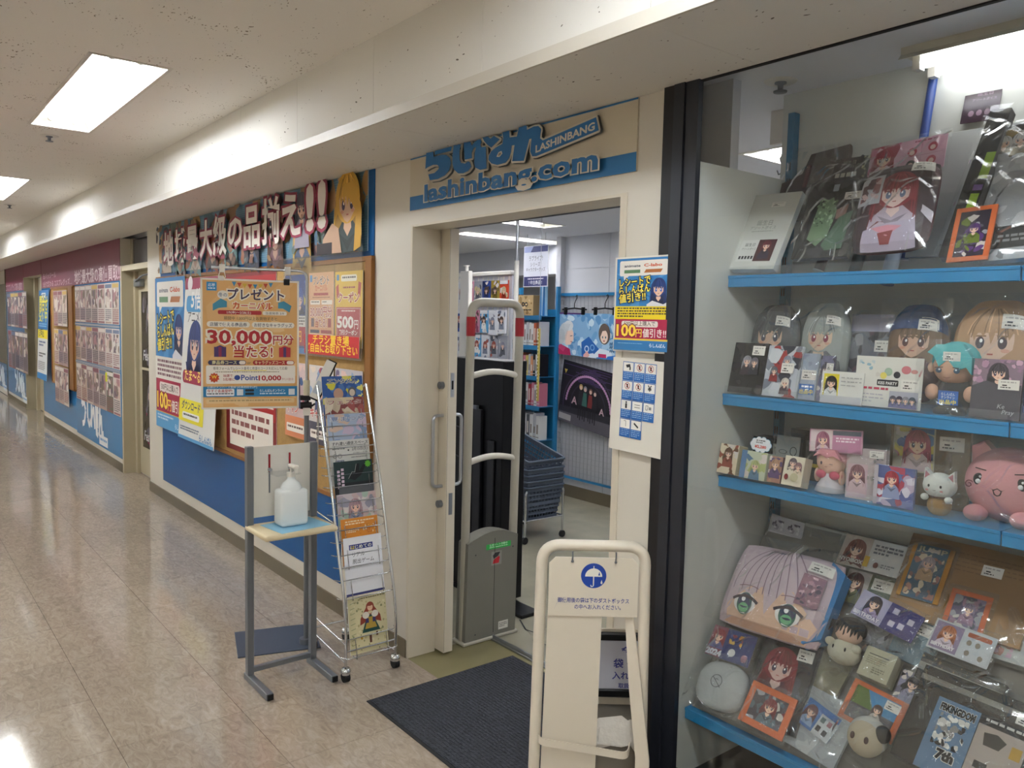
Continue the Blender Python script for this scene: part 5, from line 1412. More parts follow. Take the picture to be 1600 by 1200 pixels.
for (x0, z0, x1, z1, i, j) in pk_list:
    k = fix.get((i, j), r.choice([3, 3, 4, 6, 5, 0]))
    nm, a, b = pcols[k]
    pack('hanging_pack', f'{nm} hanging pack, {ORD[i]} from left, {ORD[j]} row of the white hook wall', 'pack', x0, z0, x1, z1, 2.44-.02*(j % 2), p_art(a, r.choice(['#5a4a44', '#c8b890', '#8a8a9a', '#a05a50']), b, r.randint(1, 99), hdr='#d8dade' if r.random() < .5 else None), .012, a, 'packs on the hook wall')

# ---- hanging sign on a tall clear pole
pl_ = thing('display_pole', 'tall white and clear tension pole standing inside the doorway', 'pole', (-4.18, 1.5, 0))
MB().cyl((0, 0, 0), (0, 0, 1.95), .016, 12).build('lower_tube', M['plastic_white'], pl_)
MB().cyl((0, 0, 1.95), (0, 0, ZI), .011, 12).build('upper_tube', M['steel'], pl_)
MB().cyl((0, 0, 0), (0, 0, .02), .04, 16).cyl((0, 0, ZI-.02), (0, 0, ZI), .035, 16).build('end_cap', M['plastic_white'], pl_)
MB().cyl((0, 0, 1.92), (0, 0, 1.97), .022, 12).build('joint', M['acrylic'], pl_)
def sign_in(c):
    H = c.H; c.bg('#d9dbe6'); c.rect(2, 2, 98, H*.16, '#3d4378'); c.poly([(2, 2), (40, 2), (28, H*.16), (2, H*.16)], '#9aa4d4')
    c.text('ラブライブ!', 50, H*.36, 15, '#3a3a4c', 'c', wd=56); c.text('シリーズ', 48, H*.5, 13, '#3a3a4c', 'c', wd=40); c.text('キャラクターグッズ', 50, H*.62, 12, '#3a3a4c', 'c', wd=78)
    c.rect(2, H*.75, 98, H*.98, '#2f3468'); c.lines(18, H*.79, 84, H*.84, 1, '#e0e0ea'); c.text('! 中古商品 !', 50, H*.935, 12, '#e0e0ea', 'c', bold=.02, wd=54)
sg2 = sheet('hanging_sign', 'white and navy category sign hanging beside the tension pole', 'sign', -5.44, 1.846, -5.12, 2.198, sign_in, 2.6, .004)
for q in (-.12, .12): MB().cyl((q, -.002, .17), (q, -.002, ZI-2.022), .0022, 6).build('hanger_wire', M['steel'], sg2)
sc_ = tag(MB().box(-.012, -.004, 0, .012, .0, .52).build('banner_strip', cmat('#c8b45a', .5), None, (-4.34, 1.85, .98)), 'narrow yellow patterned strip hanging between pole and bookcase', 'strip')
MB().cyl((0, -.002, .52), (0, -.002, ZI-.98), .0015, 6).build('string', M['steel'], sc_)
c = Cv(.022, .5)
for i in range(40): c.rect(8, i*57+8, 46, i*57+40, '#e8e2c8' if i % 2 else '#8a7a3a')
c.build(sc_, -.0045, loc=(0, -.0045, .26))

# ---- white side cabinet and black panel behind the gate
cb_ = thing('white_post', 'white display post just inside the doorway behind the sliding door', 'post', (-4.07, 1.0, 0))
MB().box(-.05, 0, 0, .045, .03, 1.85, 0, .004, 1).build('upright', M['plastic_white'], cb_)
MB().cyl((0, .015, 1.85), (0, .015, 1.88), .012, 12).cyl((0, .015, 1.88), (0, .015, 1.885), .02, 12).build('finial', M['plastic_white'], cb_)
MB().box(-.12, -.08, 0, .08, .12, .015, 0, .003, 1).build('foot_plate', M['plastic_white'], cb_)
bp_ = thing('black_equipment_panel', 'tall black equipment cabinet behind the security gate', 'cabinet', (-3.56, .75, 0))
MB().box(-.3, 0, .02, .22, .16, 1.335, 0, .004, 1).build('body', M['black'], bp_)
MB().box(-.3, -.02, 0, .44, .11, .018, 0, .003, 1).build('foot_plate', M['black'], bp_)
for z in (.78, .95): MB().tube([(-.28, -.012, z), (-.1, -.02, z-.012), (.02, -.012, z-.02)], .004, 6).build('cable', cmat('#2c2c30', .4), bp_)
MB().box(-.13, -.012, .05, -.06, 0, 1.1, 0, .003, 1).box(-.02, -.02, .05, .05, 0, 1.06, 0, .003, 1).box(.1, -.01, .05, .16, 0, .9, 0, .003, 1).build('ribs', cmat('#16161a', .35), bp_)
MB().box(-.02, -.028, 1.06, .02, -.012, 1.08).build('latch', M['grey_metal'], bp_)

# ---- stack of shopping baskets on a chrome trolley
ct = thing('basket_trolley', 'chrome trolley on small casters under the shopping baskets', 'trolley', (-4.42, 1.815, 0))
for x in (.225, -.2):
    MB().tube(fillet([(x, -.175, .05), (x, -.175, .36), (x, -.14, .39)], .03), .0085, 10).tube(fillet([(x, .175, .05), (x, .175, .36), (x, .14, .39)], .03), .0085, 10).build('leg', M['chrome'], ct)
    for y in (-.175, .175):
        MB().cyl((x-.008, y, .025), (x+.008, y, .025), .025, 14).build('caster', M['rubber'], ct)
for x in (.225, -.2): MB().tube([(x, -.175, .16), (x, .175, .16)], .007, 8).build('crossbar', M['chrome'], ct)
for y in (-.175, .175): MB().tube([(.225, y, .16), (-.2, y, .16)], .007, 8).build('side_rail', M['chrome'], ct)
def basket():
    b = MB()
    W0, D0, W1, D1, Hh = .20, .135, .235, .168, .24     # half-length/half-width bottom and top
    def side(ax, s):
        # columns of slats with horizontal bars
        n = 15 if ax == 'x' else 11
        for i in range(n):
            t = -1+2*i/(n-1)
            hw = .0042
            for dz0, dz1 in ((0, 1),):
                z0, z1 = .02*dz1, Hh
                if ax == 'x':
                    y0, y1 = s*D0, s*D1; x0, x1 = t*W0*.97, t*W1*.97
                    b.add([(x0-hw, y0, z0), (x0+hw, y0, z0), (x1+hw, y1, z1), (x1-hw, y1, z1), (x0-hw, y0-s*.003, z0), (x0+hw, y0-s*.003, z0), (x1+hw, y1-s*.003, z1), (x1-hw, y1-s*.003, z1)], [(0, 1, 2, 3), (4, 7, 6, 5), (0, 4, 5, 1), (1, 5, 6, 2), (3, 2, 6, 7), (0, 3, 7, 4)])
                else:
                    x0, x1 = s*W0, s*W1; y0, y1 = t*D0*.96, t*D1*.96
                    b.add([(x0, y0-hw, z0), (x0, y0+hw, z0), (x1, y1+hw, z1), (x1, y1-hw, z1), (x0-s*.003, y0-hw, z0), (x0-s*.003, y0+hw, z0), (x1-s*.003, y1+hw, z1), (x1-s*.003, y1-hw, z1)], [(0, 1, 2, 3), (4, 7, 6, 5), (0, 4, 5, 1), (1, 5, 6, 2), (3, 2, 6, 7), (0, 3, 7, 4)])
    for s in (-1, 1): side('x', s); side('y', s)
    for k, z in enumerate((.012, .05, .085, .12, .155, .19, .225)):
        f = z/Hh; a, d = W0+(W1-W0)*f, D0+(D1-D0)*f
        hh = .012 if k in (0, 3, 6) else .006
        for s in (-1, 1):
            b.box(-a, s*d-.002, z-hh, a, s*d+.002, z+hh); b.box(s*a-.002, -d, z-hh, s*a+.002, d, z+hh)
    b.box(-W0, -D0, 0, W0, D0, .005)
    return b.mesh('lattice', M['basket_grey'])
lat = basket()
rim = MB().tube(fillet([(-.24, -.172, .243), (.24, -.172, .243), (.24, .172, .243), (-.24, .172, .243), (-.24, -.172, .243)], .02, 3), .0085, 8).mesh('rim', M['basket_grey'])
han = MB().tube(fillet([(-.03, -.172, .246), (-.03, -.178, .19), (.03, -.178, .19), (.03, -.172, .246)], .01, 3), .005, 6).mesh('handle', M['basket_grey'])
for k in range(5):
    top_ = k == 4
    o = thing('shopping_basket', ('uppermost dark grey shopping basket, tilted open on the stack' if top_ else f'dark grey shopping basket in the trolley stack, {ORD[k]} from the bottom'), 'basket', (-4.42, 1.815, .15+.042*k+(.03 if top_ else 0)), 0, 'stack of shopping baskets')
    if top_: o.rotation_euler = (math.radians(0), math.radians(14), 0); o.location = (-4.47, 1.815, .40)
    link('lattice', lat, o); link('rim', rim, o); link('handle', han, o)
# worn repair patch of the shop floor near the rail
struct(MB().prism([(-2.98, .66), (-2.86, .60), (-2.74, .63), (-2.68, .72), (-2.80, .80), (-2.95, .78)], -.001, .0006, 'xy').build('floor_patch', mat('patch', '#8d8875', .6, var=(20, .25))))
ck2 = MB()
for a, b in (((-3.12, .72), (-3.0, .66)), ((-3.0, .66), (-2.9, .68)), ((-2.9, .68), (-2.87, .6)), ((-2.87, .6), (-2.74, .63))):
    d = Vector((b[0]-a[0], b[1]-a[1], 0)).normalized(); nn = Vector((-d.y, d.x, 0))*.004
    ck2.add([(a[0]+nn.x, a[1]+nn.y, .0009), (b[0]+nn.x, b[1]+nn.y, .0009), (b[0]-nn.x, b[1]-nn.y, .0009), (a[0]-nn.x, a[1]-nn.y, .0009)], [(0, 1, 2, 3)])
struct(ck2.build('floor_crack', M['rubber']))

# ================================================================== the glass showcase
wall('wall_front', (1.3, 0, 0, XR, .14, ZS))
gw = struct(MB().box(-1.498, .0, .2, 1.3, .005, ZS).build('window_3', M['glass']))
MB().box(-1.624, -.016, 0, -1.585, .006, ZS).box(-1.583, -.02, 0, -1.545, .006, ZS, 1).box(-1.543, -.014, 0, -1.498, .006, ZS, 1).box(-1.61, -.01, 0, -1.5, .006, ZS).build('frame_post', [M['black_frame'], mat('frame_charcoal', '#23262e', .28)], gw)  # two strips of the post in a second, lighter tone
MB().box(-1.5, -.012, 0, 1.3, .012, .2).box(-1.5, .012, 0, 1.3, .44, .168).build('sill', M['black_frame'], gw)
MB().box(-1.5, -.004, ZS-.004, 1.3, .008, ZS).build('head_gasket', M['rubber'], gw)
pw = wall('wall_showcase_left', (-1.54, .007, 0, -1.5, .47, 2.02), m='case_white')
wall('wall_showcase_back', (-1.54, .47, 0, 1.3, .5, ZI), m='case_white')
wall('wall_showcase_right', (1.26, .05, 0, 1.3, .47, ZI), m='case_white')
hk = tag(MB().tube([(0, 0, 0), (0, 0, -.04), (-.012, 0, -.055), (-.008, 0, -.07), (.006, 0, -.085), (.002, 0, -.105), (-.016, 0, -.11), (-.022, 0, -.095)], .0025, 6).build('s_hook', M['grey_metal'], None, (-1.63, .62, 2.19)), 'bare metal hook hanging above the white showcase partition', 'hook')
MB().box(-.05, -.01, -.004, .04, .01, .11).build('bracket', M['plastic_white'], hk)

# ---- shelving
for x, lb in ((-1.5, 'slotted blue upright at the left back corner of the showcase'), (-.705, 'slotted blue upright between the two showcase bays')):
    u = thing('shelf_upright', lb, 'upright', (x, .45, .17))
    MB().box(0, -.012, 0, .022, .018, 2.06 if x < -1 else 1.9).build('channel', M['shelf_blue_dark'], u)
    sl_ = MB()
    for k in range(38): sl_.box(.005, -.0125, .03+k*.05, .009, -.0119, .055+k*.05).box(.013, -.0125, .03+k*.05, .017, -.0119, .055+k*.05)
    s_ = sl_.build('slots', M['rubber'], u); s_['kind'] = 'stuff'
nm4 = ['top', 'second', 'third', 'bottom']
for k, (z, yf) in enumerate(((1.70, .162), (1.343, .16), (1.091, .156), (.385, .04))):
    for j, (a, b) in enumerate(((-1.497, -.7065), (-.7035, .09))):
        t = thing('shelf', f'light blue metal shelf, {nm4[k]} of the {("left", "right")[j]} showcase bay', 'shelf', (a, yf, z))
        L = b-a
        MB().box(0, .003, -.008, L, .445-yf, 0).build('board', M['shelf_blue'], t)
        MB().box(0, -.004, -.034, L, .003, -.004, 0, .0015, 1).box(0, -.006, -.008, L, .003, .001, 0, .001, 1).build('front_lip', M['shelf_blue'], t)
        if k == 3 and j == 0:
            ho = MB()
            for p in range(20):
                for q in range(3): ho.cyl((.3+p*.024, .03+q*.024, .0), (.3+p*.024, .03+q*.024, .0006), .0035, 8)
            h_ = ho.build('perforations', M['rubber'], t); h_['kind'] = 'stuff'
        if k < 3:
            MB().box(.005, -.003, .001, L-.005, -.0018, .026).build('price_rail', M['acrylic'], t)
ds = tag(MB().prism([(.06, .386), (.446, .386), (.446, .93), (.44, .93)], -1.49, .05, 'yz').build('sloping_display_board', cmat('#6f6d66', .7)), 'grey sloping board carrying the goods on the bottom showcase shelf', 'display board')

# ---- goods: each placed on a leaning plane (y0, z0, lean); x along the shelf, v up the plane
def place(o, pl, x, v, roll=0., out=0.):
    t = math.radians(pl[2])
    up = Vector((0, math.sin(t), math.cos(t))); n = Vector((0, -math.cos(t), math.sin(t)))
    o.location = Vector((x, pl[0], pl[1]))+up*v+n*out
    o.rotation_euler = (Matrix.Rotation(-t, 3, 'X') @ Matrix.Rotation(math.radians(-roll), 3, 'Y')).to_euler()
    return o
def bag(o, w_, h_, th, m=.012, seed=1, top=None):
    """crumpled clear plastic bag around a thing"""
    r = np.random.RandomState(seed)
    n = 14
    b = MB()
    H2 = h_/2+m+(top or 0)
    ph = r.uniform(0, 6, 6); fr_ = r.uniform(3, 11, 6); am = r.uniform(.3, 1, 6)
    def bulge(u, v):
        e = (1-abs(2*u-1)**4)*(1-abs(2*v-1)**4)
        k = sum(am[q]*math.sin(fr_[q]*(u*math.cos(ph[q])+v*math.sin(ph[q]))*2+ph[q]) for q in range(6))/6
        return e*(.9+.35*k)+.05
    vs = []
    for j in range(n+1):
        for i in range(n+1):
            u, v = i/n, j/n
            vs.append(((u-.5)*(w_+2*m), -th-.001-.012*bulge(u, v), -h_/2-m+v*(h_/2+m+H2)))
    k0 = (n+1)**2
    for j in range(n+1):
        for i in range(n+1):
            u, v = i/n, j/n
            vs.append(((u-.5)*(w_+2*m), .004*bulge(u, v)+.001-th*.5*(1 if (i in (0, n) or j in (0, n)) else 0), -h_/2-m+v*(h_/2+m+H2)))
    fs = [(j*(n+1)+i, j*(n+1)+i+1, (j+1)*(n+1)+i+1, (j+1)*(n+1)+i) for j in range(n) for i in range(n)]
    b.add(vs, fs, 0, True)
    return b.build('clear_bag', M['film'], o)
def pricetag(c, x, y, wd=26, hh=14):
    c.rect(x, y, x+wd, y+hh, '#dedad2'); c.lines(x+wd*.12, y+hh*.18, x+wd*.85, y+hh*.4, 1, '#a8a4a0'); c.rect(x+wd*.2, y+hh*.5, x+wd*.42, y+hh*.62, '#222'); c.lines(x+wd*.12, y+hh*.72, x+wd*.6, y+hh*.9, 1, '#2a2a2a')
def flat(name, label, cat, pl, x, v, w_, h_, fn, roll=0., th=.01, side='#b8b8b8', bagged=False, out=0., group=None, seed=1, bev=.001, gloss=True, top=None):
    o = MB().box(-w_/2, -th, -h_/2, w_/2, 0, h_/2, 0, min(bev, th*.4), 1).build(name, cmat(side, .4))
    tag(o, label, cat, group); place(o, pl, x, v, roll, out)
    if fn:
        c = Cv(w_, h_); fn(c); c.build(o, -th-.0004, m=M['ink_gloss'] if gloss else None)
    if bagged: bag(o, w_, h_, th+.002, seed=seed, top=top)
    return o
def pillow(name, label, cat, pl, x, v, w_, h_, fn, roll=0., th=.06, side='#c8b8c0', bagged=True, out=0., seed=1, rnd=.05):
    """soft stuffed cushion with a printed face"""
    b = MB(); n = 14
    def bz(u, v_): return (max(0, 1-abs(2*u-1)**2.6)*max(0, 1-abs(2*v_-1)**2.6))**.45
    def pt(u, v_, s):
        e = 1-.04*math.sin(math.pi*u)*0
        kx = .5-abs(.5-v_)
        return ((u-.5)*w_*(1-rnd*(2*v_-1)**4), s*th/2*bz(u, v_)-th/2, (v_-.5)*h_*(1-rnd*(2*u-1)**4))
    for s in (-1, 1):
        vs = [pt(i/n, j/n, s) for j in range(n+1) for i in range(n+1)]
        b.add(vs, [(j*(n+1)+i, j*(n+1)+i+1, (j+1)*(n+1)+i+1, (j+1)*(n+1)+i) for j in range(n) for i in range(n)], 0, True)
    o = b.build(name, mat('cushion_'+str(seed)+name[:3]+str(int(x*100)), side, .8))
    tag(o, label, cat); place(o, pl, x, v, roll, out)
    c = Cv(w_, h_); fn(c); c.split(12)
    nv = []
    for (X, Y_, Z) in c.v:
        u, v_ = min(.995, max(.005, X/w_+.5)), min(.995, max(.005, Z/h_+.5))
        p = pt(u, v_, -1)
        nv.append((p[0], p[1]+Y_*2-.0022, p[2]))
    c.v = nv
    c.build(o)
    if bagged: bag(o, w_, h_, th+.004, seed=seed)
    return o
def art(base, hair, cloth, seed, r=18, cy=.4, cx=50, pal=None, tag_=None, n=26, skin='#e4c0aa', figs=1):
    def f(c):
        H = c.H; c.bg(base)
        c.cloudy(0, 0, 100, H, pal or [base, cloth, hair, '#cfc6c0'], n, seed, .06, .22)
        for k in range(figs): c.figure(cx+(k-(figs-1)/2)*r*2.6, H*cy, r, hair, cloth, skin, seed=seed+k)
        if tag_: pricetag(c, *tag_)
    return f
S1, S2, S3 = 1.70, 1.343, 1.091
P1 = (.20, S1, 24)
# -- top shelf
def box_a(c):
    H = c.H; c.bg('#c4c5bf'); pricetag(c, 50, 18, 26, 9)
    c.text('誕生日', 50, H*.42, 11, '#8a8c88', 'c', wd=30); c.text('アソートボイス', 50, H*.48, 8, '#8a8c88', 'c', wd=50); c.lines(30, H*.5, 72, H*.52, 1, '#a0a29c')
    c.rect(20, H*.62, 88, H*.9, '#cfcfca'); c.text('誕生日', 38, H*.7, 7, '#333', 'c'); c.text('アソートボイス', 38, H*.75, 5, '#333', 'c', wd=28); 
    for i in range(5): c.rect(24+i*6, H*.83, 28+i*6, H*.87, '#3a3a3c')
    c.rect(54, H*.62, 88, H*.9, '#4a2a30'); c.figure(71, H*.7, 7, '#6a3038', '#3a2c40', seed=4, H=H*.9)
flat('goods_box', 'white gift box with small photo label at the left end of the top showcase shelf', 'box', (.185, S1+.01, 27), -1.432, .13, .178, .262, box_a, -2, .022, '#d8dad6')
mb = MB().prism([(-.1, -.115), (-.105, .02), (-.04, .045), (-.025, .11), (.1, .125), (.115, -.1)], -.02, .0, 'xz').build('maroon_pouch', mat('maroon_cloth', '#2c171c', .85, var=(20, .25), bump=(30, .3)))
tag(mb, 'dark maroon cloth pouch with a cloud price sticker behind the white box', 'pouch'); place(mb, (.33, S1, 20), -1.395, .30)
MB().box(-.006, -.024, -.035, .006, -.02, .04).build('ribbon', cmat('#5c242c', .6), mb, (-.02, 0, .03))
c = Cv(.06, .06)
for a_ in range(8): c.ell(50+28*math.cos(a_*.785), 50+28*math.sin(a_*.785), 20, 20, '#dcdde0')
c.ell(50, 50, 34, 34, '#dcdde0'); c.lines(28, 26, 74, 46, 2, '#555'); c.text('¥2,200', 50, 66, 20, '#c03030', 'c', bold=.02, wd=46); c.build(mb, name='price_sticker', loc=(.06, -.0205, -.05))
bag(mb, .21, .25, .022, seed=3)
def bouquet(c):
    H = c.H; c.bg('#23252a'); c.cloudy(0, 0, 100, H, ['#2c2e33', '#1a1b1f', '#3a3c42'], 16, 3)
    c.poly([(20, H*.75), (26, H*.3), (50, H*.22), (62, H*.4), (56, H*.72), (40, H*.85)], '#6f8a6c'); c.cloudy(24, H*.22, 60, H*.6, ['#8fae88', '#a8c4a0', '#5f7a5c', '#3c5240'], 60, 4, .03, .09)
    c.poly([(62, H*.4), (82, H*.33), (80, H*.5), (64, H*.52)], '#8a6a62'); c.poly([(50, H*.85), (70, H*.5), (92, H*.42), (88, H*.9), (60, H*.92)], '#4e6a58'); pricetag(c, 70, H*.18, 28, 14); c.rect(46, H*.06, 56, H*.15, '#9aa4b4')
flat('goods_pack', 'clear bag with a green bouquet print on the top showcase shelf', 'pack', (.195, S1+.005, 22), -1.226, .155, .167, .24, bouquet, 0, .018, '#2a2c30', True, seed=4, top=.11)
flat('header_card', 'black birthday goods card above the green bouquet bag', 'card', (.235, S1, 22), -1.232, .335, .115, .072, lambda c: (c.bg('#15161a'), c.text('誕生日', 40, 18, 12, '#9a9a94', 'c'), c.text('アソートボイス', 40, 29, 8, '#9a9a94', 'c', wd=44), [c.rect(10+i*15, 42, 21+i*15, 54, '#b8b4a8') for i in range(4)], c.cloudy(76, 0, 100, c.H, ['#c8c4a0', '#4a4c40', '#8f8e70'], 20, 3, .08, .2)), 0, .003, '#15161a', seed=2)
def redcush(c):
    H = c.H; c.bg('#3a2630'); c.cloudy(0, 0, 100, H, ['#4a2a34', '#2c2430', '#5c3a44', '#c8c0cc'], 20, 5); c.figure(54, H*.36, 21, '#8f2430', '#b8a8b8', '#e6cbc4', '#6a7a9a', 7)
    c.poly([(20, H*.78), (50, H*.72), (84, H*.7), (90, H), (14, H)], '#b0a4b8'); c.poly([(30, H*.76), (52, H*.74), (70, H*.76), (52, H*.86)], '#d08a98'); c.poly([(40, H*.82), (60, H*.8), (56, H*.94), (44, H*.94)], '#8a2c30'); c.rect(4, H*.14, 36, H*.48, '#b4b4bc'); c.cloudy(8, H*.17, 33, H*.45, ['#8a5058', '#c8a8a8', '#5a3a44'], 14, 6, .1, .3); pricetag(c, 68, H*.02, 28, 15)
pillow('cushion', 'red-haired character cushion in a clear bag on the top showcase shelf', 'cushion', (.20, S1+.005, 20), -1.03, .155, .205, .25, redcush, 2, .06, '#4a3038', True, 0, 5, .1)
def redhdr(c):
    H = c.H; c.bg('#d8a8bc'); c.cloudy(0, 0, 45, H, ['#c86a88', '#e0b8c8', '#a83a50'], 16, 2, .1, .3); c.figure(20, H*.42, 11, '#a82840', '#e0c8d0', seed=3, H=H*.8); c.text('HAPPY BIRTHDAY', 4, H*.9, 9, '#eeeaec', bold=.05, wd=38, out=('#8a3048', .06))
    for i, (x, y) in enumerate(((58, .4), (84, .34), (58, .78), (84, .74))): c.ell(x, H*y, 6, 6.5, '#b83a50' if i != 2 else '#333'); c.ell(x, H*y+1, 3.4, 3.6, '#e8c8c0')
    c.line([(70, 6), (70, H-6)], .5, '#b07088'); c.line([(46, H*.55), (98, H*.53)], .5, '#b07088'); c.lines(60, 4, 90, 8, 1, '#a04a68')
flat('header_card', 'pink four-picture card above the red-haired cushion', 'card', (.235, S1, 20), -1.072, .338, .205, .1, redhdr, 4, .003, '#d8a8bc', True, seed=7)
def rollt(label, x, v, r_, L, col, pl=(.38, S1, 16), roll=8, col2=None):
    o = MB().cyl((0, 0, -L/2), (0, 0, L/2), r_, 18).build('poster_tube', cmat(col, .35)); tag(o, label, 'tube'); place(o, pl, x, v, roll)
    MB().cyl((0, 0, L/2), (0, 0, L/2+.004), r_*1.05, 18).cyl((0, 0, -L/2-.004), (0, 0, -L/2), r_*1.05, 18).build('cap', cmat(col2 or '#d8d8d8', .4), o)
    return o
rollt('dark violet rolled poster behind the maroon pouch', -1.285, .27, .016, .5, '#221c2a', roll=-12)
rollt('teal rolled poster behind the red-haired cushion', -1.2, .25, .018, .5, '#1d4450', roll=-5)
rollt('white and blue rolled poster behind the pink card', -1.1, .26, .02, .56, '#b8c8dc', roll=-4, col2='#3a5a9c')
rollt('deep blue rolled poster tall behind the red-haired cushion', -1.08, .31, .012, .52, '#2a4a94', (.41, S1, 6), roll=-3)
flat('goods_box', 'tall black packaged box leaning at the right of the top showcase shelf', 'box', (.215, S1+.004, 25), -.865, .225, .05, .42, lambda c: (c.bg('#1c1d20'), c.rect(56, c.H*.3, 100, c.H*.48, '#8fb02c'), c.rect(50, c.H*.52, 94, c.H*.56, '#6a4a90'), c.rect(50, c.H*.58, 90, c.H*.72, '#8fb02c'), c.ell(60, c.H*.78, 22, 22, '#b8b0c8')), -4, .03, '#26272a', True, seed=9)
def ofr(inner, hair, cloth, seed, tg=None):
    def f(c):
        H = c.H; c.bg('#cc6a40'); m_ = 13 if H > 80 else 10
        c.rect(m_, m_, 100-m_, H-m_, inner); c.cloudy(m_, m_, 100-m_, H-m_, [inner, cloth, hair, '#9a9aa0', '#5a5a64', '#c8c0b8'], 26, seed, .06, .2); c.figure(54, H*.42, 12, hair, cloth, seed=seed, H=H-m_)
        if tg: pricetag(c, *tg)
    return f
flat('photo_frame', 'orange-framed picture with dark violet art on the top showcase shelf', 'picture', (.185, S1+.004, 25), -.838, .088, .092, .15, ofr('#3a3440', '#5a3a74', '#6a7a30', 8), 3, .006, '#c8683e', seed=2)
flat('goods_pack', 'large clear wrapped pack at the far right of the top showcase shelf', 'pack', (.225, S1+.004, 24), -.745, .16, .16, .3, lambda c: (c.bg('#a8aaae'), c.cloudy(0, 0, 100, c.H, ['#b8babd', '#8a8c92', '#c8cacc', '#6a6c72'], 30, 4), c.rect(10, c.H*.7, 100, c.H*.9, '#1f2024'), c.lines(20, c.H*.78, 90, c.H*.86, 2, '#8a8a8a')), 4, .02, '#9a9ca0', True, seed=12)
flat('header_card', 'black and gold picture card above the large wrapped pack', 'card', (.22, S1, 22), -.79, .345, .12, .092, art('#1d1a18', '#c8c4c0', '#6a5a40', 4, 12, .5, 34, ['#2a2622', '#8a7440', '#b8b4b0', '#14120f'], figs=2), 5, .003, '#1d1a18', True, seed=13)
flat('header_card', 'dark plum birthday card standing high at the back of the top shelf', 'card', (.37, S1, 12), -.935, .468, .092, .102, lambda c: (c.bg('#33202e'), c.text('誕生日', 56, 32, 15, '#8a7488', 'c'), c.text('アソートボイス', 56, 48, 10, '#8a7488', 'c', wd=66), [c.ell(26+i*22, 84, 8, 9, '#8a7080') for i in range(3)]), -2, .003, '#33202e', seed=3)
flat('header_card', 'dark purple card at the right edge of the top shelf back', 'card', (.37, S1, 12), -.77, .47, .09, .1, lambda c: (c.bg('#3c2c44'), c.lines(20, 20, 80, 60, 3, '#8a7490')), -2, .003, '#3c2c44', seed=3)
flat('backing_board', 'pale backing board behind the cards of the top shelf', 'board', (.39, S1, 8), -.9, .22, .36, .34, None, 0, .006, '#b8bab8')

# -- second shelf
B2 = (.19, S2+.002, 10)
flat('disc_case', 'black disc case with faint figures at the left end of the second showcase shelf', 'case', (.188, S2+.002, 13), -1.437, .079, .118, .154, lambda c: (c.bg('#1d1c20'), c.cloudy(0, 0, 100, c.H, ['#26242a', '#2c2a30', '#161519'], 20, 3), c.figure(44, c.H*.36, 10, '#8a8890', '#3a2c34', seed=4, H=c.H*.7), c.figure(68, c.H*.38, 9, '#6a6470', '#2c2a34', seed=6, H=c.H*.7), pricetag(c, 58, 8, 36, 24)), 0, .012, '#121214')
flat('acrylic_panel', 'clear acrylic panel with four small pictures on the second showcase shelf', 'panel', (.183, S2+.002, 12), -1.318, .077, .112, .15, lambda c: (c.bg('#a9adb4'), art('#b8bcc4', '#8a90a0', '#5a3a44', 3, 9, .28, 60, ['#c8ccd2', '#7a7e8a', '#9a3a3c', '#3a3c48'])(c), c.figure(28, c.H*.5, 8, '#6a6a74', '#8a2c30', seed=2, H=c.H*.75), c.figure(66, c.H*.72, 9, '#d8cfc4', '#4a3a44', seed=3, H=c.H*.95), pricetag(c, 50, 46, 36, 26)), 0, .008, '#c4c8cc')
flat('slim_pack', 'slim grey-blue pack with a blue and yellow sale tag on the second showcase shelf', 'pack', B2, -1.235, .067, .05, .132, lambda c: (c.bg('#9ca6b8'), c.cloudy(0, 0, 100, c.H, ['#b0b8c6', '#8a94a8'], 10, 2), pricetag(c, 4, 95, 90, 56), c.rect(0, 176, 92, 236, '#2468b8'), c.text('出品中', 46, 230, 30, '#e8d040', 'c', bold=.04, wd=82), c.lines(14, 184, 80, 204, 1, '#e8ecf0')), 0, .008, '#a8b0bc', True, seed=5)
flat('slim_pack', 'slim dark violet picture pack on the second showcase shelf', 'pack', B2, -1.185, .065, .042, .128, art('#6a6684', '#3a3444', '#4a4c70', 5, 30, .3, 50, tag_=(50, 50, 50, 50)), 0, .007, '#5a5670', True, seed=6)
flat('message_card', 'white message card with a yellow cartoon portrait on the second showcase shelf', 'card', (.178, S2+.002, 6), -1.128, .044, .12, .088, lambda c: (c.bg('#d3d2cc'), c.rect(5, 6, 42, 66, '#d8c630'), c.figure(24, 26, 11, '#2a2620', '#d8d8d4', seed=3, H=64), c.lines(48, 12, 96, 38, 3, '#a8a8a6', .3), c.rect(2, 56, 98, 72, '#c4c2c6')), 0, .003, '#d3d2cc', seed=3)
def kiss(c):
    H = c.H; c.bg('#d2d0c8'); c.cloudy(4, 6, 40, 30, ['#8fb0c0', '#c8c4bc', '#b8c4c8'], 8, 2); c.ell(50, 22, 6, 6, '#9ab09a'); c.ell(63, 26, 5, 5, '#3a3a40'); c.ell(43, 28, 5, 5, '#d8c860'); c.ell(76, 18, 7, 6, '#c87a80'); c.ell(88, 20, 5, 3, '#c8908a')
    c.rrect(34, 34, 66, 43, 1.5, '#3a3a3c'); c.text('KISS PARTY', 50, 41, 6, '#dedcd6', 'c', bold=.03, wd=28); pricetag(c, 70, 32, 26, 16); c.lines(6, 46, 52, 52, 1, '#c04a60'); c.lines(6, 56, 46, 72, 3, '#a8a6b0', .3); c.rect(54, 50, 96, 74, '#a8a8b4')
    for i in range(4): c.figure(60+i*10, 62, 4, ['#5a5a68', '#4a4454', '#8a8a90', '#55606c'][i], '#6a6a9a', seed=i, H=74)
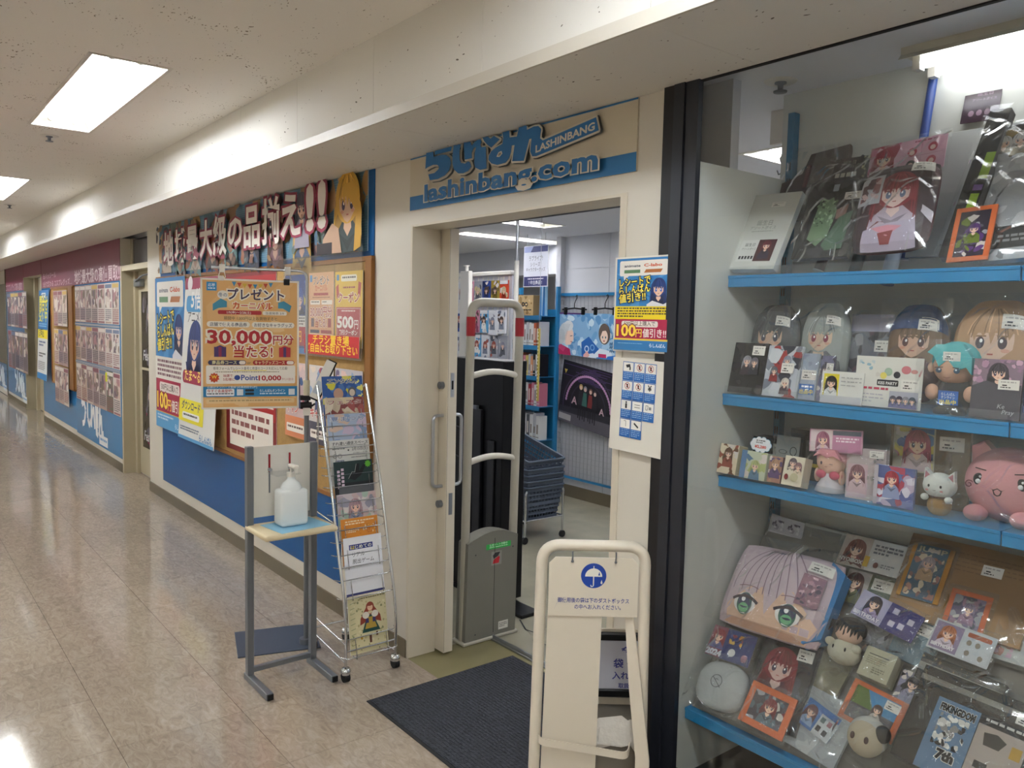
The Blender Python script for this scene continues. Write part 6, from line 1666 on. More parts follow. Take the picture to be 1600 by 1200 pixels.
flat('message_card', 'large white signed card with small portraits on the second showcase shelf', 'card', (.185, S2+.002, 3), -1.006, .068, .175, .132, kiss, 0, .003, '#d2d0c8', seed=3)
def plush(name, label, cat, x, y, z, s, build, rotz=0.):
    t = thing(name, label, cat, (x, y, z), rotz); t.scale = (s, s, s); build(t); return t
def doll(t):
    sk, hr, bk_ = cmat('#d8a98e', .9), mat('teal_plush', '#5fb8bc', .9, bump=(60, .4)), cmat('#23262c', .8)
    MB().ball((0, 0, .045), .042, .03, .05, m=0).build('body', bk_, t)
    MB().ball((0, -.004, .118), .05, .04, .046).build('head', sk, t)
    h_ = MB().ball((0, .006, .128), .056, .045, .05)
    h_.prism([(-.05, .15), (-.03, .17), (.03, .172), (.053, .14), (.054, .1), (.04, .118), (.02, .108), (-.002, .134), (-.022, .116), (-.034, .142)], -.044, -.026, 'xz')
    h_.build('hair', hr, t)
    for s_ in (-1, 1):
        MB().ball((s_*.045, -.018, .052), .016, .014, .02).build('arm', sk, t)
        MB().ball((s_*.02, -.02, .006), .018, .02, .012).build('foot', bk_, t)
        MB().ball((s_*.056, -.004, .112), .008, .008, .013).build('ear', sk, t)
    c = Cv(.08, .05)
    for s_ in (-1, 1):
        c.ell(50+s_*26, 32, 9, 8, '#2c4a60'); c.ell(50+s_*24, 29, 3, 3, '#dfe8ec'); c.line([(50+s_*38, 24), (50+s_*14, 22)], 2.4, '#1c2028')
    c.curve((40, 52), (50, 56), (60, 51), 1.6, '#9a5a4c'); c.build(t, name='face', loc=(0, -.0445, .108))
    c = Cv(.045, .034); c.bg('#1f62b8'); c.text('らしんばん', 50, 24, 18, '#e4e8ec', 'c', bold=.03, wd=70); c.text('オンライン', 50, 42, 18, '#e4e8ec', 'c', bold=.03, wd=70); c.text('出品中', 50, 70, 26, '#ecd640', 'c', bold=.05, wd=84)
    MB().box(-.023, -.033, .024, .023, -.031, .058).build('sale_card', cmat('#1f62b8', .4), t); c.build(t, name='sale_print', loc=(0, -.0335, .041))
    c = Cv(.04, .022); pricetag(c, 0, 0, 100, 55); c.build(t, name='price_tag', loc=(.008, -.046, .142))
    bag(t, .12, .17, .05, seed=21).location = (0, 0, .085)
plush('plush_doll', 'small plush doll with teal hair holding a blue sale card on the second showcase shelf', 'plush toy', -.862, .235, S2, 1.02, doll)
flat('album', 'pink blossom album with grey lower half and silver writing on the second showcase shelf', 'album', (.186, S2+.002, 4), -.747, .071, .106, .14, lambda c: (c.bg('#8a7684'), c.cloudy(0, 0, 100, 60, ['#b08aa0', '#c8a0b4', '#7a6478', '#9a7a90'], 40, 3, .05, .14), c.figure(52, 30, 16, '#4a444c', '#3c3a42', seed=5), c.poly([(0, 62), (30, 48), (70, 60), (100, 54), (100, c.H), (0, c.H)], '#55535a'), pricetag(c, 54, 44, 42, 22), c.text('Ke', 56, 108, 14, '#b8b8bc', slant=.2), c.text('Pray', 66, 120, 14, '#b8b8bc', slant=.2)), 0, .01, '#3a3840')
flat('album', 'dark blue album with white writing, second from the right edge of the second shelf', 'album', (.186, S2+.002, 4), -.64, .071, .1, .14, lambda c: (art('#3c4460', '#2c3044', '#5a6a8a', 8)(c), c.text('Ko', 8, 120, 20, '#d8d8dc', bold=.01)), 0, .01, '#2a2c38')
def face_cushion(hair, skin, eye, cloth, seed):
    def f(c):
        H = c.H; c.bg(hair); c.figure(50, H*.36, 30, hair, cloth, skin, eye, seed, long=False); c.poly([(0, H*.84), (100, H*.84), (100, H), (0, H)], cloth); c.poly([(40, H*.84), (50, H*.92), (60, H*.84)], '#d8d4d0')
        pricetag(c, 60, H*.14, 28, 18)
    return f
pillow('face_cushion', 'dark-haired face cushion at the left back of the second showcase shelf', 'cushion', (.31, S2+.002, 6), -1.41, .14, .165, .26, face_cushion('#3c4046', '#c8a48c', '#2c2c44', '#23232a', 2), 0, .07, '#3c4046', True, 0, 31, .26)
pillow('face_cushion', 'silver-haired face cushion beside the dark-haired one on the second shelf', 'cushion', (.31, S2+.002, 6), -1.245, .14, .15, .27, face_cushion('#9aa09c', '#d0b49c', '#8a2c48', '#5a5c60', 4), 0, .07, '#9aa09c', True, 0, 32, .26)
flat('goods_pack', 'silver grey wrapped pack between the face cushions on the second shelf', 'pack', (.30, S2+.002, 6), -1.115, .13, .12, .23, lambda c: (c.bg('#6a6c76'), c.rect(0, 0, 100, 40, '#8f8fa4'), c.cloudy(0, 40, 100, c.H, ['#3a3c42', '#8a8c90', '#5a4a54'], 20, 3), pricetag(c, 60, 60, 36, 26)), 0, .02, '#77798a', True, seed=33)
pillow('face_cushion', 'brown-haired cushion under a blue wrap at the back of the second shelf', 'cushion', (.32, S2+.002, 6), -.985, .14, .16, .26, lambda c: (face_cushion('#7a5f48', '#d0a890', '#5a3030', '#5a2c30', 6)(c), c.rect(0, 0, 100, 42, '#2f4670'), pricetag(c, 56, 26, 30, 18)), 0, .07, '#5c4a44', True, 0, 34, .26)
pillow('face_cushion', 'pink and blonde haired face cushion at the right of the second shelf', 'cushion', (.31, S2+.002, 6), -.79, .145, .2, .27, lambda c: (c.bg('#7c3c44'), face_cushion('#b8906c', '#dab8a4', '#4a3a44', '#4a2c34', 9)(c)), 0, .08, '#8a4a50', True, 0, 35, .26)

# -- third shelf
B3 = (.185, S3+.002, 11)
flat('figure_box', 'cream figure box with a brown-haired character at the left end of the third shelf', 'box', (.183, S3+.002, 12), -1.462, .046, .066, .09, art('#cdbfa6', '#6a4a38', '#8a4a3c', 3, 18, .3), 0, .045, '#c8bca0')
flat('figure_box', 'pale green and blue figure box with a cloud price sticker on the third shelf', 'box', (.183, S3+.002, 10), -1.37, .042, .084, .082, lambda c: (art('#b8bfa8', '#a8b078', '#5a7a94', 4, 14, .5, 58)(c), c.rect(0, 0, 22, c.H, '#5a7aa0')), 0, .045, '#b4bca8')
cs_ = flat('price_sticker', 'cloud-shaped white price card above the green figure box', 'price card', (.183, S3+.075, 8), -1.375, .034, .04, .03, None, 0, .001, '#dfe0e2')
c = Cv(.074, .05)
for a_ in range(10): c.ell(50+36*math.cos(a_*.628), 34+20*math.sin(a_*.628), 14, 13, '#3a8ab0'); 
for a_ in range(10): c.ell(50+36*math.cos(a_*.628), 34+20*math.sin(a_*.628), 12.6, 11.6, '#e2e3e6')
c.ell(50, 34, 40, 24, '#e2e3e6'); c.lines(28, 16, 72, 32, 2, '#555'); c.text('¥2,280', 50, 48, 15, '#d03a2c', 'c', bold=.04, wd=52); c.build(cs_, -.0015)
flat('figure_box', 'narrow brown and violet figure box on the third shelf', 'box', (.19, S3+.002, 10), -1.302, .04, .043, .076, art('#9a7468', '#a8826a', '#5a4870', 7, 26, .3), 0, .045, '#7a5a60')
flat('figure_box', 'cream figure box with two grey-haired portraits on the third shelf', 'box', (.183, S3+.002, 14), -1.245, .043, .062, .084, lambda c: (c.bg('#d0c8b4'), c.figure(42, 30, 16, '#6a5e66', '#c8b8a8', seed=3, H=60), c.figure(74, 44, 14, '#8a6a70', '#d0c0a8', seed=5, H=80), c.ell(24, 98, 10, 14, '#7c2c30'), c.ell(64, 96, 20, 20, '#b8b090')), 0, .04, '#c8c0ac')
flat('dark_box', 'dark closed box at the back left of the third shelf', 'box', (.38, S3+.001, 0), -1.43, .055, .125, .11, lambda c: (c.bg('#17181a'), pricetag(c, 58, 12, 34, 40)), 0, .06, '#17181a')
flat('dark_box', 'taller grey-black box at the back of the third shelf', 'box', (.38, S3+.001, 0), -1.29, .075, .14, .15, lambda c: (c.bg('#26282a'), c.lines(40, 70, 90, 84, 1, '#c8b020')), 0, .06, '#26282a')
flat('ring_card', 'grey card in a clear bag showing two black rings on the third shelf', 'card', (.255, S3+.002, 8), -1.335, .095, .078, .074, lambda c: (c.bg('#8f9290'), c.ring(32, 62, 15, 18, '#26282a', 24, .45), c.ring(76, 56, 12, 15, '#26282a', 24, 1.2)), 0, .004, '#8f9290', True, seed=41)
def pinkdoll(t):
    pk_, sk = mat('pink_felt', '#d98f98', .9, bump=(60, .3)), cmat('#e0b49c', .9)
    MB().ball((0, 0, .085), .042, .028, .036).build('head', sk, t)
    MB().ball((0, .006, .094), .046, .03, .036).prism([(-.04, .1), (-.02, .124), (.024, .124), (.042, .098), (.02, .108), (0, .1), (-.02, .11)], -.03, -.018, 'xz').build('hair', pk_, t)
    MB().lathe([(.001, 0), (.042, .004), (.036, .02), (.018, .05), (.015, .056)], n=20).build('dress', cmat('#cfc8cc', .8), t)
    for s_ in (-1, 1):
        MB().ball((s_*.036, -.006, .046), .01, .01, .02).build('arm', sk, t); MB().ball((s_*.02, -.018, .052), .015, .008, .012).build('bow_loop', cmat('#d05a70', .7), t)
    c = Cv(.06, .03); c.ell(26, 22, 5, 8, '#4a3a50'); c.line([(66, 24), (82, 24)], 2.5, '#4a3a50'); c.curve((44, 36), (50, 42), (56, 36), 2, '#8a3a3c'); c.build(t, name='face', loc=(0, -.0285, .083))
    bag(t, .1, .13, .03, seed=42).location = (0, 0, .065)
plush('plush_doll', 'small pink-haired felt doll in a white dress inside a clear bag on the third shelf', 'plush toy', -1.165, .215, S3, 1.0, pinkdoll)
flat('header_card', 'pink two-part header card above the small felt doll', 'card', (.19, S3, 6), -1.15, .148, .155, .064, lambda c: (c.bg('#c89aac'), c.rect(2, 2, 44, c.H-2, '#d8c4c8'), c.figure(26, 18, 10, '#a86a80', '#d8b8c4', seed=4, H=36), c.rect(46, 2, 98, c.H-2, '#b8809c'), c.rect(46, 2, 98, 10, '#6a707c'), c.lines(52, 14, 94, 24, 2, '#e0d0d8')), 4, .003, '#c89aac', seed=2)
flat('goods_pack', 'pale pink figure pack with a grey metal charm on the third shelf', 'pack', (.215, S3+.002, 6), -1.06, .066, .108, .138, lambda c: (c.bg('#b8a8a8'), c.rect(4, 40, 56, 122, '#c8a8b0'), c.figure(30, 62, 15, '#8a5a64', '#d0b0b4', seed=5, H=118), c.cloudy(56, 8, 98, 124, ['#9a9490', '#c8c0b8', '#7a7470'], 26, 5), pricetag(c, 60, 4, 36, 18)), 3, .02, '#b0a4a4', True, seed=43)
def boardpic(c):
    c.bg('#6f5f48'); c.rect(4, 4, 58, 64, '#b8b09c'); c.cloudy(6, 6, 56, 62, ['#5a78a8', '#c8a8a8', '#d0c060', '#e0d8d0', '#b06a78', '#4a5a88'], 40, 3, .06, .2); c.figure(36, 26, 13, '#a8485c', '#c8b0b0', seed=4, H=62); pricetag(c, 64, 14, 30, 18)
flat('goods_board', 'brown backing board with a colourful picture in a clear bag on the third shelf', 'pack', (.265, S3+.002, 4), -.925, .107, .2, .212, boardpic, 2, .012, '#6f5f48', True, seed=44)
flat('disc_case', 'blue and red picture disc case on the third shelf', 'case', (.183, S3+.002, 1), -.968, .053, .103, .104, lambda c: (art('#5a6494', '#a83a48', '#8a94b8', 6, 14, .3, 44, ['#6a74a4', '#b8a8c0', '#a84a5c', '#d0ccd8'])(c), c.rect(0, 0, 10, c.H, '#b0a8b0')), 0, .01, '#7a84b0')
def cat(t):
    wh = mat('white_plush', '#cfd2cc', .9, bump=(70, .3))
    MB().ball((0, 0, .026), .03, .026, .03).build('body', cmat('#9a7440', .9), t)
    MB().ball((0, -.004, .078), .042, .034, .034).build('head', wh, t)
    for s_ in (-1, 1):
        e_ = MB().prism([(s_*.014, .1), (s_*.037, .122), (s_*.039, .088)], -.012, .004, 'xz').build('ear', wh, t)
        MB().prism([(s_*.02, .101), (s_*.034, .114), (s_*.036, .094)], -.014, -.012, 'xz').build('inner_ear', cmat('#b8747c', .9), e_)
        MB().ball((s_*.03, -.02, .046), .01, .01, .009).build('paw', wh, t)
        MB().ball((s_*.015, -.0355, .08), .003, .002, .004, 8, 6).build('eye', M['black'], t)
    MB().tube([(.028*math.cos(a_*.5), .022*math.sin(a_*.5)-.002, .05) for a_ in range(13)], .003, 6).build('collar', cmat('#5a3a2a', .7), t)
    c = Cv(.07, .03); c.ell(24, 26, 6, 3.6, '#c88a88'); c.ell(76, 26, 6, 3.6, '#c88a88'); c.curve((44, 24), (50, 28), (56, 24), 1.4, '#5a4a48'); c.build(t, name='face', loc=(0, -.0375, .072))
    bag(t, .085, .13, .04, seed=45).location = (0, 0, .062)
plush('cat_plush', 'small white cat plush with brown trousers in a clear bag on the third shelf', 'plush toy', -.865, .2, S3, .95, cat)
def pinkp(t):
    pk_ = mat('pink_plush', '#cd8e93', .85, bump=(80, .25))
    MB().ball((0, 0, .088), .098, .08, .09, 26, 18).build('body', pk_, t)
    for s_ in (-1, 1):
        MB().prism([(s_*.03, .158), (s_*.06, .188), (s_*.085, .172), (s_*.082, .135)], -.015, .015, 'xz').build('ear', pk_, t)
        MB().ball((s_*.05, -.06, .02), .026, .03, .02).build('foot', pk_, t)
        e_ = MB().ball((s_*.045, -.0665, .102), .013, .006, .015, 14, 10).build('eye', M['black'], t)
        MB().ball((s_*.045, -.0715, .098), .006, .003, .006, 10, 8).ball((s_*.045+.004, -.0715, .109), .003, .002, .003, 8, 6).build('eye_highlight', cmat('#e0e0e0', .3), e_)
        MB().tube([(s_*.068+.011*math.cos(a_*.6)*(1-a_/18), -.062, .086+.011*math.sin(a_*.6)*(1-a_/18)) for a_ in range(15)], .0012, 5).build('cheek_swirl', cmat('#7a3a40', .8), t)
        MB().tube([(s_*.03, -.068, .125), (s_*.055, -.064, .128)], .0013, 5).build('brow', M['black'], t)
    MB().tube([(-.016, -.077, .088), (-.008, -.0785, .083), (0, -.0785, .088), (.008, -.0785, .083), (.016, -.077, .088)], .0016, 5).tube([(-.009, -.078, .083), (-.006, -.079, .074), (0, -.079, .071), (.006, -.079, .074), (.009, -.078, .083)], .0014, 5).build('mouth', M['black'], t)
    bag(t, .2, .19, .09, seed=46).location = (0, 0, .092)
plush('pink_plush', 'big round pink plush animal with black eyes in a clear bag on the third shelf', 'plush toy', -.735, .275, S3, 1.02, pinkp)
# -- bottom shelf: goods spread over the sloping board
BP = (.048, .392, 36)
flat('booklet', 'small white four-picture booklet in a clear bag at the back left of the bottom shelf', 'booklet', (.40, .83, 12), -1.42, .055, .12, .105, lambda c: (c.bg('#aeacb4'), c.rect(0, 44, 48, c.H, '#c8c4cc'), c.rect(52, 44, 100, c.H, '#c8c4cc'), [c.cloudy(x, y, x+34, y+26, ['#4a4450', '#c8c4cc', '#8a8490'], 16, 3, .1, .25) for x, y in ((8, 12), (56, 10), (8, 54), (58, 56))]), -4, .004, '#b8b6bc', True, seed=51, top=.02)
flat('goods_pack', 'pale backing board with a blue-edged picture at the back of the bottom shelf', 'pack', (.41, .78, 12), -1.285, .075, .165, .15, lambda c: (c.bg('#a4a8a0'), c.rect(4, 40, 60, c.H, '#3f7cb4'), c.cloudy(8, 46, 54, c.H, ['#5a5a78', '#8a90a4', '#c0b0a0', '#3a3c54'], 24, 4, .08, .25), pricetag(c, 54, 46, 34, 20)), -3, .006, '#a4a8a0', True, seed=52)
def eyecush(c):
    H = c.H; c.bg('#bda7b0'); c.poly([(10, H*.8), (30, H*.55), (70, H*.5), (96, H*.8), (90, H), (12, H)], '#dab49a')
    c.poly([(0, 0), (100, 0), (100, H*.66), (86, H*.74), (84, H*.3), (70, H*.72), (62, H*.5), (50, H*.82), (42, H*.5), (30, H*.74), (22, H*.5), (14, H*.82), (0, H)], '#c4b0b8')
    for x in (12, 22, 30, 38, 44, 50, 58, 66, 76, 88): c.curve((48+(x-50)*.3, 2), (x-4, H*.3), (x, H*.62), .9, '#8a7280')
    for sx, x in ((-1, 30), (1, 72)):
        c.ell(x, H*.76, 11, 9, '#e4e0dc'); c.ell(x, H*.765, 7.6, 9.6, '#356a5a'); c.ell(x, H*.735, 7, 6.4, '#2a3454'); c.ell(x, H*.81, 5, 4, '#6aae7c'); c.ell(x-1.6, H*.72, 2, 2.2, '#f0f0f0'); c.curve((x-13, H*.74), (x, H*.63), (x+13, H*.74), 2.6, '#3a2c34'); c.curve((x-10, H*.58), (x, H*.54), (x+10, H*.58), .8, '#8a6a70')
    c.poly([(8, H), (20, H*.93), (80, H*.94), (92, H)], '#c89a80'); c.rect(74, H*.26, 93, H*.62, '#8a6070'); c.cloudy(75, H*.28, 92, H*.6, ['#a87a88', '#4a3a50', '#c8a0a8', '#6a4a60'], 26, 6, .05, .16); pricetag(c, 76, H*.1, 20, 10)
ec = pillow('eye_cushion', 'large lilac cushion printed with a fringe and two green eyes on the bottom shelf', 'cushion', BP, -1.315, .40, .34, .27, eyecush, 2, .11, '#b09ca8', True, .004, 53)
MB().prism([(.12, -.13), (.172, -.1), (.178, .1), (.13, .13)], -.075, -.03, 'xz').build('blue_side', cmat('#2f72a8', .7), ec)
flat('header_card', 'card with a brown-haired dog-eared cartoon girl on the bottom shelf', 'card', BP, -1.115, .60, .185, .098, lambda c: (c.bg('#cfcdca'), c.rect(0, 0, 46, c.H, '#b8a89c'), c.figure(24, 22, 12, '#7c4436', '#8a3a2c', seed=5, H=46), c.text('NYOIBOX', 3, 46, 9, '#d8d0c8', bold=.05, wd=38, out=('#5a2c24', .05)), c.rect(42, 30, 50, 48, '#d0a82c'), c.lines(52, 8, 96, 26, 3, '#6a6a70'), c.ell(62, 42, 4, 5, '#7c4436'), c.lines(70, 38, 92, 46, 2, '#888')), 0, .003, '#c8c6c2', True, .03, seed=54)
flat('goods_pack', 'olive picture pack with a price tag under the dog-eared card', 'pack', BP, -1.09, .50, .16, .1, lambda c: (c.bg('#5c5c44'), c.rect(0, 0, 44, c.H, '#b0a8a4'), c.figure(18, 22, 13, '#5c342c', '#6a6a48', seed=3), c.rect(48, 0, 100, c.H, '#5a6450'), pricetag(c, 50, 6, 36, 22)), 0, .012, '#5c5c48', True, .004, seed=55)
kb = flat('kraft_box', 'large brown cardboard box leaning at the back right of the bottom shelf', 'box', BP, -.86, .575, .33, .24, lambda c: (c.bg('#8a6a44'), c.lines(40, 8, 98, 26, 5, '#7a5c3a', .3), pricetag(c, 60, 14, 15, 9)), 0, .035, '#8a6a44', gloss=False)
flat('magazine', 'magazine with an orange spine taped to the brown cardboard box', 'magazine', BP, -.955, .585, .11, .16, lambda c: (c.bg('#b8802c'), c.rect(10, 0, 88, c.H, '#4a6478'), c.text('JUMP', 14, 18, 18, '#c8c0a0', bold=.03, wd=70), c.rrect(38, 8, 66, 17, 2, '#d0c8c0'), c.cloudy(14, 22, 86, c.H-6, ['#c8a888', '#8a6a64', '#d8c8b0', '#54687a', '#a87a70', '#e0d0b8'], 50, 5, .05, .16), c.figure(50, 48, 13, '#a89aa0', '#b89a7a', seed=3, H=c.H-4)), 0, .006, '#a8742c', True, .036, seed=56)
flat('header_card', 'violet and white goods card with small pictures on the bottom shelf', 'card', BP, -1.01, .437, .18, .078, lambda c: (c.bg('#6a68a4'), c.rect(0, 0, 48, c.H, '#a8a4c0'), c.figure(26, 14, 9, '#3a2c34', '#9a8ab0', seed=4, H=34), c.text('BIRTHDAY', 3, 40, 9, '#dcd8e4', bold=.05, wd=42, out=('#4a3c74', .05)), c.rect(49, 0, 100, c.H, '#2c2a68'), [c.rect(x, y, x+9, y+9, '#b8b4c8') for x, y in ((56, 6), (82, 12), (58, 26), (72, 24))]), -10, .003, '#4a4880', True, .045, seed=57)
def fluffy(t):
    wh = mat('cream_plush', '#b6b29e', .95, bump=(60, .5))
    MB().ball((0, 0, .03), .048, .04, .036, 20, 14).build('body', wh, t)
    MB().ball((0, .004, .088), .04, .034, .034).build('head', cmat('#d4ae98', .9), t)
    h_ = MB().ball((0, .012, .1), .045, .036, .034)
    for k in range(9): h_.cyl((-.04+.01*k, -.018, .11), (-.044+.011*k, -.032, .078+.008*(k % 2)), .008, 8, .001)
    h_.build('hair', mat('black_plush', '#16171a', .9, bump=(60, .5)), t)
    for s_ in (-1, 1):
        MB().ball((s_*.04, -.016, .05), .014, .014, .012).build('arm', wh, t); MB().ball((s_*.018, -.036, .04), .003, .002, .006, 8, 6).build('eye', M['black'], t)
    bag(t, .11, .14, .045, seed=58).location = (0, 0, .06)
fp = plush('fluffy_plush', 'white round plush with black-haired head in a clear bag on the bottom shelf', 'plush toy', 0, 0, 0, .95, fluffy)
place(fp, BP, -1.085, .275, 0, .035); fp.rotation_euler = (math.radians(-20), 0, 0)
flat('small_box', 'small cream carton with a printed label in the middle of the bottom shelf', 'box', BP, -.99, .30, .082, .082, lambda c: (c.bg('#aaa68e'), c.line([(14, 22), (80, 22)], 3, '#4a4a44'), c.lines(12, 30, 78, 56, 4, '#8a8670'), c.lines(40, 62, 80, 84, 3, '#7a7664')), -3, .045, '#a6a28a', True, .002, seed=59)
flat('photo_frame', 'orange-framed picture of a red-haired figure at the left front of the bottom shelf', 'picture', (.052, .392, 34), -1.222, .075, .142, .118, ofr('#4a444c', '#7c3038', '#5a6a74', 5), -2, .006, '#c8683e', True, .05, seed=60)
flat('photo_frame', 'orange-framed landscape picture with a price tag in the middle of the bottom shelf', 'picture', BP, -.975, .19, .15, .112, lambda c: (c.bg('#c8683e'), c.rect(9, 8, 90, c.H-8, '#6a7a68'), c.poly([(9, 8), (30, 8), (48, 40), (9, 40)], '#5a7038'), c.poly([(30, 8), (90, 8), (90, 40), (52, 40)], '#4f86b0'), c.rect(9, 40, 90, c.H-8, '#4a484c'), c.figure(58, 34, 7, '#5a4a44', '#b8b0a8', seed=4, H=c.H-10), pricetag(c, 66, 10, 26, 16)), -6, .006, '#c8683e', True, .012, seed=61)
flat('photo_frame', 'orange-framed violet picture at the right of the bottom shelf', 'picture', BP, -.83, .51, .1, .11, ofr('#6a6078', '#8a7a94', '#9a7a90', 9), 0, .006, '#c8683e', True, .03, seed=62)
pc = MB().ball((0, 0, 0), .082, .032, .07, 22, 14, p=.75).build('white_pouch', mat('pouch_cloth', '#a9adac', .8, bump=(20, .5)))
tag(pc, 'puffy white drawstring pouch in a clear bag at the left front of the bottom shelf', 'pouch'); place(pc, BP, -1.385, .085, 6, .04)
c = Cv(.05, .05); c.ring(50, 50, 34, 38, '#3a3c44'); c.line([(22, 30), (84, 84)], 4, '#3a3c44'); c.curve((40, 44), (52, 30), (62, 46), 3, '#3a3c44'); c.build(pc, name='emblem', loc=(-.005, -.0335, .005))
bag(pc, .17, .15, .036, seed=63)
flat('header_card', 'dark blue and red goods card at the left of the bottom shelf', 'card', BP, -1.405, .205, .15, .095, lambda c: (c.bg('#22306c'), c.rect(0, 0, 34, c.H, '#7a3a4c'), c.figure(18, 20, 11, '#8a2c38', '#5a5a8a', seed=3, H=46), c.text('2024', 2, 60, 16, '#d0d0d8', bold=.06, wd=34), c.ell(58, 46, 8, 8, '#c8c8cc'), c.cloudy(44, 8, 74, 30, ['#b87a3c', '#8a3a48', '#4a4a90', '#c8a048'], 14, 4, .1, .25), c.ell(88, 50, 7, 8, '#8a5a6c')), 3, .003, '#22306c', True, .05, seed=64)
flat('printed_bag', 'black bag printed with a red-haired girl at the left of the bottom shelf', 'bag', BP, -1.232, .165, .17, .26, lambda c: (c.bg('#25262c'), c.cloudy(0, 0, 100, c.H, ['#2c2e36', '#1d1e24', '#3a3c46'], 14, 4), c.figure(42, c.H*.34, 24, '#7c2430', '#5a2c3a', '#d0aca4', seed=6, H=c.H*.8), pricetag(c, 66, 14, 28, 20)), 4, .018, '#202126', True, .01, seed=65)
flat('header_card', 'blue and white goods card low in the middle of the bottom shelf', 'card', BP, -1.095, .11, .105, .075, lambda c: (c.bg('#c8ccd0'), c.rect(0, 0, 50, c.H, '#3f6fb0'), c.figure(24, 28, 13, '#5a2c34', '#8aa4c8', seed=6, H=64), c.rect(50, 0, 100, 16, '#3f6fb0'), [c.rect(x, y, x+12, y+14, q) for x, y, q in ((56, 22, '#6a7a78'), (76, 22, '#a87a80'), (56, 46, '#26262c'), (76, 48, '#4a4a50'))]), -14, .003, '#8aa0c0', True, .02, seed=66)
flat('goods_pack', 'white wrapped pack under the blue and white card on the bottom shelf', 'pack', BP, -1.09, .10, .16, .17, lambda c: (c.bg('#a8adb0'), c.cloudy(0, 0, 100, c.H, ['#b2b6b8', '#9ea4a8', '#bcc0c2'], 16, 3)), -6, .012, '#a8adb0', True, .002, seed=67)
flat('goods_pack', 'olive grey cloth pack in crumpled plastic between the bags of the bottom shelf', 'pack', BP, -1.13, .25, .12, .14, lambda c: (c.bg('#77745f'), c.cloudy(0, 0, 100, c.H, ['#807d68', '#6c6a56'], 16, 4)), -8, .012, '#77745f', True, .0, seed=68)
flat('header_card', 'white goods card with an orange-haired portrait at the right of the bottom shelf', 'card', BP, -.815, .425, .148, .082, lambda c: (c.bg('#b4b6ba'), c.rect(3, 3, 48, c.H-3, '#8a7a94'), c.figure(26, 20, 10, '#b06a44', '#c8b8c8', seed=5, H=44), c.text('BIRTHDAY', 6, 48, 8, '#d8d4d8', bold=.05, wd=38), c.rect(52, 3, 97, c.H-3, '#b8bcc0'), c.rrect(56, 6, 94, 14, 2, '#a85a3c'), [c.ell(x, y, 4, 5, '#8a8070') for x, y in ((62, 24), (76, 24), (64, 42), (86, 44))]), -4, .003, '#a8aaae', True, .045, seed=69)
bb = flat('black_box', 'black boxed set with a blue printed sleeve at the bottom right of the showcase', 'box', BP, -.74, .215, .28, .24, lambda c: (c.bg('#1b1b1a'), c.rect(0, 8, 100, 13, '#6a6862'), c.rect(20, 22, 55, c.H, '#5d7a98'), c.text('FBKINGDOM', 24, 32, 8.5, '#1a1a1c', bold=.06, wd=28, out=('#c8c8c4', .05)), c.cloudy(26, 34, 50, 62, ['#c8c8c4', '#1a1a1c', '#8a8a88', '#e0e0dc'], 60, 5, .05, .14), c.text('7th', 34, 72, 11, '#1a1a1c', bold=.06, out=('#c8c8c4', .06)), c.rect(56, 24, 94, c.H, '#a89c94'), c.rect(56, 22, 94, 30, '#26262a'), c.lines(60, 24, 90, 28, 1, '#c8c8c4'), c.poly([(62, 36), (72, 34), (80, 38), (76, 46), (64, 46)], '#33302e'), c.rect(84, 38, 92, 48, '#b08a2c'), c.rect(62, 60, 72, 66, '#33302e'), c.rect(82, 58, 92, 68, '#7a94ac'), pricetag(c, 80, 10, 16, 9)), -3, .05, '#1b1b1a', True, .004, seed=70)
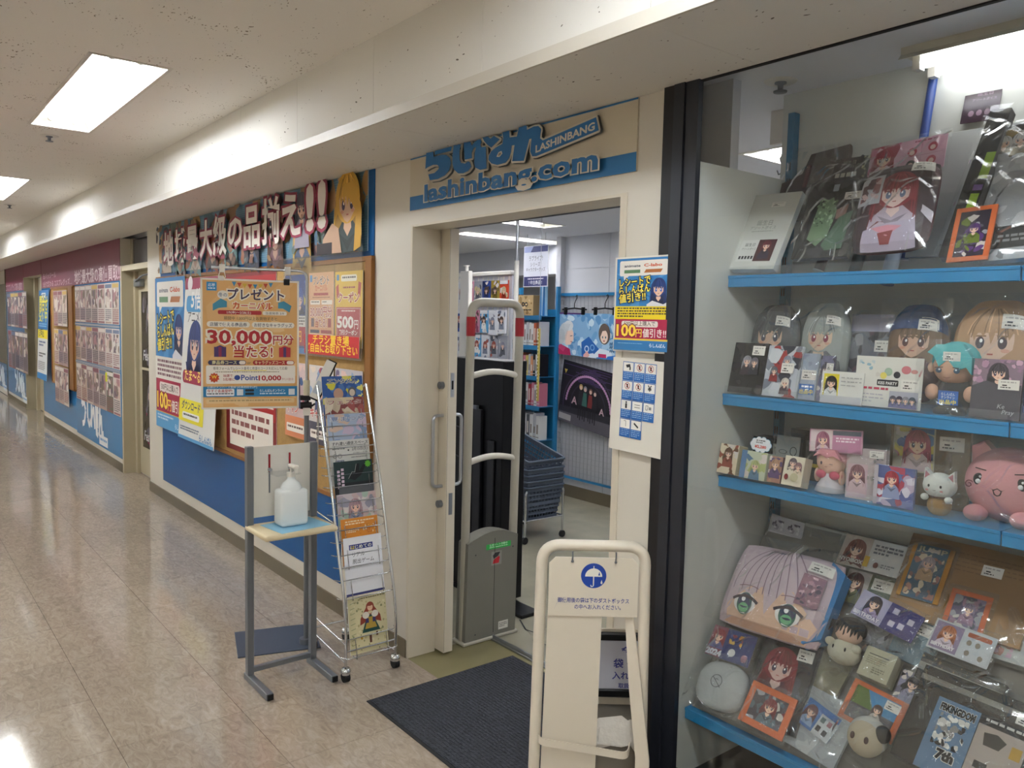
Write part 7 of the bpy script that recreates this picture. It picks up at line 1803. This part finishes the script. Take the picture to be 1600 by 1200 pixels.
def pl2(t):
    MB().ball((0, 0, .05), .046, .04, .046).build('head', cmat('#b4a890', .9), t)
    MB().ball((0, .01, .058), .05, .04, .046).build('hair', mat('white_felt', '#b4b4ae', .95, bump=(60, .3)), t)
    MB().ball((.04, -.006, .075), .02, .018, .022).build('bun', M['black'], t)
    for s_ in (-1, 1): MB().ball((s_*.018, -.0385, .05), .006, .003, .009, 10, 8).build('eye', cmat('#4a3028', .5), t)
    bag(t, .11, .12, .045, seed=71).location = (0, 0, .05)
p2_ = plush('plush_toy', 'white-haired plush head with a black bun at the bottom edge of the showcase', 'plush toy', 0, 0, 0, 1.0, pl2)
place(p2_, BP, -.955, .065, 0, .03); p2_.rotation_euler = (math.radians(-20), 0, 0)
flat('goods_pack', 'white pack with orange stickers at the right edge of the bottom shelf', 'pack', BP, -.72, .50, .1, .16, lambda c: (c.bg('#a8aaa6'), pricetag(c, 8, 18, 60, 44), c.rect(8, 64, 40, 100, '#c8602c'), c.cloudy(8, 104, 60, 150, ['#8a6a80', '#b89aa8', '#a87a70'], 18, 3, .1, .25)), 0, .01, '#a8aaa6', True, .012, seed=72)

flat('goods_pack', 'pale blue folded cloth in a creased clear bag beside the violet card', 'pack', BP, -.93, .40, .11, .12, lambda c: (c.bg('#5d7480'), c.cloudy(0, 0, 100, c.H, ['#66808c', '#566c78', '#7a929c'], 14, 4), pricetag(c, 30, 6, 50, 30)), -6, .012, '#5d7480', True, .006, seed=73)
flat('goods_pack', 'lilac picture pack with a dark-haired portrait right of the cream carton', 'pack', BP, -.905, .27, .07, .1, art('#6e6c80', '#2e2a30', '#8a88a0', 12, 20, .3), -4, .01, '#6e6c80', True, .004, seed=74)
flat('goods_pack', 'folded grey and white garment in a clear bag above the black boxed set', 'pack', BP, -.80, .335, .2, .07, lambda c: (c.bg('#3a3a36'), c.rect(0, 12, 100, 22, '#8a8a84'), c.cloudy(0, 0, 60, 12, ['#8f7c5e', '#75684e'], 10, 3)), -4, .02, '#3a3a36', True, .01, seed=75)
flat('goods_pack', 'dim clear pack of white cards beneath the violet card', 'pack', BP, -1.03, .39, .17, .12, lambda c: (c.bg('#77777a'), c.cloudy(0, 0, 100, c.H, ['#6a6a70', '#8a8a8e', '#4a4a50', '#94949a'], 26, 6)), -8, .01, '#707074', True, .002, seed=76)
